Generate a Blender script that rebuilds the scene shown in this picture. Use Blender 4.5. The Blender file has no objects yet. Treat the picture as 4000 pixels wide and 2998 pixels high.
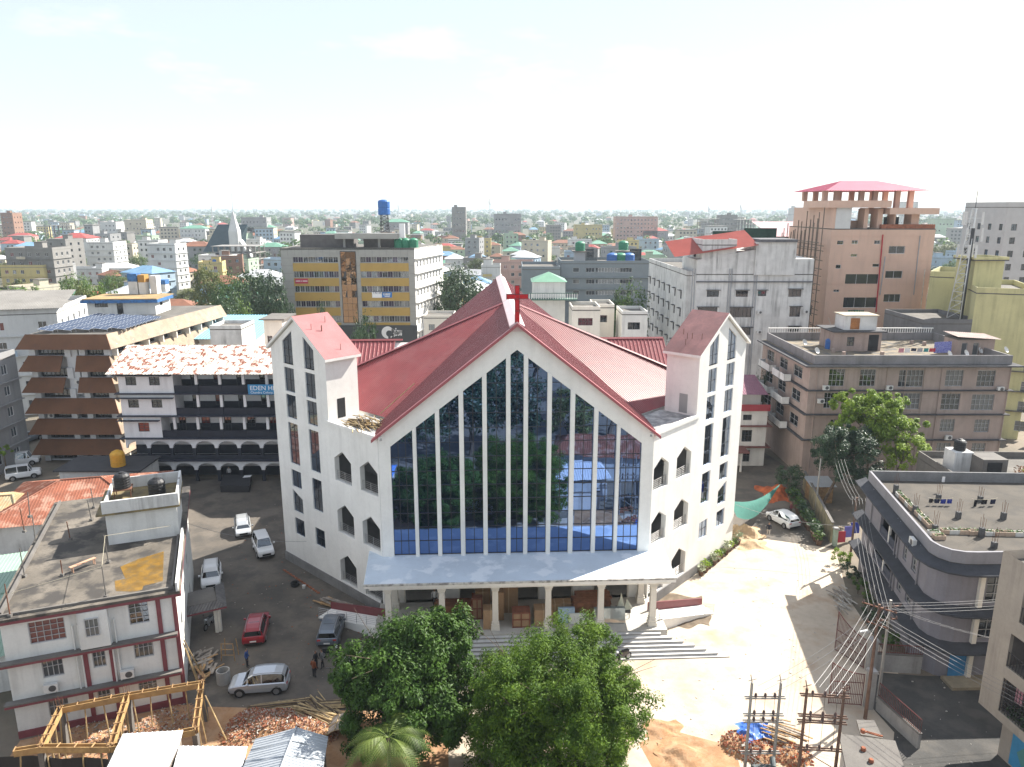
import bpy, math, random
from mathutils import Vector as V
R = math.radians
random.seed(7)
sc = bpy.context.scene
# ------------------------------------------------------------------ camera
F, HOR, CH = 2900.0, 812.0, 35.0            # focal length in photo pixels, horizon row, height in metres
PIT = math.atan((1499 - HOR) / F)
cd = bpy.data.cameras.new('camera'); cam = bpy.data.objects.new('camera', cd)
sc.collection.objects.link(cam); sc.camera = cam
cam.location = (0, 0, CH); cam.rotation_euler = (math.pi/2 - PIT, 0, 0)
cd.sensor_width = 36; cd.lens = 36 * F / 4000; cd.clip_end = 40000; cd.clip_start = 0.5
# ------------------------------------------------------------------ sky and sun
HAZE = 0.00017                      # density of the hazy air
SAZ, SEL = math.atan2(0.812, 0.583), R(41.5)      # sun azimuth measured from +Y towards +X
w = bpy.data.worlds.new('World'); sc.world = w; w.use_nodes = True
nt = w.node_tree; nt.nodes.clear()
out = nt.nodes.new('ShaderNodeOutputWorld'); bg = nt.nodes.new('ShaderNodeBackground')
sky = nt.nodes.new('ShaderNodeTexSky'); sky.sky_type = 'NISHITA'; sky.sun_disc = False
sky.sun_elevation = SEL; sky.sun_rotation = SAZ
sky.air_density = 1.0; sky.dust_density = 0.45; sky.ozone_density = 2.0; sky.altitude = 200
bg.inputs[1].default_value = 0.064
tc = nt.nodes.new('ShaderNodeTexCoord'); mp = nt.nodes.new('ShaderNodeMapping'); mp.inputs['Scale'].default_value = (1.6, 1.6, 5.5)
nz = nt.nodes.new('ShaderNodeTexNoise'); nz.inputs['Scale'].default_value = 2.6; nz.inputs['Detail'].default_value = 8; nz.inputs['Roughness'].default_value = 0.6
cr = nt.nodes.new('ShaderNodeValToRGB'); cr.color_ramp.elements[0].position = 0.53; cr.color_ramp.elements[1].position = 0.74
cr.color_ramp.elements[0].color = (0.44, 0.44, 0.44, 1); cr.color_ramp.elements[1].color = (0.74, 0.74, 0.74, 1)
mx = nt.nodes.new('ShaderNodeMix'); mx.data_type = 'RGBA'; mx.inputs['B'].default_value = (9.2, 9.5, 9.9, 1)
L = nt.links
L.new(tc.outputs['Generated'], mp.inputs['Vector']); L.new(mp.outputs[0], nz.inputs['Vector']); L.new(nz.outputs['Fac'], cr.inputs[0])
L.new(cr.outputs[0], mx.inputs['Factor']); L.new(sky.outputs[0], mx.inputs['A']); L.new(mx.outputs['Result'], bg.inputs[0]); L.new(bg.outputs[0], out.inputs[0])
sd = bpy.data.lights.new('sun', 'SUN'); sd.energy = 5.0; sd.angle = R(0.53); sd.color = (1.0, 0.945, 0.86)
sun = bpy.data.objects.new('sun', sd); sc.collection.objects.link(sun); sun.location = (60, 40, 120)
SD = V((math.sin(SAZ)*math.cos(SEL), math.cos(SAZ)*math.cos(SEL), math.sin(SEL)))
sun.rotation_euler = SD.to_track_quat('Z', 'Y').to_euler()
vs = sc.view_settings; vs.view_transform = 'Standard'; vs.look = 'None'; vs.exposure = 1.3; vs.gamma = 1.0; vs.use_curve_mapping = False
sc.cycles.max_bounces = 6; sc.cycles.diffuse_bounces = 3; sc.cycles.glossy_bounces = 3; sc.cycles.transmission_bounces = 4
sc.cycles.volume_bounces = 0; sc.cycles.transparent_max_bounces = 8
# ------------------------------------------------------------------ pixels to places
cP, sP = math.cos(PIT), math.sin(PIT)
def ray(px, py):
    u = (px-2000)/F; v = -(py-1499)/F
    return V((u, cP+v*sP, -sP+v*cP))
def gz(px, py, z=0.0):
    d = ray(px, py); t = (z-CH)/d.z; return V((d.x*t, d.y*t, z))
def gy(px, py, y):
    d = ray(px, py); t = y/d.y; return V((d.x*t, y, CH+d.z*t))
def pr(p):
    q = V(p)-V((0, 0, CH)); zz = q.y*cP-q.z*sP; yy = q.y*sP+q.z*cP
    return 2000+F*q.x/zz, 1499-F*yy/zz
# ------------------------------------------------------------------ materials
MATS = {}
def mat(name, col, rough=0.8, var=0.12, scale=0.6, col2=None, amt=0.0, streak=0.0, bump=0.0, metal=0.0, spec=0.5, contrast=(0.45, 0.62), fine=6.0, bscale=12.0, dirt=(0.06, 0.055, 0.05), coat=0.0):
    """procedural surface: base colour with soft variation, optional second colour in patches (amt) and rain streaks"""
    if name in MATS: return MATS[name]
    m = bpy.data.materials.new(name); m.use_nodes = True; n = m.node_tree; N = n.nodes; K = n.links
    b = N['Principled BSDF']; b.inputs['Roughness'].default_value = rough; b.inputs['Metallic'].default_value = metal
    b.inputs['Specular IOR Level'].default_value = spec
    if coat: b.inputs['Coat Weight'].default_value = coat; b.inputs['Coat Roughness'].default_value = 0.08
    g = N.new('ShaderNodeNewGeometry')
    def noise(s, detail=5, vec=None, rgh=0.55):
        t = N.new('ShaderNodeTexNoise'); t.inputs['Scale'].default_value = s; t.inputs['Detail'].default_value = detail; t.inputs['Roughness'].default_value = rgh
        K.new(vec or g.outputs['Position'], t.inputs['Vector']); return t.outputs['Fac']
    def ramp(f, a, bb):
        r = N.new('ShaderNodeMapRange'); r.inputs['From Min'].default_value = a; r.inputs['From Max'].default_value = bb; K.new(f, r.inputs['Value']); return r.outputs[0]
    def mix(f, A, B, mode='MIX'):
        x = N.new('ShaderNodeMix'); x.data_type = 'RGBA'; x.blend_type = mode
        for k, val in (('Factor', f), ('A', A), ('B', B)):
            if isinstance(val, (tuple, list)): x.inputs[k].default_value = (*val[:3], 1)
            elif isinstance(val, (int, float)): x.inputs[k].default_value = val
            else: K.new(val, x.inputs[k])
        return x.outputs['Result']
    def mul(a, c):
        x = N.new('ShaderNodeMath'); x.operation = 'MULTIPLY'
        for i, val in enumerate((a, c)):
            if isinstance(val, (int, float)): x.inputs[i].default_value = val
            else: K.new(val, x.inputs[i])
        return x.outputs[0]
    lo = tuple(c*(1-var*1.6) for c in col); hi = tuple(min(1, c*(1+var)) for c in col)
    c = mix(ramp(noise(scale), 0.3, 0.7), lo, hi)
    c = mix(mul(ramp(noise(fine, 3), 0.45, 0.75), var*2.2), c, tuple(x*0.55 for x in col))
    if amt: c = mix(mul(ramp(noise(scale*1.7+0.13, 7), *contrast), amt), c, col2)
    if streak:
        mpn = N.new('ShaderNodeMapping'); mpn.inputs['Scale'].default_value = (1.6, 1.6, 0.10); K.new(g.outputs['Position'], mpn.inputs['Vector'])
        f = mul(ramp(noise(1.0, 5, mpn.outputs[0]), 0.48, 0.72), ramp(noise(0.35, 4), 0.35, 0.65))
        c = mix(mul(f, streak), c, dirt)
    K.new(c, b.inputs['Base Color'])
    if bump:
        bp = N.new('ShaderNodeBump'); bp.inputs['Strength'].default_value = bump; bp.inputs['Distance'].default_value = 0.03
        K.new(noise(bscale, 4), bp.inputs['Height']); K.new(bp.outputs[0], b.inputs['Normal'])
    MATS[name] = m; return m
def glassmat(name, tint=(0.02, 0.03, 0.05), refl=(0.5, 0.6, 0.75), mixf=0.55, rough=0.02, wob=0.0, wscale=0.5):
    """mirror-like window glass over a dark room"""
    if name in MATS: return MATS[name]
    m = bpy.data.materials.new(name); m.use_nodes = True; n = m.node_tree; N = n.nodes; K = n.links; N.remove(N['Principled BSDF'])
    o = N['Material Output']; d = N.new('ShaderNodeBsdfDiffuse'); d.inputs[0].default_value = (*tint, 1)
    gl = N.new('ShaderNodeBsdfGlossy'); gl.inputs[0].default_value = (*refl, 1); gl.inputs['Roughness'].default_value = rough
    lw = N.new('ShaderNodeLayerWeight'); lw.inputs[0].default_value = 0.3
    mr = N.new('ShaderNodeMapRange'); mr.inputs['To Min'].default_value = mixf; mr.inputs['To Max'].default_value = 1.0
    ms = N.new('ShaderNodeMixShader'); K.new(lw.outputs['Fresnel'], mr.inputs['Value']); K.new(mr.outputs[0], ms.inputs[0]); K.new(d.outputs[0], ms.inputs[1]); K.new(gl.outputs[0], ms.inputs[2]); K.new(ms.outputs[0], o.inputs[0])
    if wob:
        g = N.new('ShaderNodeNewGeometry'); t = N.new('ShaderNodeTexNoise'); t.inputs['Scale'].default_value = wscale; t.inputs['Detail'].default_value = 2
        K.new(g.outputs['Position'], t.inputs['Vector']); bp = N.new('ShaderNodeBump'); bp.inputs['Strength'].default_value = wob; bp.inputs['Distance'].default_value = 0.05
        K.new(t.outputs['Fac'], bp.inputs['Height']); K.new(bp.outputs[0], gl.inputs['Normal'])
    MATS[name] = m; return m
# ------------------------------------------------------------------ mesh building
COL = sc.collection.objects
ROOT = {}                                          # object -> world origin that its mesh data is relative to
def thing(name, label, cat, loc, group=None, rz=0.0):
    o = bpy.data.objects.new(name, None); COL.link(o); o.empty_display_size = 0.3
    o.location = loc; o.rotation_euler = (0, 0, rz); o['label'] = label; o['category'] = cat
    if group: o['group'] = group
    ROOT[o] = V(loc); return o
def tag(o, label=None, cat=None, group=None, kind=None):
    for k, v in (('label', label), ('category', cat), ('group', group), ('kind', kind)):
        if v: o[k] = v
    return o
class MB:
    def __init__(s): s.v = []; s.f = []; s.smooth = False
    def poly(s, pts):
        i = len(s.v); s.v += [tuple(p) for p in pts]; s.f.append(tuple(range(i, i+len(pts)))); return s
    def box(s, o, a, b, c):
        o, a, b, c = V(o), V(a), V(b), V(c); i = len(s.v)
        s.v += [tuple(o+x) for x in (V(), a, a+b, b, c, a+c, a+b+c, b+c)]
        s.f += [(i, i+3, i+2, i+1), (i+4, i+5, i+6, i+7), (i, i+1, i+5, i+4), (i+1, i+2, i+6, i+5), (i+2, i+3, i+7, i+6), (i+3, i, i+4, i+7)]; return s
    def ab(s, x0, x1, y0, y1, z0, z1): return s.box((x0, y0, z0), (x1-x0, 0, 0), (0, y1-y0, 0), (0, 0, z1-z0))
    def prism(s, pts, ext):
        pts = [V(p) for p in pts]; e = V(ext); n = len(pts); i = len(s.v)
        s.v += [tuple(p) for p in pts] + [tuple(p+e) for p in pts]
        s.f += [tuple(range(i+n-1, i-1, -1)), tuple(range(i+n, i+2*n))] + [(i+k, i+(k+1) % n, i+n+(k+1) % n, i+n+k) for k in range(n)]; return s
    def tube(s, p, q, r, n=6, r2=None, cap=True):
        p, q = V(p), V(q); d = (q-p).normalized(); a = d.orthogonal().normalized(); b = d.cross(a); i = len(s.v); r2 = r if r2 is None else r2
        for c, rr in ((p, r), (q, r2)):
            s.v += [tuple(c+(a*math.cos(2*math.pi*k/n)+b*math.sin(2*math.pi*k/n))*rr) for k in range(n)]
        s.f += [(i+k, i+(k+1) % n, i+n+(k+1) % n, i+n+k) for k in range(n)]
        if cap: s.f += [tuple(range(i+n-1, i-1, -1)), tuple(range(i+n, i+2*n))]
        return s
    def path(s, pts, r, n=6):
        for a, b in zip(pts, pts[1:]): s.tube(a, b, r, n, cap=False)
        return s
    def lathe(s, c, prof, n=12):
        c = V(c); i = len(s.v); m = len(prof)
        for (r, z) in prof: s.v += [(c.x+r*math.cos(2*math.pi*k/n), c.y+r*math.sin(2*math.pi*k/n), c.z+z) for k in range(n)]
        for j in range(m-1): s.f += [(i+j*n+k, i+j*n+(k+1) % n, i+(j+1)*n+(k+1) % n, i+(j+1)*n+k) for k in range(n)]
        s.f += [tuple(range(i+n-1, i-1, -1)), tuple(range(i+(m-1)*n, i+m*n))]; return s
    def build(s, name, m, parent=None, kind=None, label=None, org=None):
        me = bpy.data.meshes.new(name); o0 = V(org) if org is not None else (ROOT[parent] if parent else V())
        me.from_pydata([(a-o0.x, b-o0.y, c-o0.z) for a, b, c in s.v], [], s.f); me.materials.append(m)
        if s.smooth: me.polygons.foreach_set('use_smooth', [True]*len(me.polygons))
        o = bpy.data.objects.new(name, me); COL.link(o)
        if parent: o.parent = parent
        else: o.location = o0
        ROOT[o] = o0
        if kind: o['kind'] = kind
        if label: o['label'] = label
        return o
def inst(me, name, parent, loc, rz=0.0, scale=None):
    """another copy of shared mesh data as a part, placed in world coordinates"""
    o = bpy.data.objects.new(name, me); COL.link(o); l = V(loc)
    if parent: o.parent = parent; o.location = l-ROOT[parent]
    else: o.location = l
    o.rotation_euler = (0, 0, rz)
    if scale: o.scale = scale
    ROOT[o] = l; return o
def copy_tree(o, parent=None, loc=None, rz=None):
    c = o.copy(); COL.link(c); c.parent = parent
    if loc is not None: c.location = loc
    if rz is not None: c.rotation_euler = (0, 0, rz)
    for ch in o.children: copy_tree(ch, c)
    return c
class Fac:
    """a vertical wall plane from A to B (xy); s runs along it, d stands out of it"""
    def __init__(s, A, B, flip=False):
        s.A = V((A[0], A[1])); s.B = V((B[0], B[1])); s.e = (s.B-s.A).normalized(); s.len = (s.B-s.A).length
        s.n = V((s.e.y, -s.e.x)); s.n = -s.n if flip else s.n; s.rz = math.atan2(s.e.y, s.e.x)
        s.e3 = V((s.e.x, s.e.y, 0)); s.n3 = V((s.n.x, s.n.y, 0))
    def P(s, a, z, d=0.0):
        q = s.A+s.e*a+s.n*d; return V((q.x, q.y, z))
    def px(s, x, y):
        d = ray(x, y); det = -d.x*s.e.y+d.y*s.e.x
        t = (-s.A.x*s.e.y+s.A.y*s.e.x)/det; k = (d.x*s.A.y-d.y*s.A.x)/det
        return -k if False else ((d.x*t-s.A.x)*s.e.x+(d.y*t-s.A.y)*s.e.y), CH+t*d.z
    def rect(s, x0, y0, x1, y1):
        a, z1 = s.px(x0, y0); b, z0 = s.px(x1, y1); return (min(a, b), max(a, b), min(z0, z1), max(z0, z1))
    def box(s, mb, a0, a1, z0, z1, d0, d1): return mb.box(s.P(a0, z0, d0), s.e3*(a1-a0), s.n3*(d1-d0), (0, 0, z1-z0))
    def wall(s, mb, a0, a1, z0, z1, holes=(), rev=0.25, d=0.0, top=None):
        """front skin with real openings and their reveals"""
        S = sorted({a0, a1, *[h[0] for h in holes], *[h[1] for h in holes]}); Z = sorted({z0, z1, *[h[2] for h in holes], *[h[3] for h in holes]})
        S = [x for x in S if a0-1e-6 <= x <= a1+1e-6]; Z = [x for x in Z if z0-1e-6 <= x <= z1+1e-6]
        inh = lambda x, z: any(h[0] < x < h[1] and h[2] < z < h[3] for h in holes)
        for i in range(len(S)-1):
            run = None; xm = (S[i]+S[i+1])/2
            for j in range(len(Z)):
                hole = j == len(Z)-1 or inh(xm, (Z[j]+Z[j+1])/2)
                if not hole and run is None: run = Z[j]
                if hole and run is not None:
                    mb.poly([s.P(S[i], run, d), s.P(S[i+1], run, d), s.P(S[i+1], Z[j], d), s.P(S[i], Z[j], d)]); run = None
        for h in holes:
            a, b, c, e = h[:4]; q = d-rev
            mb.poly([s.P(a, c, d), s.P(a, c, q), s.P(a, e, q), s.P(a, e, d)]); mb.poly([s.P(b, c, d), s.P(b, c, q), s.P(b, e, q), s.P(b, e, d)])
            mb.poly([s.P(a, c, d), s.P(b, c, d), s.P(b, c, q), s.P(a, c, q)]); mb.poly([s.P(a, e, d), s.P(b, e, d), s.P(b, e, q), s.P(a, e, q)])
        return mb
WINC = {}
def window(fac, parent, h, nx=2, nz=2, rev=0.2, frame='win_frame', glass='pane_dark', bar=0.05, name='window', d=0.0, cross=False):
    """framed, barred window set back in its opening; the pane is its sub-part"""
    w_, h_ = round((h[1]-h[0])*20)/20, round((h[3]-h[2])*20)/20
    key = (w_, h_, nx, nz, frame, bar)
    if key not in WINC:
        m = MB(); t = bar
        m.ab(0, w_, -.04, .03, 0, t); m.ab(0, w_, -.04, .03, h_-t, h_); m.ab(0, t, -.04, .03, t, h_-t); m.ab(w_-t, w_, -.04, .03, t, h_-t)
        for i in range(1, nx): m.ab(w_*i/nx-t*.4, w_*i/nx+t*.4, -.035, .02, t, h_-t)
        for i in range(1, nz): m.ab(t, w_-t, -.03, .015, h_*i/nz-t*.4, h_*i/nz+t*.4)
        me = bpy.data.meshes.new(name); me.from_pydata(m.v, [], m.f); me.materials.append(MATS[frame]); WINC[key] = me
    kp = (w_, h_, glass)
    if kp not in WINC:
        m = MB(); m.ab(.02, w_-.02, .04, .05, .02, h_-.02)
        me = bpy.data.meshes.new('pane'); me.from_pydata(m.v, [], m.f); me.materials.append(MATS[glass]); WINC[kp] = me
    # the frame mesh looks along -y; turn it so that -y is the wall's outward normal
    e = fac.e; flip = (e.y*fac.n.x-e.x*fac.n.y) < 0
    p = fac.P(h[1] if flip else h[0], h[2], d-rev)
    rz = fac.rz+(math.pi if flip else 0)
    wo = inst(WINC[key], name, parent, p, rz)
    po = bpy.data.objects.new('pane', WINC[kp]); COL.link(po); po.parent = wo
    return wo
def ribbed(mb, poly, down, pitch=0.25, h=0.035, ribw=0.22):
    """standing-seam sheet over a flat polygon, ribs running down the slope"""
    poly = [V(p) for p in poly]; n = V()
    for i in range(len(poly)): n += poly[i].cross(poly[(i+1) % len(poly)])
    n.normalize(); n = n if n.z > 0 else -n
    r = V(down); r = (r-n*r.dot(n)).normalized(); t = n.cross(r); o = poly[0]
    P2 = [((p-o).dot(t), (p-o).dot(r)) for p in poly]
    def rng(x):
        ys = []
        for (a, b), (c, d) in zip(P2, P2[1:]+P2[:1]):
            if abs(a-c) < 1e-9:
                if abs(a-x) < 1e-6: ys += [b, d]
            elif min(a, c)-1e-7 <= x <= max(a, c)+1e-7: ys.append(b+(d-b)*(x-a)/(c-a))
        return (min(ys), max(ys)) if ys else None
    t0, t1 = min(a for a, b in P2), max(a for a, b in P2); prof = [(0, 0), (1-ribw*1.6, 0), (1-ribw*1.25, 1), (1-ribw*.35, 1), (1, 0)]
    k = 0; prev = None
    while t0+k*pitch < t1:
        for f, hh in prof[:-1]:
            x = min(t0+(k+f)*pitch, t1-1e-4); q = rng(max(x, t0+1e-4))
            if q is None: continue
            cur = [o+t*x+r*q[0]+n*(hh*h), o+t*x+r*q[1]+n*(hh*h)]
            if prev: mb.poly([prev[0], prev[1], cur[1], cur[0]])
            prev = cur
        k += 1
    q = rng(t1-1e-4)
    if q and prev: mb.poly([prev[0], prev[1], o+t*t1+r*q[1], o+t*t1+r*q[0]])
    return mb
def text_mesh(txt, size, name, m, parent, p, rz, tilt=math.pi/2, thick=0.01, sx=1.0):
    cu = bpy.data.curves.new(name, 'FONT'); cu.body = txt; cu.size = size; cu.extrude = thick; cu.resolution_u = 2
    t = bpy.data.objects.new(name, cu); COL.link(t); dg = bpy.context.evaluated_depsgraph_get(); dg.update()
    me = bpy.data.meshes.new_from_object(t.evaluated_get(dg)); bpy.data.objects.remove(t); me.materials.clear(); me.materials.append(m)
    o = inst(me, name, parent, p, rz, (sx, 1, 1)); o.rotation_euler = (tilt, 0, rz); return o
# ------------------------------------------------------------------ shared materials
white = mat('white_plaster', (0.84, 0.825, 0.78), 0.75, 0.05, 0.4, streak=0.18, fine=3, dirt=(.30, .28, .25))
cream = mat('cream_paint', (0.72, 0.68, 0.60), 0.7, 0.05, 0.5, streak=0.2)
oldwhite = mat('weathered_white', (0.66, 0.66, 0.64), 0.85, 0.08, 0.3, streak=0.75, col2=(0.42, 0.42, 0.41), amt=0.35)
concrete = mat('concrete', (0.165, 0.153, 0.138), 0.9, 0.15, 0.35, col2=(0.11, 0.10, 0.095), amt=0.5, bump=0.3, streak=0.3)
roofslab = mat('roof_concrete', (0.15, 0.138, 0.12), 0.92, 0.2, 0.3, col2=(0.07, 0.066, 0.06), amt=0.65, bump=0.4, contrast=(0.42, 0.66))
redroof = mat('red_metal_roof', (0.245, 0.058, 0.062), 0.40, 0.10, 0.25, fine=1.5, spec=0.5, col2=(.25, .09, .09), amt=.45, streak=.25, dirt=(.12, .03, .035))
pinkslab = mat('painted_pink_slab', (0.36, 0.145, 0.145), 0.8, 0.14, 0.5, col2=(0.30, 0.13, 0.13), amt=0.5)
steel = mat('brushed_steel', (0.6, 0.6, 0.6), 0.35, 0.05, 3, metal=0.9)
darksteel = mat('dark_steel', (0.05, 0.05, 0.055), 0.5, 0.1, 3, metal=0.3)
rust = mat('rusty_steel', (0.16, 0.07, 0.04), 0.85, 0.25, 2.0)
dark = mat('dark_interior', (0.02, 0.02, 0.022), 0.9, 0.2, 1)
mat('win_frame', (0.42, 0.42, 0.42), 0.5, 0.05, 2); mat('win_dark', (0.07, 0.07, 0.075), 0.5, 0.05, 2); mat('win_white', (0.75, 0.75, 0.74), 0.5, 0.05, 2)
glassmat('pane_dark', (0.018, 0.02, 0.024), (0.55, 0.6, 0.66), 0.18, 0.03)
glassmat('pane_grey', (0.10, 0.105, 0.11), (0.6, 0.64, 0.68), 0.16, 0.05)
glassmat('pane_blue', (0.004, 0.010, 0.03), (0.26, 0.42, 0.82), 0.52, 0.004, wob=0.10, wscale=0.45)
timber = mat('raw_timber', (0.42, 0.26, 0.12), 0.85, 0.25, 2.5, col2=(0.22, 0.13, 0.07), amt=0.5)
bamboo = mat('bamboo', (0.50, 0.37, 0.19), 0.6, 0.25, 2.0, col2=(0.25, 0.18, 0.1), amt=0.4)
brick = mat('broken_brick', (0.33, 0.12, 0.065), 0.95, 0.3, 4.0)
# ================================================================== ground
TH = R(2.7); CU = V((math.cos(TH), math.sin(TH))); CW_ = V((-math.sin(TH), math.cos(TH))); C0 = V((0.42, 59.55))
def cw(u, w_, z=0.0):
    q = C0+CU*u+CW_*w_; return V((q.x, q.y, z))
mat('earth', (0.20, 0.165, 0.125), 0.95, 0.2, 0.05, col2=(0.10, 0.10, 0.075), amt=0.6, bump=0.5, fine=1.2)
mat('sandy_yard', (0.53, 0.45, 0.355), 0.95, 0.14, 0.12, col2=(0.36, 0.235, 0.145), amt=0.75, bump=0.35, fine=1.8, contrast=(0.5, 0.72))
mat('yard_concrete', (0.135, 0.115, 0.094), 0.9, 0.18, 0.15, col2=(0.065, 0.059, 0.052), amt=0.8, bump=0.35, fine=2.5, contrast=(0.45, 0.62))
mat('asphalt', (0.06, 0.058, 0.055), 0.93, 0.18, 0.3, col2=(0.11, 0.10, 0.088), amt=0.5, bump=0.4)
mat('clay', (0.36, 0.20, 0.10), 0.95, 0.18, 0.6, col2=(0.46, 0.31, 0.19), amt=0.5, bump=0.5)
m = MB(); m.poly([(-14000, -600, 0), (14000, -600, 0), (14000, 20000, 0), (-14000, 20000, 0)])
tag(m.build('ground', MATS['earth']), kind='structure')
def sheet(name, matn, pts, z, label=None):
    m = MB(); n = len(pts); m.prism([(p[0], p[1], z-0.003) for p in pts], (0, 0, 0.003)); return tag(m.build(name, MATS[matn]), label, kind='structure')
sheet('churchyard', 'sandy_yard', [(-4, 40), (24, 40), (29.5, 47.5), (31, 62), (34, 72), (30, 76), (24, 78), (10, 70), (-6, 60)], 0.008)
sheet('forecourt', 'yard_concrete', [(-30, 47), (-4, 46), (-4, 60.2), (-14, 70), (-24, 77), (-24, 93), (-50, 93), (-50, 70), (-31, 62)], 0.012)
sheet('side_lane', 'yard_concrete', [(23, 76.1), (34.2, 72.1), (36, 78), (39, 92), (36, 110), (24, 110), (22, 84)], 0.016)
sheet('road', 'asphalt', [(22.5, 28), (60, 28), (60, 50.3), (31.6, 50.3), (28, 50.8), (27.6, 50), (25.9, 46.6), (26.2, 44), (24.5, 41)], 0.012)
# ================================================================== the church
bluecan = mat('canopy_cement', (0.56, 0.64, 0.72), 0.7, 0.08, 0.25, col2=(0.74, 0.79, 0.84), amt=0.8, fine=2, contrast=(0.52, 0.6))
stonestep = mat('step_marble', (0.55, 0.54, 0.52), 0.55, 0.08, 1.0)
nosing = mat('step_nosing', (0.17, 0.165, 0.16), 0.6, 0.1, 1.0)
plinthm = mat('plinth_cement', (0.22, 0.215, 0.21), 0.95, 0.15, 0.6, streak=0.4, bump=0.3)
maroon = mat('maroon_tile', (0.16, 0.035, 0.04), 0.5, 0.1, 1.5)
redglass = mat('red_acrylic', (0.55, 0.008, 0.02), 0.25, 0.15, 2.0)
church = thing('church', 'white church with red metal roofs, twin gabled towers and a tall glazed gable front', 'church', cw(0, 10))
HW, ZE, ZA, SL = 11.6, 16.5, 25.75, 0.797
ff = Fac(cw(0, 0).xy, cw(1, 0).xy)
gl_top = lambda u: 23.72-0.768*abs(u)
# gable front: piers, band over the glass, fins
bays = [(-10.61, -8.73), (-8.43, -6.82), (-6.47, -4.84), (-4.46, -2.89), (-2.52, -.91), (-.55, .55), (.91, 2.52), (2.89, 4.46), (4.84, 6.47), (6.82, 8.43), (8.73, 10.61)]
m = MB(); D = 0.7
out_z = lambda u: ZA-SL*abs(u)
for sg in (-1, 1):
    pts = [(sg*HW, 5.2), (sg*10.61, 5.2), (sg*10.61, gl_top(10.61)), (sg*10.61, out_z(10.61)), (sg*HW, out_z(HW))]
    m.prism([ff.P(a, z, 0) for a, z in pts], -ff.n3*D)
    m.prism([ff.P(a, z, 0) for a, z in [(sg*10.61, gl_top(10.61)), (0, gl_top(0)), (0, ZA), (sg*10.61, out_z(10.61))]], -ff.n3*D)
m.build('gable_wall', white, church)
for a, b in zip(bays, bays[1:]):
    u0, u1 = a[1], b[0]; m = MB()
    m.prism([ff.P(x, z, 0.10) for x, z in [(u0, 5.62), (u1, 5.62), (u1, gl_top(u1)+0.05), (u0, gl_top(u0)+0.05)]], -ff.n3*0.5)
    m.build('fin', white, church)
# dark glazing frame, and every pane on its own
m = MB(); rows = [5.66+1.27*k for k in range(16)]
for (u0, u1) in bays:
    n = 3 if abs(u0) > 8.6 and abs(u1) > 8.6 else 2
    for k in range(n+1):
        x = u0+(u1-u0)*k/n; ff.box(m, x-.025, x+.025, 5.62, gl_top(x), -.34, -.25)
    for z in rows:
        cut = [x for x in (u0, u1)]
        if z < gl_top(max(abs(u0), abs(u1))): ff.box(m, u0, u1, z-.025, z+.025, -.335, -.245)
        elif z < gl_top(min(abs(u0), abs(u1)) if u0*u1 > 0 else 0):
            x = (23.72-z)/0.768
            a, b = (max(u0, -x), min(u1, x)); ff.box(m, a, b, z-.025, z+.025, -.335, -.245)
fr = m.build('glazing_frame', darksteel, church)
for (u0, u1) in bays:
    n = 3 if abs(u0) > 8.6 and abs(u1) > 8.6 else 2
    for k in range(n):
        a, b = u0+(u1-u0)*k/n, u0+(u1-u0)*(k+1)/n
        for z in rows:
            za, zb = gl_top(a), gl_top(b); zt = z+1.27
            if z >= max(za, zb)-.02: continue
            pts = [(a, z), (b, z)]
            if zb > z: pts = [(a, z), (b, z), (b, min(zt, zb))] if za > z else [((23.72-z)/0.768*(1 if a > 0 else -1), z), (b, z), (b, min(zt, zb))]
            else: pts = [(a, z), ((23.72-z)/0.768*(1 if b > 0 else -1), z)]
            if min(za, zb) < zt < max(za, zb): pts.append(((23.72-zt)/0.768*(1 if a+b > 0 else -1), zt))
            if za > z: pts.append((a, min(zt, za)))
            q = [ff.P(x, y, -.30) for x, y in pts]; c = sum(q, V())/len(q)
            ta, tb = random.gauss(0, .0011), random.gauss(0, .0011)
            q = [p+ff.n3*((p-c).dot(ff.e3)*ta+(p.z-c.z)*tb) for p in q]
            m = MB(); m.poly(q); m.build('pane', MATS['pane_blue'], church)
# inner lining behind the glass
m = MB(); m.poly([ff.P(-HW, 5, -2), ff.P(HW, 5, -2), ff.P(HW, 16, -2), ff.P(0, 25, -2), ff.P(-HW, 16, -2)]); m.build('inner_wall', dark, church)
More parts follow.
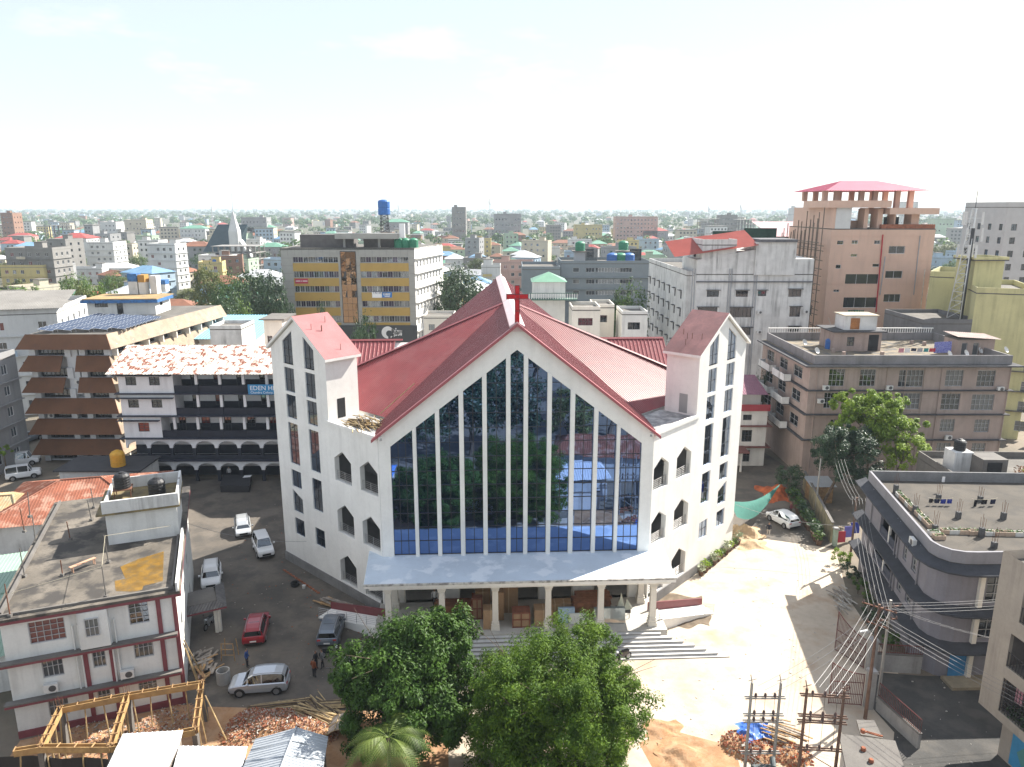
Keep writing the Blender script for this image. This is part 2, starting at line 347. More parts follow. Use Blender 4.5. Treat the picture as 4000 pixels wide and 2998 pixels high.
# --- roofs
ro = 0.12; NB = 42.7; KW = 15.9; ds = 0.423
def zn(u): return ZA+ro-SL*abs(u)
def zd(u, w_): return ZE+ro+ds*((w_-KW)*(1 if w_ <= KW else -1)+22-abs(u)) if True else 0
roofp = lambda u, w_, z: cw(u, w_, z)
for sg in (-1, 1):
    # nave slope in front of and behind the diagonal roofs, down to a valley
    vb = (sg*11.35, 5.0); m = MB()
    ribbed(m, [roofp(0, -.45, zn(0)), roofp(sg*(HW+.35), -.45, zn(HW+.35)), roofp(sg*(HW+.35), 4.6, zn(HW+.35)), roofp(0, KW, zn(0))], CU.to_3d()*sg+V((0, 0, -SL)), .26, .075)
    m.build('roof_sheet', redroof, church)
    m = MB(); ribbed(m, [roofp(0, KW, zn(0)), roofp(sg*16.5, KW, zn(16.5)), roofp(sg*16.5, NB, zn(16.5)), roofp(0, NB, zn(0))], CU.to_3d()*sg+V((0, 0, -SL)), .26, .075)
    m.build('roof_sheet', redroof, church)
    eave = lambda t: roofp(sg*(11.35+t), 5.25+t, ZE+.06)
    m = MB(); zk = ZA+ro-.02
    ribbed(m, [roofp(0, KW, zk), roofp(sg*11.6, 4.7, ZE+.1), eave(.3), eave(10.6), roofp(sg*22, KW, ZE+.06)], (CU*sg*.7-CW_*.7).to_3d()+V((0, 0, -.6)), .27, .05)
    m.build('roof_sheet', redroof, church)
    m = MB(); ribbed(m, [roofp(0, KW, zk), roofp(sg*22, KW, ZE+.06), roofp(sg*11.6, KW+10.9, ZE+.06)], (CU*sg*.7+CW_*.7).to_3d()+V((0, 0, -.6)), .27, .05)
    m.build('roof_sheet', redroof, church)
    # ridge caps on the hip and along the valley
    m = MB(); a, b = roofp(0, KW, zk+.05), roofp(sg*22, KW, ZE+.12)
    for q, nn in ((-.32, -.05), (.32, -.05)):
        m.poly([a, b, b+(CW_*q).to_3d()+V((0, 0, nn-.06)), a+(CW_*q).to_3d()+V((0, 0, nn-.06))])
    m.build('ridge_cap', redroof, church)
    m = MB(); a, b = roofp(0, KW-.3, zk-.05), roofp(sg*11.5, 4.9, ZE+.16)
    d1 = (CU*.16+CW_*.16*sg).to_3d(); m.poly([a-d1, b-d1, b+d1, a+d1]); m.build('valley_flashing', redroof, church)
    # verge trim on the gable
    m = MB(); d2 = ff.n3*.5
    m.prism([roofp(0, -.5, zn(0)+.10), roofp(sg*(HW+.5), -.5, zn(HW+.5)+.10), roofp(sg*(HW+.5), -.5, zn(HW+.5)-.16), roofp(0, -.5, zn(0)-.16)], (CW_*.5).to_3d()); m.build('verge_trim', mat('verge_red', (0.36, 0.10, 0.11), .5, .06, .5), church)
    # low rear roof with a level ridge
    m = MB(); ribbed(m, [roofp(sg*14, 37, 18.1), roofp(sg*21.5, 37, 18.1), roofp(sg*21.5, 30.5, 13.6), roofp(sg*14, 30.5, 13.6)], (CW_*-1).to_3d()+V((0, 0, -.7)), .5, .07); m.build('roof_sheet', redroof, church)
    m = MB(); ribbed(m, [roofp(sg*14, 37, 18.1), roofp(sg*21.5, 37, 18.1), roofp(sg*21.5, 43.5, 13.6), roofp(sg*14, 43.5, 13.6)], (CW_).to_3d()+V((0, 0, -.7)), .5, .07); m.build('roof_sheet', redroof, church)
    m = MB(); m.prism([cw(sg*13, 37.25, 18.1), cw(sg*13, 37, 18.3), cw(sg*13, 36.75, 18.1)], (CU*sg*8.4).to_3d()); m.build('ridge_cap', redroof, church)
    m = MB(); m.prism([cw(sg*21.2, 31, 0), cw(sg*21.2, 43, 0), cw(sg*21.2, 43, 13.6), cw(sg*21.2, 37, 17.8), cw(sg*21.2, 31, 13.6)], (CU*-sg*9).to_3d()); m.build('rear_wing_wall', white, church)
# raised ridge ventilator along the nave
capm = mat('pale_ridge_cap', (0.66, 0.50, 0.50), .45, .05, .5)
for k, (w0, w1) in enumerate(((-.2, KW-.2), (KW, NB+.1))):
    m = MB(); zz = ZA+.30
    for sg in (-1, 1):
        m.poly([cw(0, w0, zz), cw(0, w1, zz), cw(sg*.62, w1, zz-.36), cw(sg*.62, w0, zz-.36)])
        m.poly([cw(sg*.62, w0, zz-.36), cw(sg*.62, w1, zz-.36), cw(sg*.60, w1, zz-.72), cw(sg*.60, w0, zz-.72)])
    m.poly([cw(0, w0, zz), cw(.62, w0, zz-.36), cw(.5, w0, zz-.8), cw(-.5, w0, zz-.8), cw(-.62, w0, zz-.36)])
    m.build('ridge_cap', capm, church)
# body under the roofs
m = MB(); m.prism([cw(u, w_, 1) for u, w_ in [(-11.2, 5.5), (11.2, 5.5), (21.5, 15.9), (21.5, 17), (11.5, 27), (11.5, 42.2), (-11.5, 42.2), (-11.5, 27), (-21.5, 17), (-21.5, 15.9)]], (0, 0, ZE-1.05)); m.build('nave_wall', white, church)
m = MB(); m.prism([cw(-11.4, 42.2, ZE), cw(11.4, 42.2, ZE), cw(0, 42.2, ZA-.2)], (CW_*.3).to_3d()); m.build('rear_gable_wall', white, church)
# --- the two wings with their towers
glass_w = MATS['pane_blue']; mat('gallery_wall', (0.20, 0.195, 0.19), .85, .06, .8); mat('gallery_floor', (.2, .195, .19), .8, .1, .8)
glassmat('pane_tower', (0.01, 0.013, 0.02), (0.34, 0.42, 0.56), 0.3, 0.005, wob=.12, wscale=.6)
TOWER_L, TOWER_R = 16.1, 16.6
for sg, ln in ((-1, TOWER_L), (1, TOWER_R)):
    A = cw(sg*HW, 0); B = cw(sg*(HW+1), 1); f = Fac(A.xy, B.xy, flip=(sg < 0)); k = ln/16.1
    wm = MB(); pent = []; holes = []; tow = []
    for z0 in (1.05, 6.0, 11.05):
        for s0 in ((4.0*k, 6.5*k), (0.25, 2.72)):
            pent.append((s0[0], s0[1], z0, z0+2.1, z0+2.92)); holes.append((s0[0], s0[1], z0, z0+2.92))
    i0, i1, o0, o1 = 8.82*k, 10.42*k, 12.27*k, 13.95*k
    for a0, a1, lst in ((i0, i1, [(20.8, 99), (18.12, 20.45), (15.53, 17.83), (11.0, 15.05), (7.1, 10.28), (3.45, 5.27)]), (o0, o1, [(20.8, 99), (18.12, 20.45), (15.53, 17.83), (10.92, 15.05), (8.53, 10.27), (5.95, 8.2), (3.5, 5.27)])):
        for z0, z1 in lst: tow.append((a0, a1, z0, z1))
    T0, T1 = 7.05*k, ln; MID = (i1+o0)/2; ZT = 22.4; ZR = 25.45; st = (ZR-ZT)/((T1-T0)/2); RC = (T0+T1)/2
    tz = lambda a: ZR-.33-st*abs(a-RC)
    wind = lambda a: ZR-.95-st*abs(a-RC)
    rect = [(a0, a1, z0, (wind(a0) if a0 < RC and a1 < RC else wind(a1)) if z1 > 90 else z1) for a0, a1, z0, z1 in tow]
    rect = [(a0, a1, z0, max(wind(a0), wind(a1)) if z1 > 24 or z0 > 20.7 else z1) for a0, a1, z0, z1 in rect]
    # main wall skin up to the wing deck, and the tower shaft above it
    f.wall(wm, 0.02, T0, 0, 16.35, holes, .5)
    low = [r for r in rect if r[2] < 20.7]; f.wall(wm, T0, T1, 0, 20.8, low, .16)
    top = [r for r in rect if r[2] > 20.7]
    # gable part of the tower front: strips between the two pointed lights
    xs = [T0, i0, i1, RC, o0, o1, T1]
    for a, b in zip(xs, xs[1:]):
        if (a, b) in ((i0, i1), (o0, o1)): wm.poly([f.P(a, wind(a)), f.P(b, wind(b)), f.P(b, tz(b)), f.P(a, tz(a))]); wm.poly([f.P(a, wind(a)), f.P(b, wind(b)), f.P(b, wind(b), -.16), f.P(a, wind(a), -.16)])
        else: wm.poly([f.P(a, 20.8), f.P(b, 20.8), f.P(b, tz(b)), f.P(a, tz(a))])
    for a in (i0, i1, o0, o1): wm.poly([f.P(a, 20.8), f.P(a, 20.8, -.16), f.P(a, wind(a), -.16), f.P(a, wind(a))])
    # pointed heads of the gallery openings
    for (a, b, z0, z1, z2) in pent:
        c = (a+b)/2
        wm.prism([f.P(a, z1, 0), f.P(c, z2, 0), f.P(a, z2, 0)], -f.n3*.5); wm.prism([f.P(b, z1, 0), f.P(b, z2, 0), f.P(c, z2, 0)], -f.n3*.5)
    wm.prism([f.P(o0, 8.2, 0), f.P(o1, 8.2, 0), f.P(o0, 7.5, 0)] if sg > 0 else [f.P(o0, 8.2, 0), f.P(o1, 8.2, 0), f.P(o0, 7.5, 0)], -f.n3*.15)
    # flanks and back of the tower
    TD = 3.35
    wm.poly([f.P(T0, 16.3), f.P(T0, 16.3, -TD), f.P(T0, ZT-.2, -TD), f.P(T0, ZT-.2)]); wm.poly([f.P(T1, 0), f.P(T1, 0, -TD), f.P(T1, ZT-.2, -TD), f.P(T1, ZT-.2)])
    wm.poly([f.P(T0, 16, -TD), f.P(T1, 0, -TD), f.P(T1, ZT-.2, -TD), f.P(RC, ZR-.3, -TD), f.P(T0, ZT-.2, -TD)])
    wm.poly([f.P(T1, 0, -TD), f.P(T1, 16, -TD), f.P(T1-1.4, 16, -TD-3), f.P(T1-1.4, 0, -TD-3)])
    wo = wm.build('wing_wall', white, church)
    m = MB(); f.box(m, -.1, T1+.06, 0, .95, .03, .10); m.build('plinth', plinthm, church)
    # tower doorway onto the deck, deck slab with coping
    fs = Fac(f.P(T0, 0).xy, f.P(T0, 0, -TD).xy, flip=(sg > 0)); mm = MB(); fs.box(mm, 1.0, 1.85, 16.5, 18.3, -.02, .012); mm.build('doorway', dark if sg < 0 else mat('grey_door', (.33, .34, .33), .7, .05, 1), church)
    m = MB(); m.prism([f.P(-.3, 16.15, -.02), f.P(T0+.6, 16.15, -.02), f.P(T0, 16.15, -TD-.4), f.P(.6, 16.15, -TD-.6)], (0, 0, .2)); m.build('wing_deck', mat('deck_cement', (.30, .30, .30), .9, .25, .8, col2=(.55, .55, .53), amt=.7), church)
    m = MB(); f.box(m, -.25, T0+.55, 16.2, 16.48, -.28, .12); m.build('coping', white, church)
    # roof of the tower
    for s2 in (-1, 1):
        h2 = (T1-T0)/2+.42; m = MB(); p = [f.P(RC, ZR, .28), f.P(RC+s2*h2, ZR-st*h2, .28), f.P(RC+s2*h2, ZR-st*h2, -TD-.22), f.P(RC, ZR, -TD-.22)]
        m.prism([q-V((0, 0, .24)) for q in p], (0, 0, .02)); rb = m.build('soffit', white, church)
        m = MB(); m.prism([q-V((0, 0, .22)) for q in p], (0, 0, .22)); m.build('tower_roof', white, church)
        m = MB(); m.prism([q+V((0, 0, .004)) for q in p], (0, 0, .012)); m.build('roof_paint', pinkslab if sg < 0 else mat('painted_brown_slab', (0.27, 0.135, 0.13), .85, .16, .5, col2=(.19, .10, .10), amt=.6), church)
        for k2 in range(5):
            a, dd = random.uniform(.15, .85), -random.uniform(.5, 2.9); q = f.P(RC+s2*h2*a, ZR-st*h2*a, dd); mm = MB(); mm.tube(q, q+V((0, 0, .55)), .025, 5); mm.tube(q, q-f.e3*.5*s2*.5+V((0, 0, .02)), .02, 5); mm.build('roof_hook', rust, church)
    # tower glass: dark frames and panes
    for (a0, a1, z0, z1) in rect:
        zt0, zt1 = z1, z1
        if z0 > 20.7: zt0, zt1 = wind(a0), wind(a1)
        if abs(z0-5.95) < .01: zt0 = 7.5
        mm = MB(); c = (a0+a1)/2; q = [f.P(a0, z0, -.13), f.P(a1, z0, -.13), f.P(a1, zt1, -.13), f.P(a0, zt0, -.13)]
        mm.prism(q, -f.n3*.02); po = mm.build('tower_window', MATS['pane_tower'], church)
        mm = MB(); nh = max(1, round((z1-z0)/1.2)); f.box(mm, c-.02, c+.02, z0, (zt0+zt1)/2, -.13, -.10)
        for j in range(1, nh): f.box(mm, a0, a1, z0+(min(zt0, zt1)-z0)*j/nh-.02, z0+(min(zt0, zt1)-z0)*j/nh+.02, -.128, -.10)
        mm.build('glazing_bar', darksteel, po)
    # gallery inside the openings: floors, back wall, railings
    for z0 in (0.95, 5.92, 10.95):
        m = MB(); m.prism([f.P(.1, z0-.2, -.45), f.P(T0, z0-.2, -.45), f.P(T0, z0-.2, -3.4), f.P(1.2, z0-.2, -3.4)], (0, 0, .2)); m.build('gallery_floor', MATS['gallery_floor'], church)
    m = MB(); f.box(m, 1.0, T0, .5, 16, -3.5, -3.4); f.box(m, T0-.1, T0, .5, 16, -3.4, -.5); f.box(m, .9, 1.0, .5, 16, -3.4, -1.3); m.build('gallery_wall', MATS['gallery_wall'], church)
    for (a, b, z0, z1, z2) in pent:
        m = MB()
        for j in range(5): m.tube(f.P(a+.02, z0+.22+.17*j, -.18), f.P(b-.02, z0+.22+.17*j, -.18), .018, 5, cap=False)
        for t in (.06, .5, .94): m.tube(f.P(a+(b-a)*t, z0, -.18), f.P(a+(b-a)*t, z0+.92, -.18), .024, 5, cap=False)
        m.build('railing', steel, church)
# small awning roof on the flank of each tower
for sg, ln in ((-1, TOWER_L), (1, TOWER_R)):
    f = Fac(cw(sg*HW, 0).xy, cw(sg*(HW+1), 1).xy, flip=(sg < 0)); m = MB()
    m.prism([f.P(ln, 4.2, -.6), f.P(ln+1.0, 3.7, -.6), f.P(ln+1.0, 3.5, -.6), f.P(ln, 3.6, -.6)], -f.n3*2.0); m.build('side_awning', white, church)
    m = MB()
    for j in range(9): m.box(f.P(ln+.05, 0.02+.16*j, -.8-.26*j), f.e3*1.2, -f.n3*.3, (0, 0, .16))
    m.build('side_steps', concrete, church)
# --- portico
m = MB(); cp = [(-12.55, -4.85), (12.75, -4.95), (13.1, 1.4), (-12.95, 1.2)]
m.prism([cw(u, w_, 5.25) for u, w_ in cp], (0, 0, .36)); m.build('canopy', white, church)
m = MB(); m.prism([cw(u*.998, w_*.995, 5.615) for u, w_ in cp], (0, 0, .012)); m.build('canopy_top', bluecan, church)
edge = mat('stained_edge', (.60, .58, .54), .85, .1, 1.2, col2=(.16, .15, .14), amt=.8)
m = MB(); m.box(cw(-12.6, -4.98, 5.50), (CU*25.4).to_3d(), (CW_*.14).to_3d(), (0, 0, .15)); m.build('canopy_drip_edge', edge, church)
m = MB(); m.box(cw(-12.2, -4.6, 4.95), (CU*24.6).to_3d(), (CW_*.45).to_3d(), (0, 0, .3)); m.build('portico_beam', white, church)
PZ = 1.05; PZ_FLOOR = 1.05
m = MB(); m.prism([cw(u, w_, 0) for u, w_ in [(-12, -5.1), (12.2, -5.1), (12.2, 1), (10, 5), (-10, 5), (-12, 1)]], (0, 0, PZ)); m.build('portico_floor', mat('portico_floor', (.44, .42, .38), .7, .1, .7), church)
def column(u, w_, rear=False):
    c = cw(u, w_, PZ)
    def sq(mm, hw, z0, z1, hw2=None):
        hw2 = hw2 or hw; b = [c+(CU*x*hw+CW_*y*hw).to_3d()+V((0, 0, z0)) for x, y in ((-1, -1), (1, -1), (1, 1), (-1, 1))]
        t = [c+(CU*x*hw2+CW_*y*hw2).to_3d()+V((0, 0, z1)) for x, y in ((-1, -1), (1, -1), (1, 1), (-1, 1))]
        for k in range(4): mm.poly([b[k], b[(k+1) % 4], t[(k+1) % 4], t[k]])
        mm.poly(t); mm.poly(b[::-1])
    m = MB(); sq(m, .25, .75, 3.6, .23); co = m.build('column', cream, church)
    m = MB(); sq(m, .36, 0, .32); sq(m, .31, .32, .46); sq(m, .34, .46, .56); sq(m, .28, .56, .68); sq(m, .30, .68, .76); m.build('base', cream, co)
    m = MB(); sq(m, .25, 3.5, 3.58, .30); sq(m, .28, 3.58, 3.68); sq(m, .26, 3.68, 3.76, .35); sq(m, .34, 3.76, 3.9); m.build('capital', cream, co)
for k in range(6): column(-10.72+4.36*k, -4.25)
for u in (-10.6, 10.9): column(u, -.55, True)
# wall behind the portico with doorways
fp = Fac(cw(-11.3, .3).xy, cw(11.3, .3).xy); m = MB(); doors = [(1.4+.1, 4.3, PZ, 4.4), (6.3, 8.2, PZ, 4.4), (9.2, 13.2, PZ, 4.5), (14.2, 16.2, PZ, 4.4), (18.2, 21.2, PZ, 4.4)]
fp.wall(m, 0, 22.6, PZ, 5.25, doors, .4); m.build('portico_wall', white, church)
m = MB(); fp.box(m, 0, 22.6, PZ, 5.25, -5.2, -5.0); fp.box(m, 0, 22.6, 5.2, 5.25, -5, -.4); m.build('vestibule', dark, church)
for d in doors:
    m = MB(); fp.box(m, d[0]-.12, d[0], PZ, d[3]+.12, -.05, .05); fp.box(m, d[1], d[1]+.12, PZ, d[3]+.12, -.05, .05); fp.box(m, d[0]-.12, d[1]+.12, d[3], d[3]+.12, -.05, .06); m.build('door_frame', cream, church)
# steps, each a slab with a dark nosing
for k in range(7):
    z1 = PZ-.15*(k+1)+.15; ext = .62*k; m = MB(); w0 = -5.1-.36*k
    m.prism([cw(-11.6-ext, w0, 0), cw(11.6+ext*1.35, w0, 0), cw(11.6+ext*1.35, w0-.36, 0), cw(-11.6-ext, w0-.36, 0)], (0, 0, z1-.15 if z1 > .16 else .01)); s = m.build('step', stonestep, church)
    m = MB(); m.box(cw(-11.62-ext, w0-.365, z1-.15-.05 if z1 > .2 else 0.01), (CU*(23.24+ext*2.35)).to_3d(), (CW_*.05).to_3d(), (0, 0, .058)); m.build('nosing', nosing, s)
# side ramps with rails
for sg in (-1, 1):
    A = cw(sg*11.9, -3.6); B = cw(sg*17.4, -1.2 if sg > 0 else -.2); f = Fac(A.xy, B.xy, flip=(sg < 0)); ln = f.len
    m = MB(); m.prism([f.P(0, 0, 0), f.P(ln, 0, 0), f.P(ln, .12, 0), f.P(0, PZ, 0)], -f.n3*1.6); m.build('ramp', white, church)
    m = MB(); m.prism([f.P(0, PZ-.25, -1.6), f.P(ln, -.1, -1.6), f.P(ln, .75, -1.6), f.P(0, PZ+.8, -1.6)], -f.n3*.12); m.build('ramp_parapet', maroon, church)
    m = MB()
    for j in range(7):
        t = j/6; m.tube(f.P(ln*t, PZ*(1-t)+.1*t, -.06), f.P(ln*t, PZ*(1-t)+.1*t+.9, -.06), .022, 5)
    for j in range(5): m.tube(f.P(0, PZ+.2+.17*j, -.06), f.P(ln, .1+.2+.17*j, -.06), .016, 5)
    m.build('ramp_railing', steel, church)
# --- the cross over the gable
cx = V(cw(0, -.05, 0)); cross = thing('cross', 'red glowing-look acrylic cross standing on the gable peak of the church', 'cross', cw(0, -.05, 25.8))
cross['label'] = 'tall red cross with dark frame standing on the church gable peak'
m = MB(); ff.box(m, -.17, .17, 25.95, 28.95, -.12, .12); m.build('upright', redglass, cross)
m = MB(); ff.box(m, -.86, .86, 27.9, 28.24, -.13, .13); m.build('crossbar', redglass, cross)
m = MB()
for a in (-.19, .17): ff.box(m, a, a+.025, 25.6, 28.96, -.145, .145)
for z in (25.95, 26.9, 27.86, 28.24, 28.95): ff.box(m, -.18, .18, z, z+.035, -.146, .146)
for z in (27.865, 28.245): ff.box(m, -.88, .88, z, z+.03, -.147, .147)
for a in (-.88, .85): ff.box(m, a, a+.03, 27.87, 28.27, -.147, .147)
m.build('frame', darksteel, cross)
# ================================================================== generic flat-roofed town building
def grid_holes(L_, floors, z0, fh, cols, ww, wh, sill, margin=0.8, skip=0.0, rnd=None):
    hs = []
    for k in range(floors):
        for c in range(cols):
            if rnd and rnd.random() < skip: continue
            a = margin+(L_-2*margin)*(c+.5)/cols-ww/2; hs.append((a, a+ww, z0+k*fh+sill, z0+k*fh+sill+wh))
    return hs
def block(name, label, cat, A, B, depth, z1, wall_m, roof_m=None, front=(), left=(), right=(), parapet=0.9, slabs=(), slab_m=None, slab_d=0.45, frame='win_dark', glass='pane_dark', nx=2, nz=2, group=None, each=True, shade=None, rev=0.18, z0=0.0, slab_sides=True, over=0.0):
    """front wall A->B (seen from outside, left to right), walls with real window openings, slab edges, parapet"""
    f = Fac(A, B); C = f.P(f.len, 0, -depth); Dp = f.P(0, 0, -depth); fr = Fac(B, C.xy); fl = Fac(Dp.xy, A); fb = Fac(C.xy, Dp.xy)
    root = thing(name, label, cat, f.P(f.len/2, z0, -depth/2), group)
    m = MB()
    for q, hs in ((f, front), (fr, right), (fl, left), (fb, ())): q.wall(m, 0, q.len, z0, z1, list(hs), rev)
    m.build('wall', wall_m, root)
    m = MB(); m.prism([f.P(-over, z1-.02, over), f.P(f.len+over, z1-.02, over), f.P(f.len+over, z1-.02, -depth-over), f.P(-over, z1-.02, -depth-over)], (0, 0, .18)); m.build('roof', roof_m or roofslab, root)
    if parapet:
        m = MB(); t = .15; z = z1+.16
        f.box(m, -over, f.len+over, z, z+parapet, over-t, over); fb.box(m, -over, f.len+over, z, z+parapet, over-t, over); fr.box(m, t-over, depth-t+over, z, z+parapet, over-t, over); fl.box(m, t-over, depth-t+over, z, z+parapet, over-t, over); m.build('parapet', wall_m if parapet > 0 else roofslab, root)
    for z in slabs:
        m = MB(); f.box(m, -slab_d, f.len+slab_d, z-.12, z, .002, slab_d)
        if slab_sides: fr.box(m, 0.004, depth+.0, z-.12, z, .002, slab_d); fl.box(m, 0, depth-.004, z-.12, z, .002, slab_d)
        m.build('floor_slab', slab_m or roofslab, root)
    if each:
        for q, hs in ((f, front), (fr, right), (fl, left)):
            for h in hs:
                w_ = window(q, root, h, h[4] if len(h) > 4 else nx, h[5] if len(h) > 5 else nz, rev=rev-.06, frame=frame, glass=h[6] if len(h) > 6 else glass)
                if shade:
                    mm = MB(); q.box(mm, h[0]-.2, h[1]+.2, h[3]+.1, h[3]+.18, .002, .55); mm.build('sunshade', shade, root)
    else:
        m = MB()
        for q, hs in ((f, front), (fr, right), (fl, left)):
            for h in hs: m.poly([q.P(h[0], h[2], -rev+.02), q.P(h[1], h[2], -rev+.02), q.P(h[1], h[3], -rev+.02), q.P(h[0], h[3], -rev+.02)])
        if m.f: m.build('window_panes', MATS[glass], root, kind='stuff')
    return root, f, fr, fl
def tank(p, label, col='tank_black', r=.6, h=1.25, group=None):
    t = thing('water_tank', label, 'water tank', p, group); m = MB(); m.smooth = False
    prof = [(r*.96, 0)]
    for k in range(5): z = h*.8*k/5; prof += [(r, z+.02), (r, z+h*.12), (r*.94, z+h*.14)]
    prof += [(r*.98, h*.8), (r*.7, h*.93), (r*.35, h*.98)]
    m.lathe(p, prof, 14); m.build('barrel', MATS[col], t); m = MB(); m.lathe(V(p)+V((0, 0, h*.96)), [(r*.36, 0), (r*.36, .08), (r*.2, .12)], 10); m.build('lid', MATS[col], t); return t
mat('tank_black', (.015, .015, .017), .55, .2, 1.5); mat('tank_blue', (.03, .14, .42), .55, .1, 1.5); mat('tank_green', (.03, .22, .12), .55, .1, 1.5); mat('tank_yellow', (.62, .34, .03), .55, .1, 1.5)
acm = mat('aircon_white', (.62, .62, .60), .5, .05, 2)
def aircon(f, root_label, s_, z, d=.15, group='air conditioner units on the walls'):
    p = f.P(s_, z, d); t = thing('air_conditioner', root_label, 'air conditioner', p, group)
    m = MB(); f.box(m, s_-.42, s_+.42, z, z+.58, d, d+.3); m.build('casing', acm, t)
    m = MB(); c = f.P(s_+.1, z+.29, d+.3); m.tube(c, c+f.n3*.012, .23, 14); m.build('fan_grille', MATS['win_dark'], t)
    m = MB()
    for a in (-.3, .3): f.box(m, s_+a-.02, s_+a+.02, z-.03, z, .0, d+.3)
    m.build('bracket', darksteel, t); return t
# ================================================================== white house with maroon bands (left foreground)
mar = mat('maroon_band', (.20, .05, .06), .7, .12, 1.5)
lfw = mat('house_white', (.68, .68, .65), .8, .06, .5, streak=.35)
wetroof = mat('wet_roof', (.15, .13, .105), .9, .3, .3, col2=(.04, .036, .033), amt=.9, bump=.3, contrast=(.46, .58))
LA, LB = (-33.4, 43.45), (-23.7, 47.2)
f = Fac(LA, LB); Z = lambda x, y: f.px(x/1.846, 2100+y/1.846)
def zr(x0, y0, x1, y1):
    a, z1 = Z(x0, y0); b, z0 = Z(x1, y1); return [min(a, b), max(a, b), min(z0, z1), max(z0, z1)]
wl = [zr(195, 620, 483, 728)+[5, 4, 'pane_red'], zr(918, 478, 1080, 608)+[3, 4, 'pane_dark'], zr(290, 870, 467, 988)+[4, 2, 'pane_grey'], zr(655, 797, 772, 925)+[3, 2, 'pane_grey'], zr(955, 732, 1113, 850)+[4, 2, 'pane_grey'], zr(340, 1160, 505, 1270)+[4, 2, 'pane_grey'], zr(695, 1085, 808, 1195)+[3, 2, 'pane_grey'], zr(990, 1012, 1138, 1110)+[4, 2, 'pane_grey']]
glassmat('pane_red', (.16, .03, .03), (.5, .5, .52), .15, .06)
LR = f.px(691, 2311)[1]+.05
sidew = [(3+5.2*c, 4.2+5.2*c, 1.1+2.95*k, 2.4+2.95*k) for k in range(3) for c in range(3)]
house, f, fr, fl = block('white_house', 'white three-storey house with maroon bands and a stained flat roof', 'house', LA, LB, 20.6, LR, lfw, wetroof, front=wl, right=sidew, parapet=0, frame='win_frame', rev=.16, over=.45)
# parapet kerb on the roof, band edges, pilasters, slab ledges
m = MB()
f.box(m, -.1, f.len+.05, LR+.16, LR+.34, -.12, .02); fr.box(m, 0, 9, LR+.16, LR+.45, -.12, .02); fl.box(m, 0, 20.4, LR+.16, LR+.42, -.15, .02); m.build('roof_kerb', concrete, house)
m = MB(); f.box(m, -.5, f.len+.5, LR-.22, LR-.03, .003, .46); fr.box(m, 0, 20.6, LR-.22, LR-.03, .003, .455); m.build('eave_band', mar, house)
for zb in (LR-3.02, LR-6.0):
    m = MB(); f.box(m, -.4, f.len, zb-.1, zb, .004, .52); m.build('floor_ledge', concrete, house)
    m = MB(); f.box(m, -.4, f.len, zb-.26, zb-.102, .003, .53); m.build('ledge_band', mar, house)
for x in (622, 815, 1190):
    s_ = Z(x, 900)[0]; m = MB(); f.box(m, s_-.14, s_+.14, .3, LR-3.2 if x < 1000 else LR-.3, .003, .10); m.build('band', mar, house)
m = MB(); f.box(m, f.len-.16, f.len+.03, 0, LR-.2, .003, .11); fr.box(m, -.03, .16, 0, LR-.2, .003, .1); m.build('corner_band', mar, house)
m = MB(); f.box(m, 0, f.len, 0, .5, .003, .12); m.build('plinth', mar, house)
h = zr(612, 565, 730, 672); bay = zr(558, 545, 808, 745)
m = MB(); f.box(m, bay[0], bay[1], LR-2.95, LR-.25, .003, .5); m.build('bay', lfw, house)
window(Fac(f.P(0, 0, .55).xy, f.P(f.len, 0, .55).xy), house, h, 3, 2, rev=-.0, frame='win_frame', glass='pane_grey')
for x in (545, 585, 815, 850):
    s_ = Z(x, 800)[0]; m = MB(); m.tube(f.P(s_, LR-6.2, .12), f.P(s_, LR-1.2, .12), .055, 6); m.build('drain_pipe', lfw, house)
aircon(f, 'white air conditioner on the lower ledge of the maroon-banded house', *Z(378, 1095), d=.1); aircon(f, 'white air conditioner on the middle ledge of the maroon-banded house', *Z(925, 995), d=.1)
m = MB(); m.prism([gz(x, y, LR+.164) for x, y in ((452, 2310), (448, 2270), (490, 2262), (470, 2215), (540, 2185), (640, 2155), (636, 2270), (560, 2290), (555, 2305), (520, 2312))], (0, 0, .004)); m.build('ochre_puddle', mat('ochre_puddle', (.22, .12, .015), .35, .25, 1.2, col2=(.10, .075, .04), amt=.6), house)
# stair head with parapet and tanks
a0 = gz(427, 2138, LR); s0 = (a0.xy-fr.A).dot(fr.e); ins = -(a0.xy-fr.A).dot(fr.n)
BL_, BW = 5.4, ins; zt = LR+2.75
m = MB(); q = lambda a, d, z: fr.P(a, z, d)
fh = Fac(fr.P(s0, 0, -BW).xy, fr.P(s0, 0, .02).xy)
m.prism([q(s0, .02, LR+.16), q(s0, -BW, LR+.16), q(s0+BL_, -BW, LR+.16), q(s0+BL_, .02, LR+.16)], (0, 0, zt-LR-.16)); m.build('stair_head', lfw, house)
m = MB(); m.prism([q(s0-.35, .3, zt), q(s0-.35, -BW-.6, zt), q(s0+BL_, -BW-.6, zt), q(s0+BL_, .3, zt)], (0, 0, .14)); m.build('stair_roof', mat('mossy_slab', (.22, .17, .08), .9, .3, .6, col2=(.1, .09, .07), amt=.6), house)
m = MB(); fr.box(m, s0-.3, s0-.12, zt+.15, zt+1.15, -BW-.15, .25); fr.box(m, s0-.12, s0+BL_, zt+.15, zt+1.15, .08, .25); fr.box(m, s0-.12, s0+BL_, zt+.15, zt+.7, -BW-.15, -BW); fr.box(m, s0+BL_-.15, s0+BL_, zt+.15, zt+1.1, -BW, .08); m.build('tank_parapet', oldwhite, house)
m = MB(); fr.box(m, -.4, s0, LR+.16, LR+.8, .2, .34); m.build('side_parapet', lfw, house)
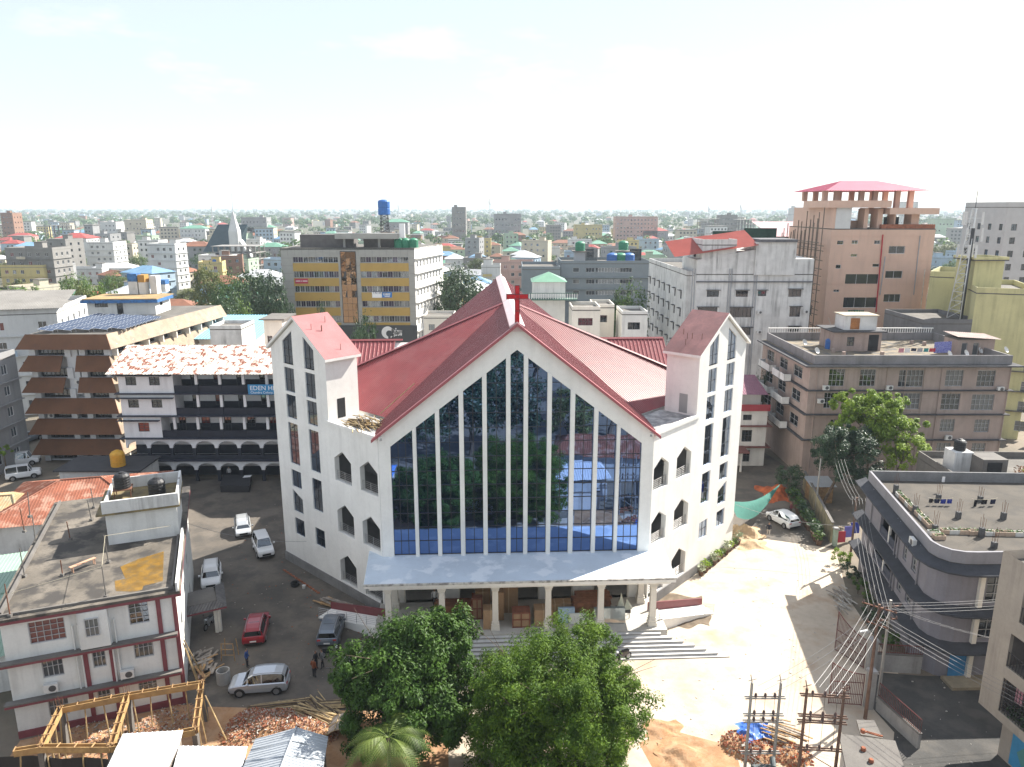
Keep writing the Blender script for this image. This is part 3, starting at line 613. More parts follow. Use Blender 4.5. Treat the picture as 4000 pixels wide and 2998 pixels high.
tank(q(s0+3.4, -BW+1.0, zt+.9), 'black ribbed water tank on a rusty frame above the stair head', r=.62, h=1.3); tank(q(s0+2.6, -1.5, zt+.15), 'black water tank with cone lid inside the stair-head parapet', r=.66, h=1.5)
st = thing('tank_stand', 'rusty steel stand carrying the ribbed black tank', 'tank stand', q(s0+3.4, -BW+1.0, zt+.15))
m = MB()
for dx in (-.6, .6):
    for dy in (-.6, .6): m.tube(q(s0+3.4+dx, -BW+1+dy, zt+.15), q(s0+3.4+dx, -BW+1+dy, zt+.88), .04, 5)
m.build('legs', rust, st); m = MB(); fr.box(m, s0+2.7, s0+4.1, zt+.83, zt+.89, -BW+.3, -BW+1.7); m.build('shelf', rust, st)
# posts on the roof
for i, (x, y, hgt) in enumerate([(245, 2250, 1.25), (415, 2335, 2.4), (425, 2200, 2.3), (40, 2410, 2.3), (97, 2255, 2.3), (117, 2022, 2.3), (96, 2080, 2.2), (358, 2035, 1.9), (368, 1985, 1.9), (275, 2110, 1.6), (140, 2125, 2.4)]):
    p = gz(x, y, LR+.16); t = thing('roof_post', 'rough pole standing on the stained flat roof of the maroon-banded house', 'post', p, 'poles on the stained roof')
    m = MB(); m.tube(p, p+V((random.uniform(-.1, .1), random.uniform(-.1, .1), hgt)), .045, 6, .035); m.build('pole', concrete if i % 3 else rust, t); m = MB(); m.ab(p.x-.12, p.x+.12, p.y-.12, p.y+.12, p.z, p.z+.18); m.build('foot', concrete, t)
p = gz(325, 2205, LR+.16); bn = thing('bench', 'pale wooden bench on the stained flat roof', 'bench', p); a, b = gz(272, 2220, LR+.6), gz(372, 2180, LR+.6); d = (b-a).normalized(); n_ = V((-d.y, d.x, 0))
m = MB(); m.box(a-n_*.15, b-a, n_*.3, (0, 0, .05)); m.build('seat', mat('bench_wood', (.5, .3, .2), .8, .15, 3), bn)
for t in (.08, .92):
    for k in (-.12, .08): q0 = a+(b-a)*t+n_*k; m = MB(); m.box((q0.x, q0.y, LR+.16), d*.06, n_*.05, (0, 0, .46)); m.build('leg', MATS['bench_wood'], bn)
# clothes lines
def wire(name, label, pts, r, m_, cat='wire', group=None, sag=.0, n=8):
    mb = MB()
    for a, b in zip(pts, pts[1:]):
        a, b = V(a), V(b); q0 = [a+(b-a)*(i/n)-V((0, 0, sag*4*(i/n)*(1-i/n))) for i in range(n+1)]; mb.path(q0, r, 4)
    o = mb.build(name, m_, org=pts[0]); return tag(o, label, cat, group)
ropem = mat('rope', (.42, .38, .28), .9, .1, 3)
wire('clothes_line', 'yellow clothes line strung between the poles of the stained roof', [gz(40, 2410, LR+.2)+V((0, 0, 1.6)), gz(415, 2335, LR+.2)+V((0, 0, 2.3)), gz(425, 2200, LR+.2)+V((0, 0, 2.2)), q(s0-.3, -.5, LR+1.2)], .018, ropem, 'clothes line')
# ================================================================== school with arcades
SY = 92.0; X0 = gy(457, 1460, SY).x; X1 = -26.0
scw = mat('school_white', (.74, .745, .75), .8, .05, .5, streak=.2); navy = mat('navy_paint', (.012, .016, .03), .7, .15, 1); navyl = mat('navy_slab', (.03, .035, .055), .7, .15, 1)
school = thing('school', 'white and navy school with arched verandahs and a rusty tin roof', 'school', ((X0+X1)/2, SY+4, 0))
fs = Fac((X0, SY), (X1, SY)); zrow = [fs.px(700, y)[1] for y in (1877, 1796, 1710, 1623, 1536, 1458)]; zrow[0] = 0.0
VD = 2.3
m = MB(); m.ab(X0, X1, SY+VD+.2, SY+9.5, 0, zrow[5]); m.build('main_wall', scw, school)
for k in range(5):
    m = MB(); m.ab(X0-.5, X1, SY-.45, SY+VD, zrow[k]-.14, zrow[k]+.0) if k else None
    if k: m.build('floor_slab', navyl, school)
    m = MB(); m.ab(X0+.02, X1, SY+VD+.1, SY+VD+.195, zrow[k]+.02, zrow[k]+1.25); m.build('dado', navy, school)
bay = 2.93; nb = int((X1-X0)/bay)+1
for k in (0, 1):                        # arcades
    z0, z1 = zrow[k], zrow[k+1]-.14; sp = z1-1.2
    for j in range(nb):
        a, b = X0+j*bay, X0+(j+1)*bay; m = MB(); c = (a+b)/2; r = bay/2-.22; N = 12
        top = [(c-r*math.cos(math.pi*i/N), sp+.85*math.sin(math.pi*i/N)) for i in range(N+1)]
        pts = [(a, z1), (a, sp-.12)]
        for (x0, y0), (x1, y1) in zip(top, top[1:]): m.box((x0, SY, y0), (x1-x0, 0, 0), (0, .25, 0), (0, 0, 0.001)); m.prism([(x0, SY, y0), (x1, SY, y1), (x1, SY, z1), (x0, SY, z1)], (0, .25, 0))
        m.ab(a, a+.22, SY, SY+.25, sp-.1, z1); m.ab(b-.22, b, SY, SY+.25, sp-.1, z1); m.build('arch', scw, school)
        m = MB(); m.ab(b-.2, b+.2, SY+.01, SY+.3, z0, sp-.1); m.build('pillar', navy, school)
        if k: m = MB(); m.ab(a+.2, b-.2, SY+.05, SY+.12, z0, z0+.6); m.build('balustrade', navy, school)
for k in (2, 3, 4):                     # open verandahs
    z0, z1 = zrow[k], zrow[k+1]-.14; st = X0+(4.9 if k == 2 else 7.0)
    for j in range(7):
        x = st+3.0*j+(1.7 if k == 2 else 2.9)
        if x > X1: break
        m = MB(); m.ab(x-.17, x+.17, SY+.02, SY+.3, z0+1.1, z1); m.build('pillar', scw, school); m = MB(); m.ab(x-.18, x+.18, SY+.01, SY+.31, z0, z0+1.1); m.build('pillar_base', navy, school)
    m = MB(); m.ab(st, X1, SY+.06, SY+.14, z0, z0+.95); m.build('balustrade', navy, school)
    # room at the left end
    hs = [(.95, 2.3, z0+1.0-z0+z0, z0+2.1), (3.95, 5.3, z0+1.0, z0+2.1)] if k > 2 else [(1.9, 3.3, z0+.8, z0+2.0)]
    hs = [(a, b, c, d) for a, b, c, d in hs]; m = MB(); f2 = Fac((X0, SY), (st, SY)); f2.wall(m, 0, f2.len, z0, z1, hs, .15); m.poly([(st, SY, z0), (st, SY+VD+.3, z0), (st, SY+VD+.3, z1), (st, SY, z1)]); m.poly([(X0, SY, z0), (X0, SY+VD+.3, z0), (X0, SY+VD+.3, z1), (X0, SY, z1)]); m.build('room_wall', scw, school)
    for h in hs: window(f2, school, h, 2, 3, rev=.1, frame='win_dark', glass='pane_dark' if k > 2 else 'pane_red')
    m = MB(); m.ab(X0-.6, st-.1, SY-.55, SY-.002, z0+2.28, z0+2.36); m.build('sunshade', navyl, school)
    fb2 = Fac((st, SY+VD+.195), (X1, SY+VD+.195))
    for j in range(6):                  # doors and windows at the back of the verandah
        a = 1.2+3.0*j
        if a+1.2 > fb2.len: break
        window(fb2, school, (a, a+(1.1 if j % 2 else .9), z0+(.8 if j % 2 else .0), z0+2.2), 2, 2, rev=-.06, frame='win_dark', glass='pane_red' if j % 3 == 1 else 'pane_dark', name='window' if j % 2 else 'door')
# rusty tin roof
rusty = mat('rusted_tin', (.72, .66, .58), .55, .12, .8, col2=(.22, .075, .04), amt=1.0, fine=2.0, contrast=(.50, .58))
zE = zrow[5]+.05; rid = fs.px(700, 1357)
ya, yb = SY-1.0, SY+5.2; zb = zE+2.6
m = MB(); ribbed(m, [(X0-1.0, yb, zb), (X1+.1, yb, zb), (X1+.1, ya, zE), (X0-1.0, ya, zE)], (0, -1, -.5), .4, .04); m.build('tin_roof', rusty, school)
m = MB(); ribbed(m, [(X0-1.0, yb, zb), (X1+.1, yb, zb), (X1+.1, yb+6, zE), (X0-1.0, yb+6, zE)], (0, 1, -.5), .4, .04); m.build('tin_roof', rusty, school)
m = MB(); m.prism([(X0, SY+.3, zE-.1), (X0, yb+4.5, zE-.1), (X0, yb, zb-.15)], (.12, 0, 0)); m.build('gable_end', scw, school)
# name board
bz = fs.px(1000, 1515)[1]; bx = gy(969, 1515, SY-.5).x
sign = thing('school_sign', 'blue name board with white lettering hung on the school top verandah', 'sign', (bx+3.2, SY-.5, bz-.75)); m = MB(); m.ab(bx, bx+7.5, SY-.62, SY-.55, bz-.75, bz+.55); m.build('board', mat('sign_blue', (.02, .22, .45), .5, .03, 1), sign)
lett = mat('sign_white', (.8, .8, .8), .6, .02, 1)
text_mesh('EDEN HR. SEC. SCHOOL', .82, 'lettering', lett, sign, (bx+.25, SY-.63, bz-.18), 0); text_mesh('Chandra Colony, Dimapur', .42, 'lettering', lett, sign, (bx+.3, SY-.63, bz-.62), 0)
# ================================================================== office block with brown sloping sunshades
brn = mat('brown_shade', (.145, .064, .03), .85, .12, .5, col2=(.05, .035, .03), amt=.35, contrast=(.58, .72)); bw = mat('fin_white', (.60, .61, .62), .8, .05, .6, streak=.2); tancon = mat('tan_shade', (.36, .28, .20), .9, .15, .5, col2=(.2, .17, .14), amt=.6)
BY = 99.5; f = Fac((gy(95, 1300, BY).x, BY), (gy(412, 1300, BY).x, BY)); Zb = lambda x, y: f.px(x/1.923, 1250+y/1.923)
rows = [Zb(500, y)[1] for y in (110, 215, 270, 380, 434, 537, 590, 693, 743, 848, 896, 1000, 1052)]
LEN = f.len; SB = V((-51.5, 131)); brnb = thing('office_block', 'office block wrapped in brown sloping sunshades with solar panels on its roof', 'building', (f.P(LEN/2, 0, -12)))
fr = Fac(f.B, SB); m = MB(); back = f.P(0, 0, -30)
m.prism([f.P(.6, 0, -1.4), f.P(LEN-.6, 0, -1.4), V((*fr.P(fr.len-.5, 0, -1.0).xy, 0)), V((back.x-3, back.y, 0))], (0, 0, rows[0]-.34)); m.build('core', bw, brnb)
m = MB(); m.prism([f.P(.2, rows[0]-.3, -.2), f.P(LEN-.2, rows[0]-.3, -.2), V((*fr.P(fr.len, 0, -.2).xy, rows[0]-.3)), V((back.x-3, back.y, rows[0]-.3))], (0, 0, .2)); m.build('roof', roofslab, brnb)
def shade(f_, a0, a1, zt, zb_, out_, mat_, fl0=0.0, fl1=0.0, top=-.05):
    m = MB(); p = [f_.P(a0, zt, top), f_.P(a1, zt, top), f_.P(a1+fl1, zb_, out_), f_.P(a0-fl0, zb_, out_)]
    m.poly(p); m.poly([x-f_.n3*.12-V((0, 0, .02)) for x in p]); m.poly([p[3], p[2], p[2]-f_.n3*.12, p[3]-f_.n3*.12]); m.poly([p[0], p[3], p[3]-f_.n3*.12, p[0]-f_.n3*.12]); m.poly([p[1], p[2], p[2]-f_.n3*.12, p[1]-f_.n3*.12]); m.build('sunshade', mat_, brnb)
for k in range(6):
    zt, zb_, zw = rows[2*k], rows[2*k+1], rows[2*k+2] if 2*k+2 < len(rows) else rows[2*k+1]-1.6
    gap = k in (1, 2)
    if gap: shade(f, .0, LEN*.43, zt, zb_, 1.0, brn, 1.0, -.1); shade(f, LEN*.60, LEN, zt, zb_, 1.0, brn, -.1, 1.0)
    else: shade(f, 0, LEN, zt, zb_, 1.0, brn, 1.0, 1.0)
    shade(fr, 0.2, fr.len, zt, zb_, 1.0, tancon, .9, 0)
    zw0 = zw; piers = (.0, .44, .62, .93) if k < 3 else (.0, .42, .62, .93)
    for p in piers:
        m = MB(); f.box(m, LEN*p+.05, LEN*p+.85, zw0-.2, zb_+.3, -1.4, -.25); m.build('pier', bw, brnb)
    for a, b in ((.09, .43), (.52, .61) if k > 2 else (.0, .0), (.69, .92)):
        if b > a: window(f, brnb, (LEN*a, LEN*b, zw0-.05, zb_+.1), 6, 1, rev=.9, frame='win_dark', glass='pane_dark')
    m = MB(); f.box(m, 0, LEN, zw0-.25, zw0-.05, -1.4, -.6); m.build('sill_wall', bw, brnb)
    nf = 9
    for j in range(nf):
        a = 1.0+(fr.len-2)*j/(nf-1); m = MB(); fr.box(m, a-.12, a+.12, zw0-.2, zb_+.5, -.6, .75); m.build('fin', cream, brnb)
        if j < nf-1: window(fr, brnb, (a+.3, a+(fr.len-2)/(nf-1)-.3, zw0, zb_+.1), 3, 1, rev=.7, frame='win_dark', glass='pane_dark')
m = MB(); m.box(f.P(LEN*.45, rows[5]-.5, -.5), f.e3*LEN*.14, -f.n3*.9, (0, 0, rows[1]-rows[5]+.5)); m.build('recess_wall', bw, brnb)
aircon(Fac(f.P(0, 0, -.5).xy, f.P(LEN, 0, -.5).xy), 'white air conditioner in the recess of the brown-shaded office block', LEN*.56, rows[4]-1.0, .02); aircon(Fac(f.P(0, 0, -.5).xy, f.P(LEN, 0, -.5).xy), 'white air conditioner in a window strip of the brown-shaded office block', LEN*.16, rows[8]+.1, .05)
# solar panels on the roof, each panel its own object
pv = glassmat('solar_cell', (.02, .03, .055), (.55, .62, .75), .30, .08); alu = mat('aluminium', (.62, .63, .64), .4, .05, 2, metal=.8)
RZ = rows[0]-.05
org = f.P(1.0, RZ, -1.2)
for r in range(5):
    base = org+V((2.28*r, .4*r, 0)); n_c = 15-r
    arr = thing('solar_array', ['row of dark blue solar panels at the left edge of the office roof', 'second row of solar panels from the left edge of the office roof', 'middle row of solar panels on the office roof', 'row of solar panels beside the middle row towards the tan shades', 'row of solar panels along the tan shaded flank'][r], 'solar panels', base, 'solar panel rows')
    for c in range(n_c):
        o = base+V((0, c*1.02, .5))
        if not c:
            m = MB(); m.box(o, (2.05, 0, -.22), (0, .98, 0.16), (0.01, 0, .035)); pan = m.build('panel', pv, arr); m = MB()
            for q0 in (0, .95): m.box(o+V((0, q0, .036+.155*q0)), (2.05, 0, -.22), (0, .045, .007), (0, 0, .014))
            for q0 in (0, 1.0, 2.0): m.box(o+V((q0, 0, .037-.1073*q0)), (.05, 0, -.005), (0, .98, .16), (0, 0, .015))
            pf = m.build('frame', alu, pan)
        else:
            c1 = pan.copy(); COL.link(c1); c1.parent = arr; c1.location = (0, c*1.02, 0); c2 = pf.copy(); COL.link(c2); c2.parent = c1; c2.location = (0, 0, 0)
    m = MB()
    for c in range(0, n_c+1, 3):
        for x, h in ((.1, .48), (1.95, .28)): q0 = base+V((x, c*1.02+.3, 0)); m.tube(q0, q0+V((0, 0, h)), .04, 5)
    m.build('mount', alu, arr)
# roof house with blue trim and water tanks
bt = mat('blue_trim', (.05, .17, .40), .7, .1, 1.5, col2=(.03, .04, .07), amt=.5)
pA, pB = gz(338, 1235, RZ), gz(605, 1232, RZ)
rh, f3, fr3, fl3 = block('roof_house', 'white rooftop house with a blue edged slab above the solar panels', 'roof house', (pA.x, pA.y+.5), (pB.x, pB.y+.5), 6.5, RZ+2.5, lfw, mat('lichen_slab', (.36, .24, .10), .95, .2, .4, col2=(.16, .14, .11), amt=.6), front=[(1.2, 3.2, RZ+1.3, RZ+2.1, 5, 1)], right=[(2, 3.2, RZ+1.2, RZ+2.1)], parapet=0, z0=RZ, over=.5)
m = MB(); f3.box(m, -.7, f3.len+.6, RZ+2.0, RZ+2.5, .35, .62); fr3.box(m, -.3, 6.5, RZ+2.0, RZ+2.5, .35, .6); m.build('blue_edge', bt, rh)
window(f3, rh, (4.6, 5.5, RZ+.05, RZ+1.9), 1, 1, rev=-.05, frame='win_dark', glass='pane_dark', name='door')
for i, (x0, x1, y, col) in enumerate(((505, 540, 1150, bt), (545, 570, 1150, oldwhite), (590, 615, 1148, oldwhite), (620, 648, 1140, bt))):
    a = gz(x0, y, RZ+2.7); b = gz(x1, y, RZ+2.7); t = thing('concrete_tank', ['tall blue painted concrete tank on the rooftop house', 'tall stained white tank pillar between painted rooftop tanks', 'white rooftop tank block with a grey shadowed side', 'short blue and white rooftop tank at the slab end'][i], 'water tank', ((a.x+b.x)/2, a.y+.8, RZ+2.68)); m = MB(); hh = (3.4, 3.2, 3.0, 2.0)[i]; m.ab(a.x, b.x, a.y, a.y+1.5, RZ+2.68, RZ+2.68+hh*.62); m.build('body', oldwhite, t); m = MB(); m.ab(a.x-.03, b.x+.03, a.y-.03, a.y+1.53, RZ+2.68+hh*.62, RZ+2.68+hh); m.build('upper_tank', col if i != 1 else mat('ochre', (.40, .22, .06), .8, .1, 1), t)
# ================================================================== grey building with a roof garden (right foreground)
gw = mat('grey_lilac_wall', (.225, .22, .25), .85, .07, .5, streak=.3); shm = mat('dark_shade_slab', (.05, .053, .063), .9, .15, 1, bump=.2); gpar = mat('parapet_grey', (.25, .245, .265), .85, .08, .5, streak=.3)
GZ = 9.4
GP = [(34.3, 67.4), (31.75, 52.0), (31.95, 51.1), (32.45, 50.45), (33.3, 50.1), (34.2, 50.05), (50, 50.6), (52, 66.6)]
gb = thing('grey_building', 'grey lilac building with rounded corner, dark sunshade bands and rooftop planters', 'building', (40, 58, 0))
fL = Fac(GP[0], GP[1]); fF = Fac(GP[5], GP[6]); ZG = lambda f, x, y: f.px(3100+x/1.3844, 1800+y/1.3844)
def gr(f, x0, y0, x1, y1, *e):
    a, z1 = ZG(f, x0, y0); b, z0 = ZG(f, x1, y1); return [min(a, b), max(a, b), min(z0, z1), max(z0, z1), *e]
FH = 3.05
hl = [[4.6, 9.0, 6.2, 8.75], [10.6, 11.5, 6.6, 8.5, 2, 4], [12.6, 13.6, 6.6, 8.5, 2, 4], [3.6, 9.0, 3.2, 5.7], [10.2, 11.2, 3.6, 5.4, 2, 4], [12.2, 13.3, 3.6, 5.4, 2, 4], [2.2, 7.6, .5, 2.65]]
hf = [[1.0, 3.2, 6.3, 8.5, 3, 3], [4.6, 6.6, 6.3, 8.5, 3, 3], [8, 10, 6.3, 8.5, 3, 3], [.8, 3.1, 3.3, 5.5, 3, 3], [4.4, 6.5, 3.3, 5.5, 3, 3], [8, 10, 3.3, 5.5, 3, 3]]
m = MB(); fL.wall(m, 0, fL.len, 0, GZ, [h[:4] for h in hl], .25); fF.wall(m, 0, fF.len, 0, GZ, [h[:4] for h in hf], .25)
for a, b in zip(GP[1:5], GP[2:6]): m.poly([(*a, 0), (*b, 0), (*b, GZ), (*a, GZ)])
m.poly([(*GP[6], 0), (*GP[7], 0), (*GP[7], GZ), (*GP[6], GZ)]); m.poly([(*GP[7], 0), (*GP[0], 0), (*GP[0], GZ), (*GP[7], GZ)]); m.build('wall', gw, gb)
for f_, hs in ((fL, hl), (fF, hf)):
    for h in hs:
        if len(h) > 4: window(f_, gb, h, h[4], h[5], rev=.15, frame='win_frame', glass='pane_dark')
for h in (hl[0], hl[3], hl[6]):     # open balconies
    m = MB(); fL.box(m, h[0]-.1, h[1]+.1, h[2]-.1, h[3]+.1, -2.2, -2.1); m.build('balcony_back', gw, gb)
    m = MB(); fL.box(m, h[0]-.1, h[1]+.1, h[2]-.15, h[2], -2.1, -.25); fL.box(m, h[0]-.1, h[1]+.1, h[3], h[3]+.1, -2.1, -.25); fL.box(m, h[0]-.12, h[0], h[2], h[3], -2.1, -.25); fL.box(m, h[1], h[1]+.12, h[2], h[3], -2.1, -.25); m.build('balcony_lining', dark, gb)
    m = MB(); fL.box(m, (h[0]+h[1])/2-.09, (h[0]+h[1])/2+.09, h[2], h[3], -.22, -.04); m.build('balcony_post', white, gb)
    m = MB(); fL.box(m, h[0], h[1], h[2], h[2]+.7, -.2, -.1); m.build('balcony_rail', mat('balcony_navy', (.05, .06, .09), .8, .1, 1), gb)
def ring(pts, d):
    out_ = []; n = len(pts)
    for i, p in enumerate(pts):
        a = V(pts[max(i-1, 0)]); b = V(pts[min(i+1, n-1)]); e = (b-a).normalized(); out_.append((p[0]+e.y*d, p[1]-e.x*d))
    return out_
edgeP = [(34.5, 68.3)]+GP[1:7]
for zt in (GZ+.05, 6.1, 3.05):      # sloping dark sunshade bands that follow the rounded corner
    i0, o0 = ring(edgeP, .0), ring(edgeP, .95)
    m = MB()
    for k in range(len(edgeP)-1):
        m.poly([(*i0[k], zt), (*i0[k+1], zt), (*o0[k+1], zt-.42), (*o0[k], zt-.42)]); m.poly([(*i0[k], zt-.5), (*i0[k+1], zt-.5), (*o0[k+1], zt-.55), (*o0[k], zt-.55)]); m.poly([(*o0[k], zt-.42), (*o0[k+1], zt-.42), (*o0[k+1], zt-.55), (*o0[k], zt-.55)])
    m.poly([(*i0[0], zt), (*o0[0], zt-.42), (*o0[0], zt-.55), (*i0[0], zt-.5)]); m.build('sunshade', shm, gb)
m = MB(); m.prism([(*p, GZ-.1) for p in GP], (0, 0, .2)); m.build('roof', mat('sandy_roof', (.092, .08, .065), .95, .15, .3, col2=(.055, .05, .044), amt=.7, contrast=(.45, .64)), gb)
i0, o0 = ring(GP[:7], -.16), ring(GP[:7], .03); m = MB()
for k in range(6): m.prism([(*i0[k], GZ+.1), (*i0[k+1], GZ+.1), (*o0[k+1], GZ+.1), (*o0[k], GZ+.1)], (0, 0, .95 if k < 6 else .5))
m.build('parapet', gpar, gb); m = MB(); fb_ = Fac(GP[7], GP[0]); fb_.box(m, 0, fb_.len, GZ+.1, GZ+1.05, -.16, .02); m.build('rear_parapet', mat('mould_parapet', (.20, .20, .20), .95, .15, .6, streak=.5), gb)
for a in (.3, 3.7):                 # pale pilasters on the street side, shop shutter
    for z0, z1 in ((3.1, 5.75), (6.1, 8.9), (.0, 2.6)): m = MB(); fF.box(m, a, a+.35, z0, z1, .003, .30); m.build('pilaster', cream, gb)
m = MB(); fF.box(m, -1.0, .28, .25, 2.4, .003, .06); m.build('shop_shutter', mat('shutter_blue', (.04, .20, .42), .6, .08, 1), gb)
m = MB(); fF.box(m, -1.5, fF.len, 0, .25, .003, 1.5); m.build('forecourt_step', mat('worn_kerb', (.30, .25, .17), .9, .2, 1), gb)
for k in range(4):
    s_ = (2.2, 9.6, 14.2, 8.95)[k]; m = MB(); m.tube(fL.P(s_, 0, .1), fL.P(s_, GZ, .1), .06, 6); m.build('drain_pipe', gpar, gb)
aircon(Fac(fL.P(0, 0, .95).xy, fL.P(fL.len, 0, .95).xy), 'white air conditioner standing on the sunshade of the grey lilac building', 13.6, GZ-.3, -.6)
# rooftop rebar stumps, planters, washing
stump = mat('stump_concrete', (.10, .10, .10), .95, .2, 2)
ZR_ = lambda x, y: gz(3000+x/2.211, 1400+y/2.211, GZ+.1)
for (x, y, h) in [(1470, 1222, .5), (1830, 1238, .5), (1640, 1383, .6), (2030, 1390, .6), (1950, 1640, .5), (1100, 1165, .8), (1270, 1330, .6), (1440, 1490, .5), (1840, 1545, .8)]:
    p = ZR_(x, y); t = thing('column_stub', 'dark column stub with rebar starters on the roof-garden slab', 'column stub', p, 'column stubs on the roof garden'); m = MB(); m.ab(p.x-.17, p.x+.17, p.y-.17, p.y+.17, p.z, p.z+h); m.build('stub', stump, t)
    m = MB()
    for dx in (-.11, .11):
        for dy in (-.11, .11): m.tube(p+V((dx, dy, h)), p+V((dx*1.3, dy*1.2, h+.95+random.uniform(-.2, .3))), .014, 4)
    m.build('rebar', rust, t)
leafp = mat('planter_leaf', (.10, .20, .05), .7, .3, 4); crate = mat('planter_box', (.50, .38, .28), .85, .15, 2); cratew = mat('planter_white', (.62, .62, .58), .8, .1, 2); soil = mat('soil', (.10, .07, .05), .95, .2, 3)
def leaves(mb, c, r, n, size, flat=1.0, rnd=random):
    for _ in range(n):
        a = rnd.uniform(0, 6.283); u = rnd.uniform(-1, 1); q = rnd.random()**.4*r; s_ = math.sqrt(1-u*u)
        p = V(c)+V((q*s_*math.cos(a), q*s_*math.sin(a), q*u*flat)); d = V((rnd.gauss(0, 1), rnd.gauss(0, 1), rnd.gauss(0, .6))).normalized(); e = d.cross(V((rnd.gauss(0, 1), rnd.gauss(0, 1), rnd.gauss(0, 1)))).normalized()
        L2 = size*rnd.uniform(.6, 1.3); mb.poly([p-d*L2, p+e*L2*.42, p+d*L2, p-e*L2*.42])
pl = [(1135, 1195), (1160, 1220), (1190, 1250), (1215, 1278), (1240, 1305), (1300, 1360), (1330, 1390), (1362, 1420), (1395, 1455), (1430, 1525), (1475, 1560), (1540, 1510), (1600, 1512), (1690, 1515), (1775, 1520), (1910, 1525), (1990, 1528), (2080, 1530), (2165, 1532)]
for i, (x, y) in enumerate(pl):
    p = ZR_(x, y); rz = fL.rz if i < 9 else 0
    t = thing('planter_box', 'plant trough with green shoots in the row lining the roof-garden edge', 'planter', p, 'planter boxes on the roof garden', rz); e = V((1, 0, 0)); n_ = V((0, 1, 0)); m = MB(); L2, W2 = .42, .24
    o0_ = p; m.box(o0_+V((-L2, -W2, 0)), e*2*L2, n_*.04, (0, 0, .34)); m.box(o0_+V((-L2, W2-.04, 0)), e*2*L2, n_*.04, (0, 0, .34)); m.box(o0_+V((-L2, -W2+.04, 0)), e*.04, n_*(2*W2-.08), (0, 0, .34)); m.box(o0_+V((L2-.04, -W2+.04, 0)), e*.04, n_*(2*W2-.08), (0, 0, .34)); m.build('box', crate if i % 3 else cratew, t)
    m = MB(); m.box(o0_+V((-L2+.04, -W2+.04, .02)), e*(2*L2-.08), n_*(2*W2-.08), (0, 0, .25)); m.build('soil', soil, t)
    m = MB()
    for k in range(3): leaves(m, o0_+V((-.25+.25*k, 0, .38)), .2, 10, .09)
    m.build('plants', leafp, t)
def laundry(a, b, items, label, sag=.15, hgt=.6):
    a, b = V(a), V(b); wire('clothes_line', 'thin line holding '+label, [a, b], .012, ropem, 'clothes line', sag=sag, n=6); n = len(items); d = (b-a).normalized()
    for i, (c, w_, h, nm) in enumerate(items):
        p = a+(b-a)*((i+.5)/n)-V((0, 0, sag)); mm = MB(); N = 5
        col_ = [p+d*(w_*(j/N-.5)) for j in range(N+1)]; nn = V((-d.y, d.x, 0))
        for j in range(N):
            q0, q1 = col_[j]+nn*.03*math.sin(j*2.1), col_[j+1]+nn*.03*math.sin((j+1)*2.1); mm.poly([q0, q1, q1-V((0, 0, h))+nn*.05, q0-V((0, 0, h))+nn*.05]); mm.poly([q0+nn*.012, q1+nn*.012, q1-V((0, 0, h))+nn*.062, q0-V((0, 0, h))+nn*.062])
        o = mm.build('garment', c, org=p); tag(o, nm, 'laundry', 'laundry on roof lines')
cl = {k: mat('cloth_'+k, v, .9, .1, 3) for k, v in dict(black=(.015, .015, .02), blue=(.03, .05, .30), navy=(.02, .025, .06), white=(.7, .7, .7), pink=(.55, .25, .30), red=(.40, .04, .06), teal=(.05, .25, .25), violet=(.16, .16, .48), grey=(.35, .34, .36), maroon=(.18, .03, .04)).items()}
p1, p2 = ZR_(1475, 1225)+V((0, 0, .85)), ZR_(1645, 1385)+V((0, 0, .9))
laundry(ZR_(1375, 1270)+V((0, 0, .75)), ZR_(1590, 1275)+V((0, 0, .75)), [(cl['black'], .32, .38, 'black garment at the blue shorts end of the roof-garden line'), (cl['navy'], .40, .42, 'navy garment next to blue shorts on the roof-garden line'), (cl['blue'], .42, .45, 'bright blue shorts beside the navy garment on the line'), (cl['blue'], .40, .42, 'bright blue shorts at the line end above the roof garden')], 'black and blue garments over the roof garden')
laundry(ZR_(1750, 1282)+V((0, 0, .75)), ZR_(1975, 1275)+V((0, 0, .75)), [(cl['black'], .25, .9, 'long black trousers hanging over the roof garden'), (cl['black'], .5, .45, 'wide black top beside long trousers on the roof line'), (cl['navy'], .45, .45, 'dark navy cloth at the end of the all dark roof line')], 'dark trousers over the roof garden')
tag(MB().ab(ZR_(1500, 1150).x-.1, ZR_(1500, 1150).x+.15, ZR_(1500, 1150).y, ZR_(1500, 1150).y+.04, GZ+1.0, GZ+1.5).build('garment', cl['white'], org=ZR_(1500, 1150)+V((0, 0, .9))), 'white cloth hung on rebar above the roof garden', 'laundry', 'laundry on roof lines')
# ================================================================== apartment with grilled balconies (right edge)
apw = mat('apartment_cream', (.40, .345, .285), .85, .08, .5, streak=.45); AX, AY = 30.9, 43.0
f = Fac((AX, AY), (32.6, 29.0)); apt = thing('apartment_block', 'cream apartment block with grilled balconies and a blue ground floor shutter', 'building', f.P(7, 0, -5)); ap = lambda x, y: ZG(f, x, y)
oph = [(2.0, 7.0, 10.2, 12.6), (1.6, 6.6, 6.9, 9.2), (1.6, 5.4, 3.7, 6.1), (7.2, 11, 10.2, 12.6), (7.2, 11, 6.9, 9.2), (6.4, 10, 3.7, 6.1)]
m = MB(); f.wall(m, 0, f.len, 3.1, 14.0, oph, .25); m.poly([f.P(0, 3.1), f.P(0, 3.1, -12), f.P(0, 14, -12), f.P(0, 14)]); m.poly([f.P(0, 3.1), f.P(f.len, 3.1), f.P(f.len, 3.1, -12), f.P(0, 3.1, -12)]); m.build('wall', apw, apt)
m = MB(); f.box(m, 1.2, f.len, 0, 3.1, -11, -.9); m.build('ground_floor_wall', apw, apt)
m = MB(); f.box(m, .02, f.len, 13.2, 13.4, -12, -.25); m.build('roof', roofslab, apt)
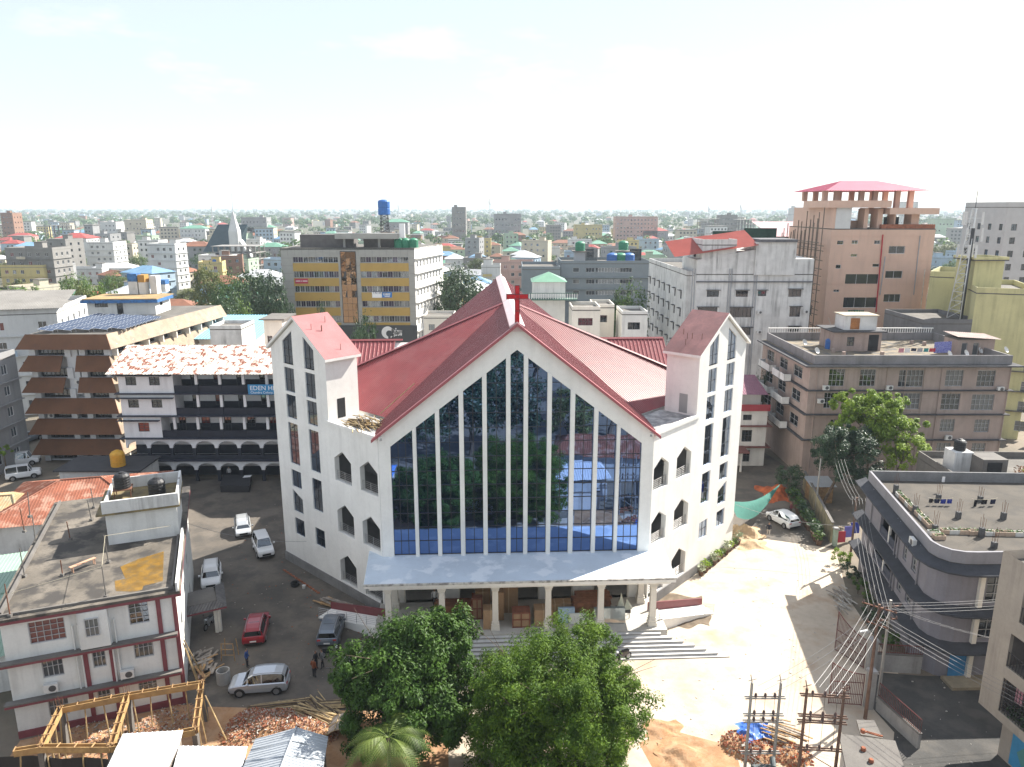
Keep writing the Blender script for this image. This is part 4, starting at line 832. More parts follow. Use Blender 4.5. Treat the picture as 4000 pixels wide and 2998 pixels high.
for h in oph:
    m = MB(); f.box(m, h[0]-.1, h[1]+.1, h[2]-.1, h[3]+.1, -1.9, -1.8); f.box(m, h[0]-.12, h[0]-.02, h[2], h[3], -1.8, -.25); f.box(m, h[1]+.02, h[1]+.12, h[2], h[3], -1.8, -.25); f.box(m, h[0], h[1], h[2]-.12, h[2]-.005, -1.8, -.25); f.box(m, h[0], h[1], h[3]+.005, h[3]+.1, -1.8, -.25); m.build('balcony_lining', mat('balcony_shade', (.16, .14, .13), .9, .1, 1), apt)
    m = MB(); k = 0
    while h[0]+k*.22 < h[1]: f.box(m, h[0]+k*.22, h[0]+k*.22+.025, h[2], h[2]+(1.0 if h[2] > 5 else h[3]-h[2]), -.1, -.07); k += 1
    for z in ((h[2]+.1, h[2]+.98) if h[2] > 5 else tuple(h[2]+.3*j for j in range(1, 8))): f.box(m, h[0], h[1], z, z+.03, -.068, -.04)
    m.build('grille', darksteel, apt)
m = MB(); f.box(m, 2.2, 6.4, .2, 2.7, -.88, -.8); sh = m.build('shutter', mat('shutter_sky', (.05, .28, .50), .6, .08, 1), apt)
m = MB()
for c in (3.2, 5.2): m.prism([f.P(c-.5, 1.4, -.79), f.P(c, .7, -.79), f.P(c+.5, 1.4, -.79), f.P(c, 2.1, -.79)], f.n3*.01)
m.build('diamond', mat('shutter_green', (.10, .28, .26), .7, .05, 1), sh)
mm = MB(); leaves(mm, f.P(3.6, 4.3, -.4), .7, 160, .13); leaves(mm, f.P(2.4, 4.1, -.4), .5, 90, .12); tag(mm.build('potted_plants', mat('leaf_dark', (.035, .075, .025), .6, .3, 3), org=f.P(3.3, 3.7, -.4)), 'leafy plants filling the grilled lower balcony of the apartment block', 'plants')
for i, (s_, c, h) in enumerate(((2.1, 'pink', 1.2), (2.9, 'white', .9))): tag(MB().box(f.P(s_, 5.9-h, -.6), f.e3*.6, f.n3*.04, (0, 0, h)).build('garment', cl[c], org=f.P(s_, 5.9-h, -.6)), ['pink cloth drying inside the lower grilled balcony', 'white cloth drying inside the lower grilled balcony'][i], 'laundry', 'laundry in the apartment balcony')
# ================================================================== walls, gates and railings of the compound
gpost = mat('gatepost_plaster', (.33, .32, .31), .9, .12, .8, streak=.5); gred = mat('gate_red', (.13, .03, .025), .6, .15, 2)
def gate(A, B, hA, hB, label):
    f = Fac(A, B); t = thing('gate_leaf', label, 'gate', f.P(f.len/2, 0), 'gate leaves of the churchyard'); n = int(f.len/.12)
    top = lambda s_: hB+(hA-hB)*(1-s_/f.len)**2.2
    m = MB()
    for s_ in (0.02, f.len-.02): m.tube(f.P(s_, .05), f.P(s_, top(s_)), .035, 6)
    for z in (.12, .95, 1.9): m.tube(f.P(0, z), f.P(f.len, z), .03, 6)
    m.path([f.P(f.len*i/12, top(f.len*i/12)) for i in range(13)], .035, 6); m.build('frame', gred, t)
    for k in range(1, n): m = MB(); s_ = f.len*k/n; m.tube(f.P(s_, .1), f.P(s_, top(s_)-.02), .02, 4); m.build('bar', gred, t)
    m = MB(); c = f.P(f.len*.5, 1.42, 0); m.path([c+f.e3*.24*math.cos(i*math.pi/6)+V((0, 0, .24*math.sin(i*math.pi/6))) for i in range(13)], .02, 5); m.tube(c+V((0, 0, -.24)), c+V((0, 0, .24)), .02, 5); m.tube(c-f.e3*.24, c+f.e3*.24, .02, 5); m.build('cross_emblem', gred, t)
gate((26.2, 53.7), (27.4, 51.2), 3.5, 2.5, 'red iron gate leaf swung back beside the debris by the grey building wall'); gate((22.9, 47.0), (25.2, 46.75), 3.4, 2.6, 'red iron gate leaf with a cross emblem beside the power pole')
def post(p, w_, h, label, m_=gpost):
    t = thing('gate_post', label, 'gate post', p); m = MB(); m.ab(p[0]-w_, p[0]+w_, p[1]-w_, p[1]+w_, 0, h); m.build('shaft', m_, t); m = MB(); m.ab(p[0]-w_-.07, p[0]+w_+.07, p[1]-w_-.07, p[1]+w_+.07, h, h+.1); m.ab(p[0]-w_-.02, p[0]+w_+.02, p[1]-w_-.02, p[1]+w_+.02, h+.1, h+.18); m.build('cap', gpost, t)
post((27.75, 50.85, 0), .26, 2.7, 'square plastered gate post behind the swung back gate leaf'); post((25.6, 46.6, 0), .26, 2.9, 'square gate post at the cross-emblem gate leaf')
def lowwall(A, B, h, label, m_=gpost, rail=0.0, t_=.22):
    f = Fac(A, B); t = thing('boundary_wall', label, 'wall', f.P(f.len/2, 0)); m = MB(); f.box(m, 0, f.len, 0, h, -t_, 0); m.build('masonry', m_, t); m = MB(); f.box(m, -.02, f.len+.02, h, h+.07, -t_-.04, .04); m.build('coping', concrete, t)
    if rail:
        m = MB(); m.tube(f.P(0, h+rail, -.1), f.P(f.len, h+rail, -.1), .04, 5); m.tube(f.P(0, h+.15, -.1), f.P(f.len, h+.15, -.1), .03, 5); m.build('rail', gred, t)
        n = int(f.len/.16)
        for k in range(n+1): m = MB(); m.tube(f.P(f.len*k/n, h+.05, -.1), f.P(f.len*k/n, h+rail, -.1), .016, 4); m.build('baluster', gred, t)
mould = mat('moss_wall', (.33, .28, .17), .95, .15, .5, streak=1.0, col2=(.12, .11, .08), amt=.6)
lowwall((28.0, 50.9), (31.5, 50.55), 1.5, 'grey boundary wall with iron railing before the rounded building corner', rail=.8); lowwall((26.0, 46.3), (26.9, 42.4), 1.1, 'short boundary wall with maroon railing running along the road', rail=1.1)
lowwall((37.2, 89.5), (34.1, 73.6), 2.3, 'moss streaked compound wall beside the pot plants of the lane', mould)
post((34.3, 72.9, 0), .2, 1.9, 'pale green painted gate pillar at the end of the moss streaked wall', mat('pale_green', (.36, .45, .36), .8, .1, 1, streak=.4))
# ================================================================== pink apartment house with roof terrace
pkw = mat('pink_plaster', (.38, .295, .255), .9, .07, .35, streak=.5, col2=(.27, .215, .19), amt=.4); ledge = mat('black_ledge', (.07, .07, .075), .95, .25, .8)
PY = 93.6; f = Fac((gy(3163, 1470, PY).x, PY), (gy(3945, 1470, PY).x, PY)); Zp = lambda x, y: f.px(2850+x/1.923, 1250+y/1.923)
def pw(x0, y0, x1, y1, *e):
    a, z1 = Zp(x0, y0); b, z0 = Zp(x1, y1); return (min(a, b), max(a, b), min(z0, z1), max(z0, z1), *e)
PZ1 = Zp(900, 345)[1]
pws = [pw(752, 370, 858, 500, 4, 3), pw(985, 372, 1090, 500, 4, 3), pw(1278, 378, 1447, 505, 6, 3), pw(1630, 378, 1745, 500, 4, 3, 'pane_grey'), pw(1868, 380, 1985, 503, 4, 3), pw(715, 548, 805, 665, 4, 3), pw(985, 550, 1085, 665, 4, 3), pw(1252, 552, 1420, 672, 6, 3, 'pane_grey'), pw(1597, 555, 1720, 677, 4, 3), pw(1825, 560, 1975, 680, 5, 3, 'pane_grey'), pw(1587, 747, 1682, 840, 4, 3, 'pane_grey'), pw(1845, 750, 1942, 845, 4, 3, 'pane_grey'), pw(1015, 755, 1075, 830, 3, 3), pw(1558, 925, 1650, 1017, 3, 2, 'pane_grey'), pw(1822, 927, 1912, 1015, 3, 2, 'pane_grey'), pw(760, 750, 860, 840, 4, 3)]
zs = [Zp(900, y)[1] for y in (345, 525, 705, 895)]
lb = [(2+5.4*c, 5.2+5.4*c, z+.75, z+2.3) for z in (zs[1], zs[2], zs[3]) for c in range(3)]
pk, f, fr, fl = block('pink_apartments', 'long pink plastered apartment house with black ledges and a washing-hung roof terrace', 'building', f.A, f.B, 18.5, PZ1, pkw, mat('terrace_floor', (.22, .18, .125), .95, .15, .4, col2=(.08, .08, .08), amt=.8, contrast=(.48, .6)), front=pws, left=lb, parapet=0, slabs=zs[1:], slab_m=ledge, slab_d=.5, frame='win_frame', rev=.2)
m = MB(); f.box(m, -1.0, f.len+1.0, PZ1-.03, PZ1+.15, -18.4, 1.0); m.build('eave_slab', ledge, pk)
m = MB(); moldp = mat('mould_grey', (.23, .22, .22), .95, .12, .5, streak=.6); f.box(m, .4, f.len, PZ1+.17, PZ1+1.35, -.18, .02); f.box(m, .4, .6, PZ1+.17, PZ1+1.3, -18.3, -.18); f.box(m, f.len-.2, f.len, PZ1+.17, PZ1+1.3, -18.3, -.18); f.box(m, .6, f.len-.2, PZ1+.17, PZ1+1.3, -18.5, -18.3); m.build('parapet', moldp, pk)
m = MB()
for k in range(70): m.tube(f.P(.6+f.len*k/72, PZ1+1.3, -18.4), f.P(.6+f.len*k/72, PZ1+1.9, -18.4), .05, 4)
f.box(m, .6, f.len-.2, PZ1+1.9, PZ1+2.02, -18.5, -18.3); m.build('rear_balustrade', white, pk)
for z in (zs[1], zs[2], zs[3]):           # projecting balconies on the lane side
    for a in (3.0, 9.0):
        m = MB(); fl.box(m, a, a+4.6, z-.1, z+.02, .5, 1.5); m.build('balcony_floor', ledge, pk); m = MB(); fl.box(m, a, a+4.6, z+.02, z+.95, 1.42, 1.5); fl.box(m, a, a+.08, z+.02, z+.95, .5, 1.42); fl.box(m, a+4.5, a+4.6, z+.02, z+.95, .5, 1.42); m.build('balcony_rail', oldwhite, pk)
for i, (x, y) in enumerate(((715, 505), (1190, 505), (2022, 515), (678, 605), (1632, 878), (1010, 868))): a, z = Zp(x, y); aircon(f, ['white air conditioner at the palm-screened window of the pink house', 'white air conditioner between upper windows of the pink house', 'white air conditioner at the upper corner of the pink house', 'white air conditioner beside the leafy tree top on pink wall', 'white air conditioner below the third floor grey window', 'white air conditioner half hidden by the round dark tree'][i], a, z-.3, .2)
for k, x in enumerate((640, 1160, 1300, 1440, 1565, 2075)): m = MB(); a = Zp(x, 600)[0]; m.tube(f.P(a, .2, .1), f.P(a, PZ1-.2, .1), .06, 5); m.build('drain_pipe', pkw, pk)
# rooftop stair house with tank block, shed, dishes, washing
RZ2 = PZ1+.17; sa = gz(3255, 1372, RZ2); sh_, f5, fr5, fl5 = block('stair_house', 'pink rooftop stair house carrying a stained white water cistern', 'stair house', (sa.x, sa.y), (sa.x+6.6, sa.y), 5.0, RZ2+2.7, pkw, ledge, front=[(1.8, 2.8, RZ2+.7, RZ2+2.0, 2, 2)], parapet=0, z0=RZ2, over=.5)
m = MB(); f5.box(m, 1.4, 5.9, RZ2+2.9, RZ2+4.9, -3.6, -.4); m.build('cistern', oldwhite, sh_); m = MB(); f5.box(m, 1.2, 6.1, RZ2+4.9, RZ2+5.02, -3.8, -.2); m.build('cistern_slab', mat('cistern_slab', (.42, .37, .28), .95, .15, .5), sh_)
m = MB(); f5.box(m, 2.2, 3.5, RZ2+3.0, RZ2+4.6, -.399, -.39); m.build('rust_stain', mat('rust_stain', (.36, .15, .05), .9, .3, 1.2), sh_)
m = MB(); f5.box(m, 4.8, 6.2, RZ2+.02, RZ2+2.3, .003, .012); m.build('opening', dark, sh_)
tank(gz(3270, 1360, RZ2)+V((-1.2, -.5, 0)), 'blue water tank beside the pink rooftop stair house', 'tank_blue', .75, 1.5)
sb = gz(3735, 1392, RZ2); shed, *_ = block('roof_shed', 'small pink rooftop shed with a pale corrugated lid', 'shed', (sb.x, sb.y), (sb.x+5.2, sb.y+.3), 3, RZ2+2.2, pkw, None, front=[(.6, 1.4, RZ2+.1, RZ2+1.8, 1, 1), (2.2, 3.0, RZ2+.1, RZ2+1.8, 1, 1)], parapet=0, z0=RZ2, frame='win_frame', glass='pane_grey')
m = MB(); ribbed(m, [(sb.x-.4, sb.y+3.4, RZ2+2.9), (sb.x+5.6, sb.y+3.6, RZ2+2.5), (sb.x+5.6, sb.y-.4, RZ2+2.35), (sb.x-.4, sb.y-.6, RZ2+2.75)], (0, -1, -.1), .3, .04); m.build('lid', mat('pale_tin', (.55, .42, .37), .6, .1, 1), shed)
def dish(p, label, az=2.6, r=.45):
    t = thing('satellite_dish', label, 'satellite dish', p, 'satellite dishes on the pink terrace'); p = V(p); d = V((math.sin(az), math.cos(az), .6)).normalized(); a = d.orthogonal().normalized(); b = d.cross(a); c = p+V((0, 0, .75)); m = MB(); N = 12; m.smooth = True; rings = []
    for k in range(4):
        rr = r*k/3; rings.append([c+d*(rr*rr*.5/r-.1)+(a*math.cos(6.283*i/N)+b*math.sin(6.283*i/N))*max(rr, .005) for i in range(N)])
    for k in range(3):
        for i in range(N): m.poly([rings[k][i], rings[k][(i+1) % N], rings[k+1][(i+1) % N], rings[k+1][i]])
    m.build('reflector', acm, t); m = MB(); m.tube(p, c-d*.08, .025, 5); m.tube(c-d*.05, c+d*.4, .015, 4); m.build('mount', steel, t)
for i, (x, y) in enumerate(((3140, 1358), (3188, 1392), (3705, 1405), (3770, 1402), (3825, 1392), (3925, 1388))): dish(gz(x, y, RZ2), ['satellite dish beside the roof parapet of the lane side', 'satellite dish at the terrace corner over the lane', 'satellite dish next to the patterned blue sheet', 'satellite dish in front of the rooftop shed door', 'satellite dish under the rooftop shed wall', 'satellite dish at the far terrace corner past the shed'][i])
laundry(gz(3505, 1400, RZ2)+V((0, 0, 1.5)), gz(3650, 1400, RZ2)+V((0, 0, 1.5)), [(cl['pink'], .7, .6, 'pale pink cloth on the terrace line'), (cl['white'], .7, .6, 'white cloth on the terrace line between pink and navy'), (cl['navy'], .7, .4, 'navy garment on the terrace line'), (cl['grey'], .7, .5, 'grey garment on the terrace line'), (cl['teal'], .6, .5, 'teal garment on the terrace line'), (cl['red'], .8, .5, 'red garment on the terrace line')], 'mixed garments on the pink terrace', hgt=.5)
q0 = gz(3680, 1392, RZ2); tag(MB().box(q0+V((-1.2, 0, .4)), (2.4, .1, .1), (0, .03, 0), (0, .1, 1.5)).build('blanket', mat('blue_print', (.16, .17, .50), .9, .3, 6, col2=(.5, .5, .6), amt=.5), org=q0+V((0, 0, .4))), 'patterned blue blanket spread on the pink roof terrace line', 'laundry', 'laundry on roof lines')
for i, (x, y) in enumerate(((3255, 1377), (3295, 1390), (3445, 1390), (3610, 1350), (3560, 1345))):
    p = gz(x, y, RZ2); tag(MB().ab(p.x-.2, p.x+.2, p.y-.2, p.y+.2, RZ2, RZ2+.55).build('roof_stub', pkw, org=p), 'short square stub pier on the pink roof terrace', 'stub', 'stub piers on the pink terrace')
# ================================================================== house behind the lane
hw_ = mat('house_offwhite', (.58, .56, .52), .85, .06, .5, streak=.3); cap_ = mat('maroon_slab', (.16, .06, .05), .8, .15, 1)
f = Fac((23.5, 98.0), (35.0, 98.0)); hsw = [(4.5, 5.6, .6, 2.2, 2, 2), (8.2, 9.5, .6, 2.3, 3, 2), (4.6, 5.6, 3.6, 5.0, 2, 2), (8.2, 9.6, 3.5, 5.2, 3, 2), (8.2, 9.4, 6.6, 7.4, 2, 1)]
hb, f, fr, fl = block('lane_house', 'off-white house with maroon ledges and purple tin roof behind the lane', 'house', f.A, f.B, 8, 8.0, hw_, None, front=hsw, parapet=0, slabs=(2.9, 5.9), slab_m=cap_, slab_d=.6)
m = MB(); ribbed(m, [(23, 106, 11.4), (35.5, 106, 11.2), (35.5, 99.5, 9.8), (23, 99.5, 10)], (0, -1, -.3), .3, .04); m.build('tin_roof', mat('purple_tin', (.22, .08, .12), .5, .1, 1), hb); m = MB(); m.ab(24, 34.8, 100.5, 105.5, 8.18, 9.9); m.build('penthouse', hw_, hb)
m = MB(); m.ab(23.5, 35.2, 97.6, 97.75, 8.0, 8.9); m.build('balcony_rail', mat('rail_red', (.28, .03, .04), .7, .1, 1), hb); m = MB(); m.tube((31.1, 95.6, 0), (31.1, 95.6, 2.8), .16, 8); m.build('porch_post', hw_, hb); m = MB(); m.ab(27, 32, 95, 98, 2.8, 2.95); m.build('porch_slab', cap_, hb)
glassmat('pane_plum', (.03, .02, .045), (.4, .38, .45), .12, .05)
# ================================================================== yellow banded office block behind the church
OY = 172.0; f = Fac((gy(1095, 975, OY).x, OY), (gy(1618, 975, OY).x, OY)); Zo = lambda x, y: f.px(1000+x/2.211, 700+y/2.211)
clad = mat('grey_cladding', (.33, .325, .30), .5, .06, .5); yel = mat('yellow_cladding', (.42, .27, .06), .5, .05, .5); bronze = glassmat('bronze_glass', (.02, .012, .007), (.34, .22, .14), .5, .02, wob=.4, wscale=.8); chg = mat('charcoal_fascia', (.045, .05, .055), .6, .05, 1)
ob = thing('office_building', 'grey clad office building with yellow bands and a bronze glass strip', 'building', f.P(f.len/2, 0, -9)); OL = f.len; OZ = Zo(800, 598)[1]
fr = Fac(f.B, (f.B.x+4.6, f.B.y+20)); s1, s2, s3, s4, s5, s6 = [Zo(x, 800)[0] for x in (325, 712, 738, 865, 905, 1318)]
rowy = [(675, 722, 727, 797), (800, 852, 856, 925), (925, 977, 980, 1052), (1055, 1105, 1110, 1180), (1185, 1235, 1240, 1262)]
hs = []; rows_ = []
for a, b, c, d in rowy:
    z1, z0, y1, y0 = [Zo(800, q)[1] for q in (a, b, c, d)]; hs += [(s1, s2, z0, z1), (s5, s6, z0, z1)]; rows_.append((z0, z1, y0, y1))
m = MB(); zs0 = Zo(800, 1262)[1]; f.wall(m, 0, OL, 0, OZ, hs, .5); m.build('wall', clad, ob)
m = MB(); fr.wall(m, 0, fr.len, 0, OZ, [(1.2+2.3*c, 2.3+2.3*c, 1.5+3.35*k, 3.0+3.35*k) for k in range(7) for c in range(8)], .2); m.build('side_wall', mat('office_white', (.70, .69, .66), .8, .04, .6), ob); m = MB(); m.poly([f.P(0, 0), f.P(0, 0, -20), f.P(0, OZ, -20), f.P(0, OZ)]); m.build('side_wall', clad, ob)
for k in range(7):
    for c in range(8): window(fr, ob, (1.2+2.3*c, 2.3+2.3*c, 1.5+3.35*k, 3.0+3.35*k), 2, 2, rev=.14, frame='win_white', glass='pane_grey')
    m = MB(); fr.box(m, 0, fr.len, 1.2+3.35*k+2.2, 1.3+3.35*k+2.2, .003, .5); m.build('ledge', MATS['office_white'], ob)
m = MB(); m.prism([f.P(0, OZ-.3, 0), f.P(OL, OZ-.3, 0), V((*fr.B, OZ-.3)), f.P(0, OZ-.3, -20)], (0, 0, .25)); m.build('roof', roofslab, ob)
for (z0, z1, y0, y1) in rows_:
    for a, b in ((s1, s2), (s5, s6)):
        m = MB(); f.box(m, a-.05, b+.05, y0, y1, .003, .12); m.build('yellow_band', yel, ob)
        n = 9
        for k in range(n):
            w_ = (b-a)/n; window(f, ob, (a+w_*k, a+w_*(k+1)-.02, z0, z1), 2, 1, rev=.4, frame='win_frame', glass=random.choice(('pane_dark', 'pane_plum', 'pane_grey')) if False else ('pane_dark', 'pane_grey', 'pane_plum')[random.randrange(3)])

zg0, zg1 = Zo(800, 1240)[1], Zo(800, 628)[1]
for k in range(11):
    for c in range(3):
        m = MB(); w_ = (s4-s3)/3; h_ = (zg1-zg0)/11; t_ = random.gauss(0, .006); p = [f.P(s3+w_*c, zg0+h_*k, .10), f.P(s3+w_*(c+1)-.05, zg0+h_*k, .10+t_*8), f.P(s3+w_*(c+1)-.05, zg0+h_*(k+1)-.05, .10+t_*6), f.P(s3+w_*c, zg0+h_*(k+1)-.05, .10-t_*4)]; m.poly(p); m.build('bronze_pane', bronze, ob)
m = MB(); f.box(m, s3-.15, s4+.1, zg0-.1, zg1+.1, .003, .06); m.build('bronze_frame', darksteel, ob)
# cladding joints
m = MB()
for k in range(15): f.box(m, 0, s1-.1, 1+1.75*k, 1.03+1.75*k, .0, .012); f.box(m, s6+.1, OL, 1+1.75*k, 1.03+1.75*k, .0, .012); f.box(m, s4+.12, s5-.1, 1+1.75*k, 1.03+1.75*k, .0, .012)
for k in range(1, 19): f.box(m, OL*k/19, OL*k/19+.03, rows_[0][1]+.2, OZ, .0, .012)
m.build('joints', mat('joint', (.12, .12, .11), .8, .05, 1), ob)
m = MB(); f.box(m, -.2, OL+.2, zs0-9, zs0, .05, .6); m.build('fascia', chg, ob)
# fascia lettering: round emblem and Devanagari word built from strokes
lw = mat('fascia_white', (.75, .75, .75), .6, .02, 1); em = thing('shop_sign', 'white round emblem and Devanagari word on the charcoal fascia', 'sign', f.P(*Zo(1190, 1330), .62)); px = lambda x, y: f.P(*Zo(x, y), .66)
def stroke(pts, r=.16):
    m = MB()
    for a, b in zip(pts, pts[1:]):
        A_, B_ = px(*a), px(*b); d = (B_-A_).normalized(); n_ = d.cross(f.n3); m.prism([A_-n_*r-d*r*.6, B_-n_*r+d*r*.6, B_+n_*r+d*r*.6, A_+n_*r-d*r*.6], f.n3*.03)
    return m
c = px(1142, 1322); m = MB(); m.prism([c+f.e3*1.45*math.cos(i*math.pi/12)+V((0, 0, 1.45*math.sin(i*math.pi/12))) for i in range(24)], f.n3*.03); m.build('emblem', lw, em)
m = MB(); c2 = c+f.e3*.35-V((0, 0, .25))+f.n3*.035; m.prism([c2+f.e3*.75*math.cos(i*math.pi/10)+V((0, 0, .75*math.sin(i*math.pi/10))) for i in range(20)], f.n3*.01); m.prism([c2+V((0, 0, -1.2))-f.e3*.28, c2+V((0, 0, -1.2))+f.e3*.28, c2+f.e3*.28, c2-f.e3*.28], f.n3*.012); m.build('emblem_cutout', chg, em)
for pts in ([(1175, 1308), (1262, 1308)], [(1192, 1308), (1192, 1318), (1182, 1322), (1180, 1332), (1188, 1340), (1198, 1338)], [(1180, 1352), (1192, 1344), (1200, 1352)], [(1192, 1306), (1186, 1296), (1178, 1292)], [(1210, 1290), (1213, 1290)], [(1216, 1308), (1216, 1316), (1206, 1322), (1212, 1330), (1222, 1330), (1224, 1340), (1212, 1346)], [(1228, 1338), (1236, 1346)], [(1240, 1308), (1240, 1322), (1232, 1330), (1244, 1342)], [(1240, 1324), (1256, 1322)], [(1257, 1308), (1257, 1345)]):
    stroke(pts).build('letter_stroke', lw, em)
def banner(x0, y0, x1, y1, m_, label, d=.14):
    a, z1 = Zo(x0, y0); b, z0 = Zo(x1, y1); t = thing('banner', label, 'banner', f.P((a+b)/2, z0, d)); m = MB(); f.box(m, a, b, z0, z1, d, d+.05); m.build('sheet', m_, t); return t, a, b, z0, z1
t, a, b, z0, z1 = banner(1003, 977, 1088, 1025, lett, 'white half of the insurance banner on the yellow band'); text_mesh('TATA AIA', .95, 'lettering', mat('ink_grey', (.12, .14, .2), .7, .02, 1), t, f.P(a+.15, z0+.85, .2), f.rz, sx=.82)
t, a, b, z0, z1 = banner(1089, 977, 1176, 1023, mat('banner_blue', (.02, .18, .52), .6, .03, 1), 'blue half of the insurance banner on the yellow band')
for pts in ([(1100, 990), (1162, 990)], [(1105, 990), (1105, 1004), (1113, 1000)], [(1120, 990), (1120, 1006)], [(1130, 990), (1128, 1004), (1136, 1004), (1136, 990)], [(1145, 990), (1145, 1006)], [(1152, 990), (1158, 998), (1152, 1006)], [(1112, 1015), (1156, 1015)]):
    mm = MB()
    for q0, q1 in zip(pts, pts[1:]):
        A_, B_ = f.P(*Zo(*q0), .2), f.P(*Zo(*q1), .2); d = (B_-A_).normalized(); n_ = d.cross(f.n3); mm.prism([A_-n_*.08, B_-n_*.08, B_+n_*.08, A_+n_*.08], f.n3*.01)
    mm.build('letter_stroke', lett, t)
t, a, b, z0, z1 = banner(337, 860, 453, 903, mat('banner_red', (.42, .02, .05), .6, .05, 1), 'red banner hung on the second yellow band of the office building')
for k, (xa, xb) in enumerate(((346, 385), (390, 397), (404, 446))): mm = MB(); f.box(mm, Zo(xa, 880)[0], Zo(xb, 880)[0], Zo(0, 884)[1], Zo(0, 878)[1], .195, .205); mm.build('letter_stroke', lett, t)
# rooftop: penthouse, screen, water tower, tanks
m = MB(); f.box(m, 3.5, 16, OZ, OZ+2.9, -9, -4); f.box(m, 18, OL-3, OZ, OZ+3.0, -8, -5.5); m.build('penthouse', mat('dark_block', (.13, .12, .115), .9, .15, .8), ob); m = MB(); f.box(m, s2-.8, Zo(1225, 600)[0], Zo(900, 520)[1], Zo(900, 472)[1], -4.5, -1.5); m.build('roof_beam', clad, ob)
m = MB(); f.box(m, Zo(1225, 500)[0], Zo(1273, 500)[0], Zo(900, 512)[1], Zo(900, 388)[1], -3, -2.4); m.build('hoarding', lett, ob)
for x in (730, 1035, 1180): m = MB(); a = Zo(x, 600)[0]; f.box(m, a, a+.5, OZ, Zo(900, 520)[1], -3.5, -3); m.build('roof_pier', clad, ob)
for i, x in enumerate((1215, 1275, 1345)): tank(f.P(Zo(x, 590)[0], OZ-.04, -3.4), ['green water tank nearest the hoarding on the office roof', 'green water tank in the middle of the office roof row', 'green water tank at the roof end over the white side wall'][i], 'tank_green', 1.1, 2.2, 'green tanks on the office roof')
wt = thing('water_tower', 'lattice tower carrying a blue tank above the office roof', 'water tower', f.P(Zo(1068, 450)[0], OZ, -7)); cx_, zt0, zt1 = Zo(1068, 450)[0], Zo(900, 470)[1], Zo(900, 312)[1]; m = MB()
for da, dd in ((-.95, -.95), (.95, -.95), (.95, .95), (-.95, .95)): m.tube(f.P(cx_+da, OZ+2.9, -7+dd), f.P(cx_+da*.8, zt1, -7+dd*.8), .09, 5)
for k in range(5):
    za, zb = zt0+(zt1-zt0)*k/5, zt0+(zt1-zt0)*(k+1)/5
    for sd_ in (-.9, .9): m.tube(f.P(cx_-.9, za, -7+sd_), f.P(cx_+.9, zb, -7+sd_), .05, 4); m.tube(f.P(cx_+.9, za, -7+sd_), f.P(cx_-.9, zb, -7+sd_), .05, 4); m.tube(f.P(cx_-.9, zb, -7+sd_), f.P(cx_+.9, zb, -7+sd_), .05, 4)
m.build('lattice', darksteel, wt); m = MB(); m.lathe(f.P(cx_, zt1, -7), [(1.3, 0), (1.42, .1), (1.42, 1.3), (1.36, 1.5), (1.42, 1.7), (1.42, 3.0), (1.2, 3.3), (.5, 3.5)], 16); m.build('blue_tank', MATS['tank_blue'], wt)
# ================================================================== weathered white hotel block
HY = 132.0; ow = oldwhite
f = Fac((gy(2722, 1050, HY).x, HY), (gy(3178, 1050, HY).x, HY)); Zh = lambda x, y: f.px(2000+x/2.211, 700+y/2.211); HZ = Zh(1700, 700)[1]; lz = Zh(0, 0)
def hwd(x0, y0, x1, y1, *e):
    a, z1 = Zh(x0, y0); b, z0 = Zh(x1, y1); return (min(a, b), max(a, b), min(z0, z1), max(z0, z1), *e)
fw = [hwd(1685, 965, 1785, 1018, 3, 1), hwd(1935, 965, 2035, 1018, 3, 1), hwd(2125, 965, 2195, 1012, 2, 1), hwd(1605, 1110, 1770, 1170, 4, 1), hwd(1885, 1112, 2065, 1195, 5, 1), hwd(2440, 965, 2490, 1012, 2, 1), hwd(1985, 1285, 2070, 1350, 3, 1), hwd(2400, 965, 2480, 1015, 2, 1)]
fw = fw[:5]+[hwd(1985, 1285, 2065, 1350, 3, 1)]+[hwd(2211+180, 955, 2211+285, 1018, 3, 1), hwd(2211+190, 1105, 2211+275, 1190, 3, 1), hwd(2211+180, 1275, 2211+270, 1320, 3, 1)]
hotel, f, fr, fl = block('white_hotel', 'weathered white hotel block with black window hoods and downpipes', 'building', f.A, f.B, 12, HZ-2.6, ow, None, front=[h[:6] for h in fw], parapet=0, frame='win_dark', nx=3, nz=1, shade=mat('black_hood', (.04, .04, .045), .8, .1, 1))
m = MB(); Zl = Zh(1600, 700)[1]
m.prism([f.P(0, HZ-2.6, -.02), f.P(Zh(2095, 700)[0], HZ-2.6, -.02), f.P(Zh(2095, 700)[0], Zh(2095, 610)[1], -.02), f.P(0, Zh(1600, 700)[1], -.02)], -f.n3*10); a = Zh(2095, 700)[0]; f.box(m, a+.02, f.len-3.4, HZ-2.6, Zh(2150, 545)[1], -6, .35); f.box(m, f.len-3.35, f.len, HZ-2.6, HZ+.2, -8, -.01); m.build('upper_wall', ow, hotel)
m = MB(); ribbed(m, [f.P(-4.2, Zh(1450, 672)[1], .9), f.P(a+.3, Zh(2095, 570)[1], .9), f.P(a+.3, Zh(2095, 570)[1]+2.3, -8), f.P(-4.2, Zh(1450, 672)[1]+2.3, -8)], (-1, 0, -.35), .4, .05); m.build('tin_roof', mat('hotel_red_tin', (.36, .07, .05), .5, .08, .5), hotel)
for x in (1555, 1575, 1870, 1890, 2090, 2110): m = MB(); a_ = Zh(x, 900)[0]; m.tube(f.P(a_, 0, .15), f.P(a_, HZ-1.5, .15), .09, 5); m.build('downpipe', mat('pipe_grey', (.35, .36, .38), .7, .1, 1), hotel)
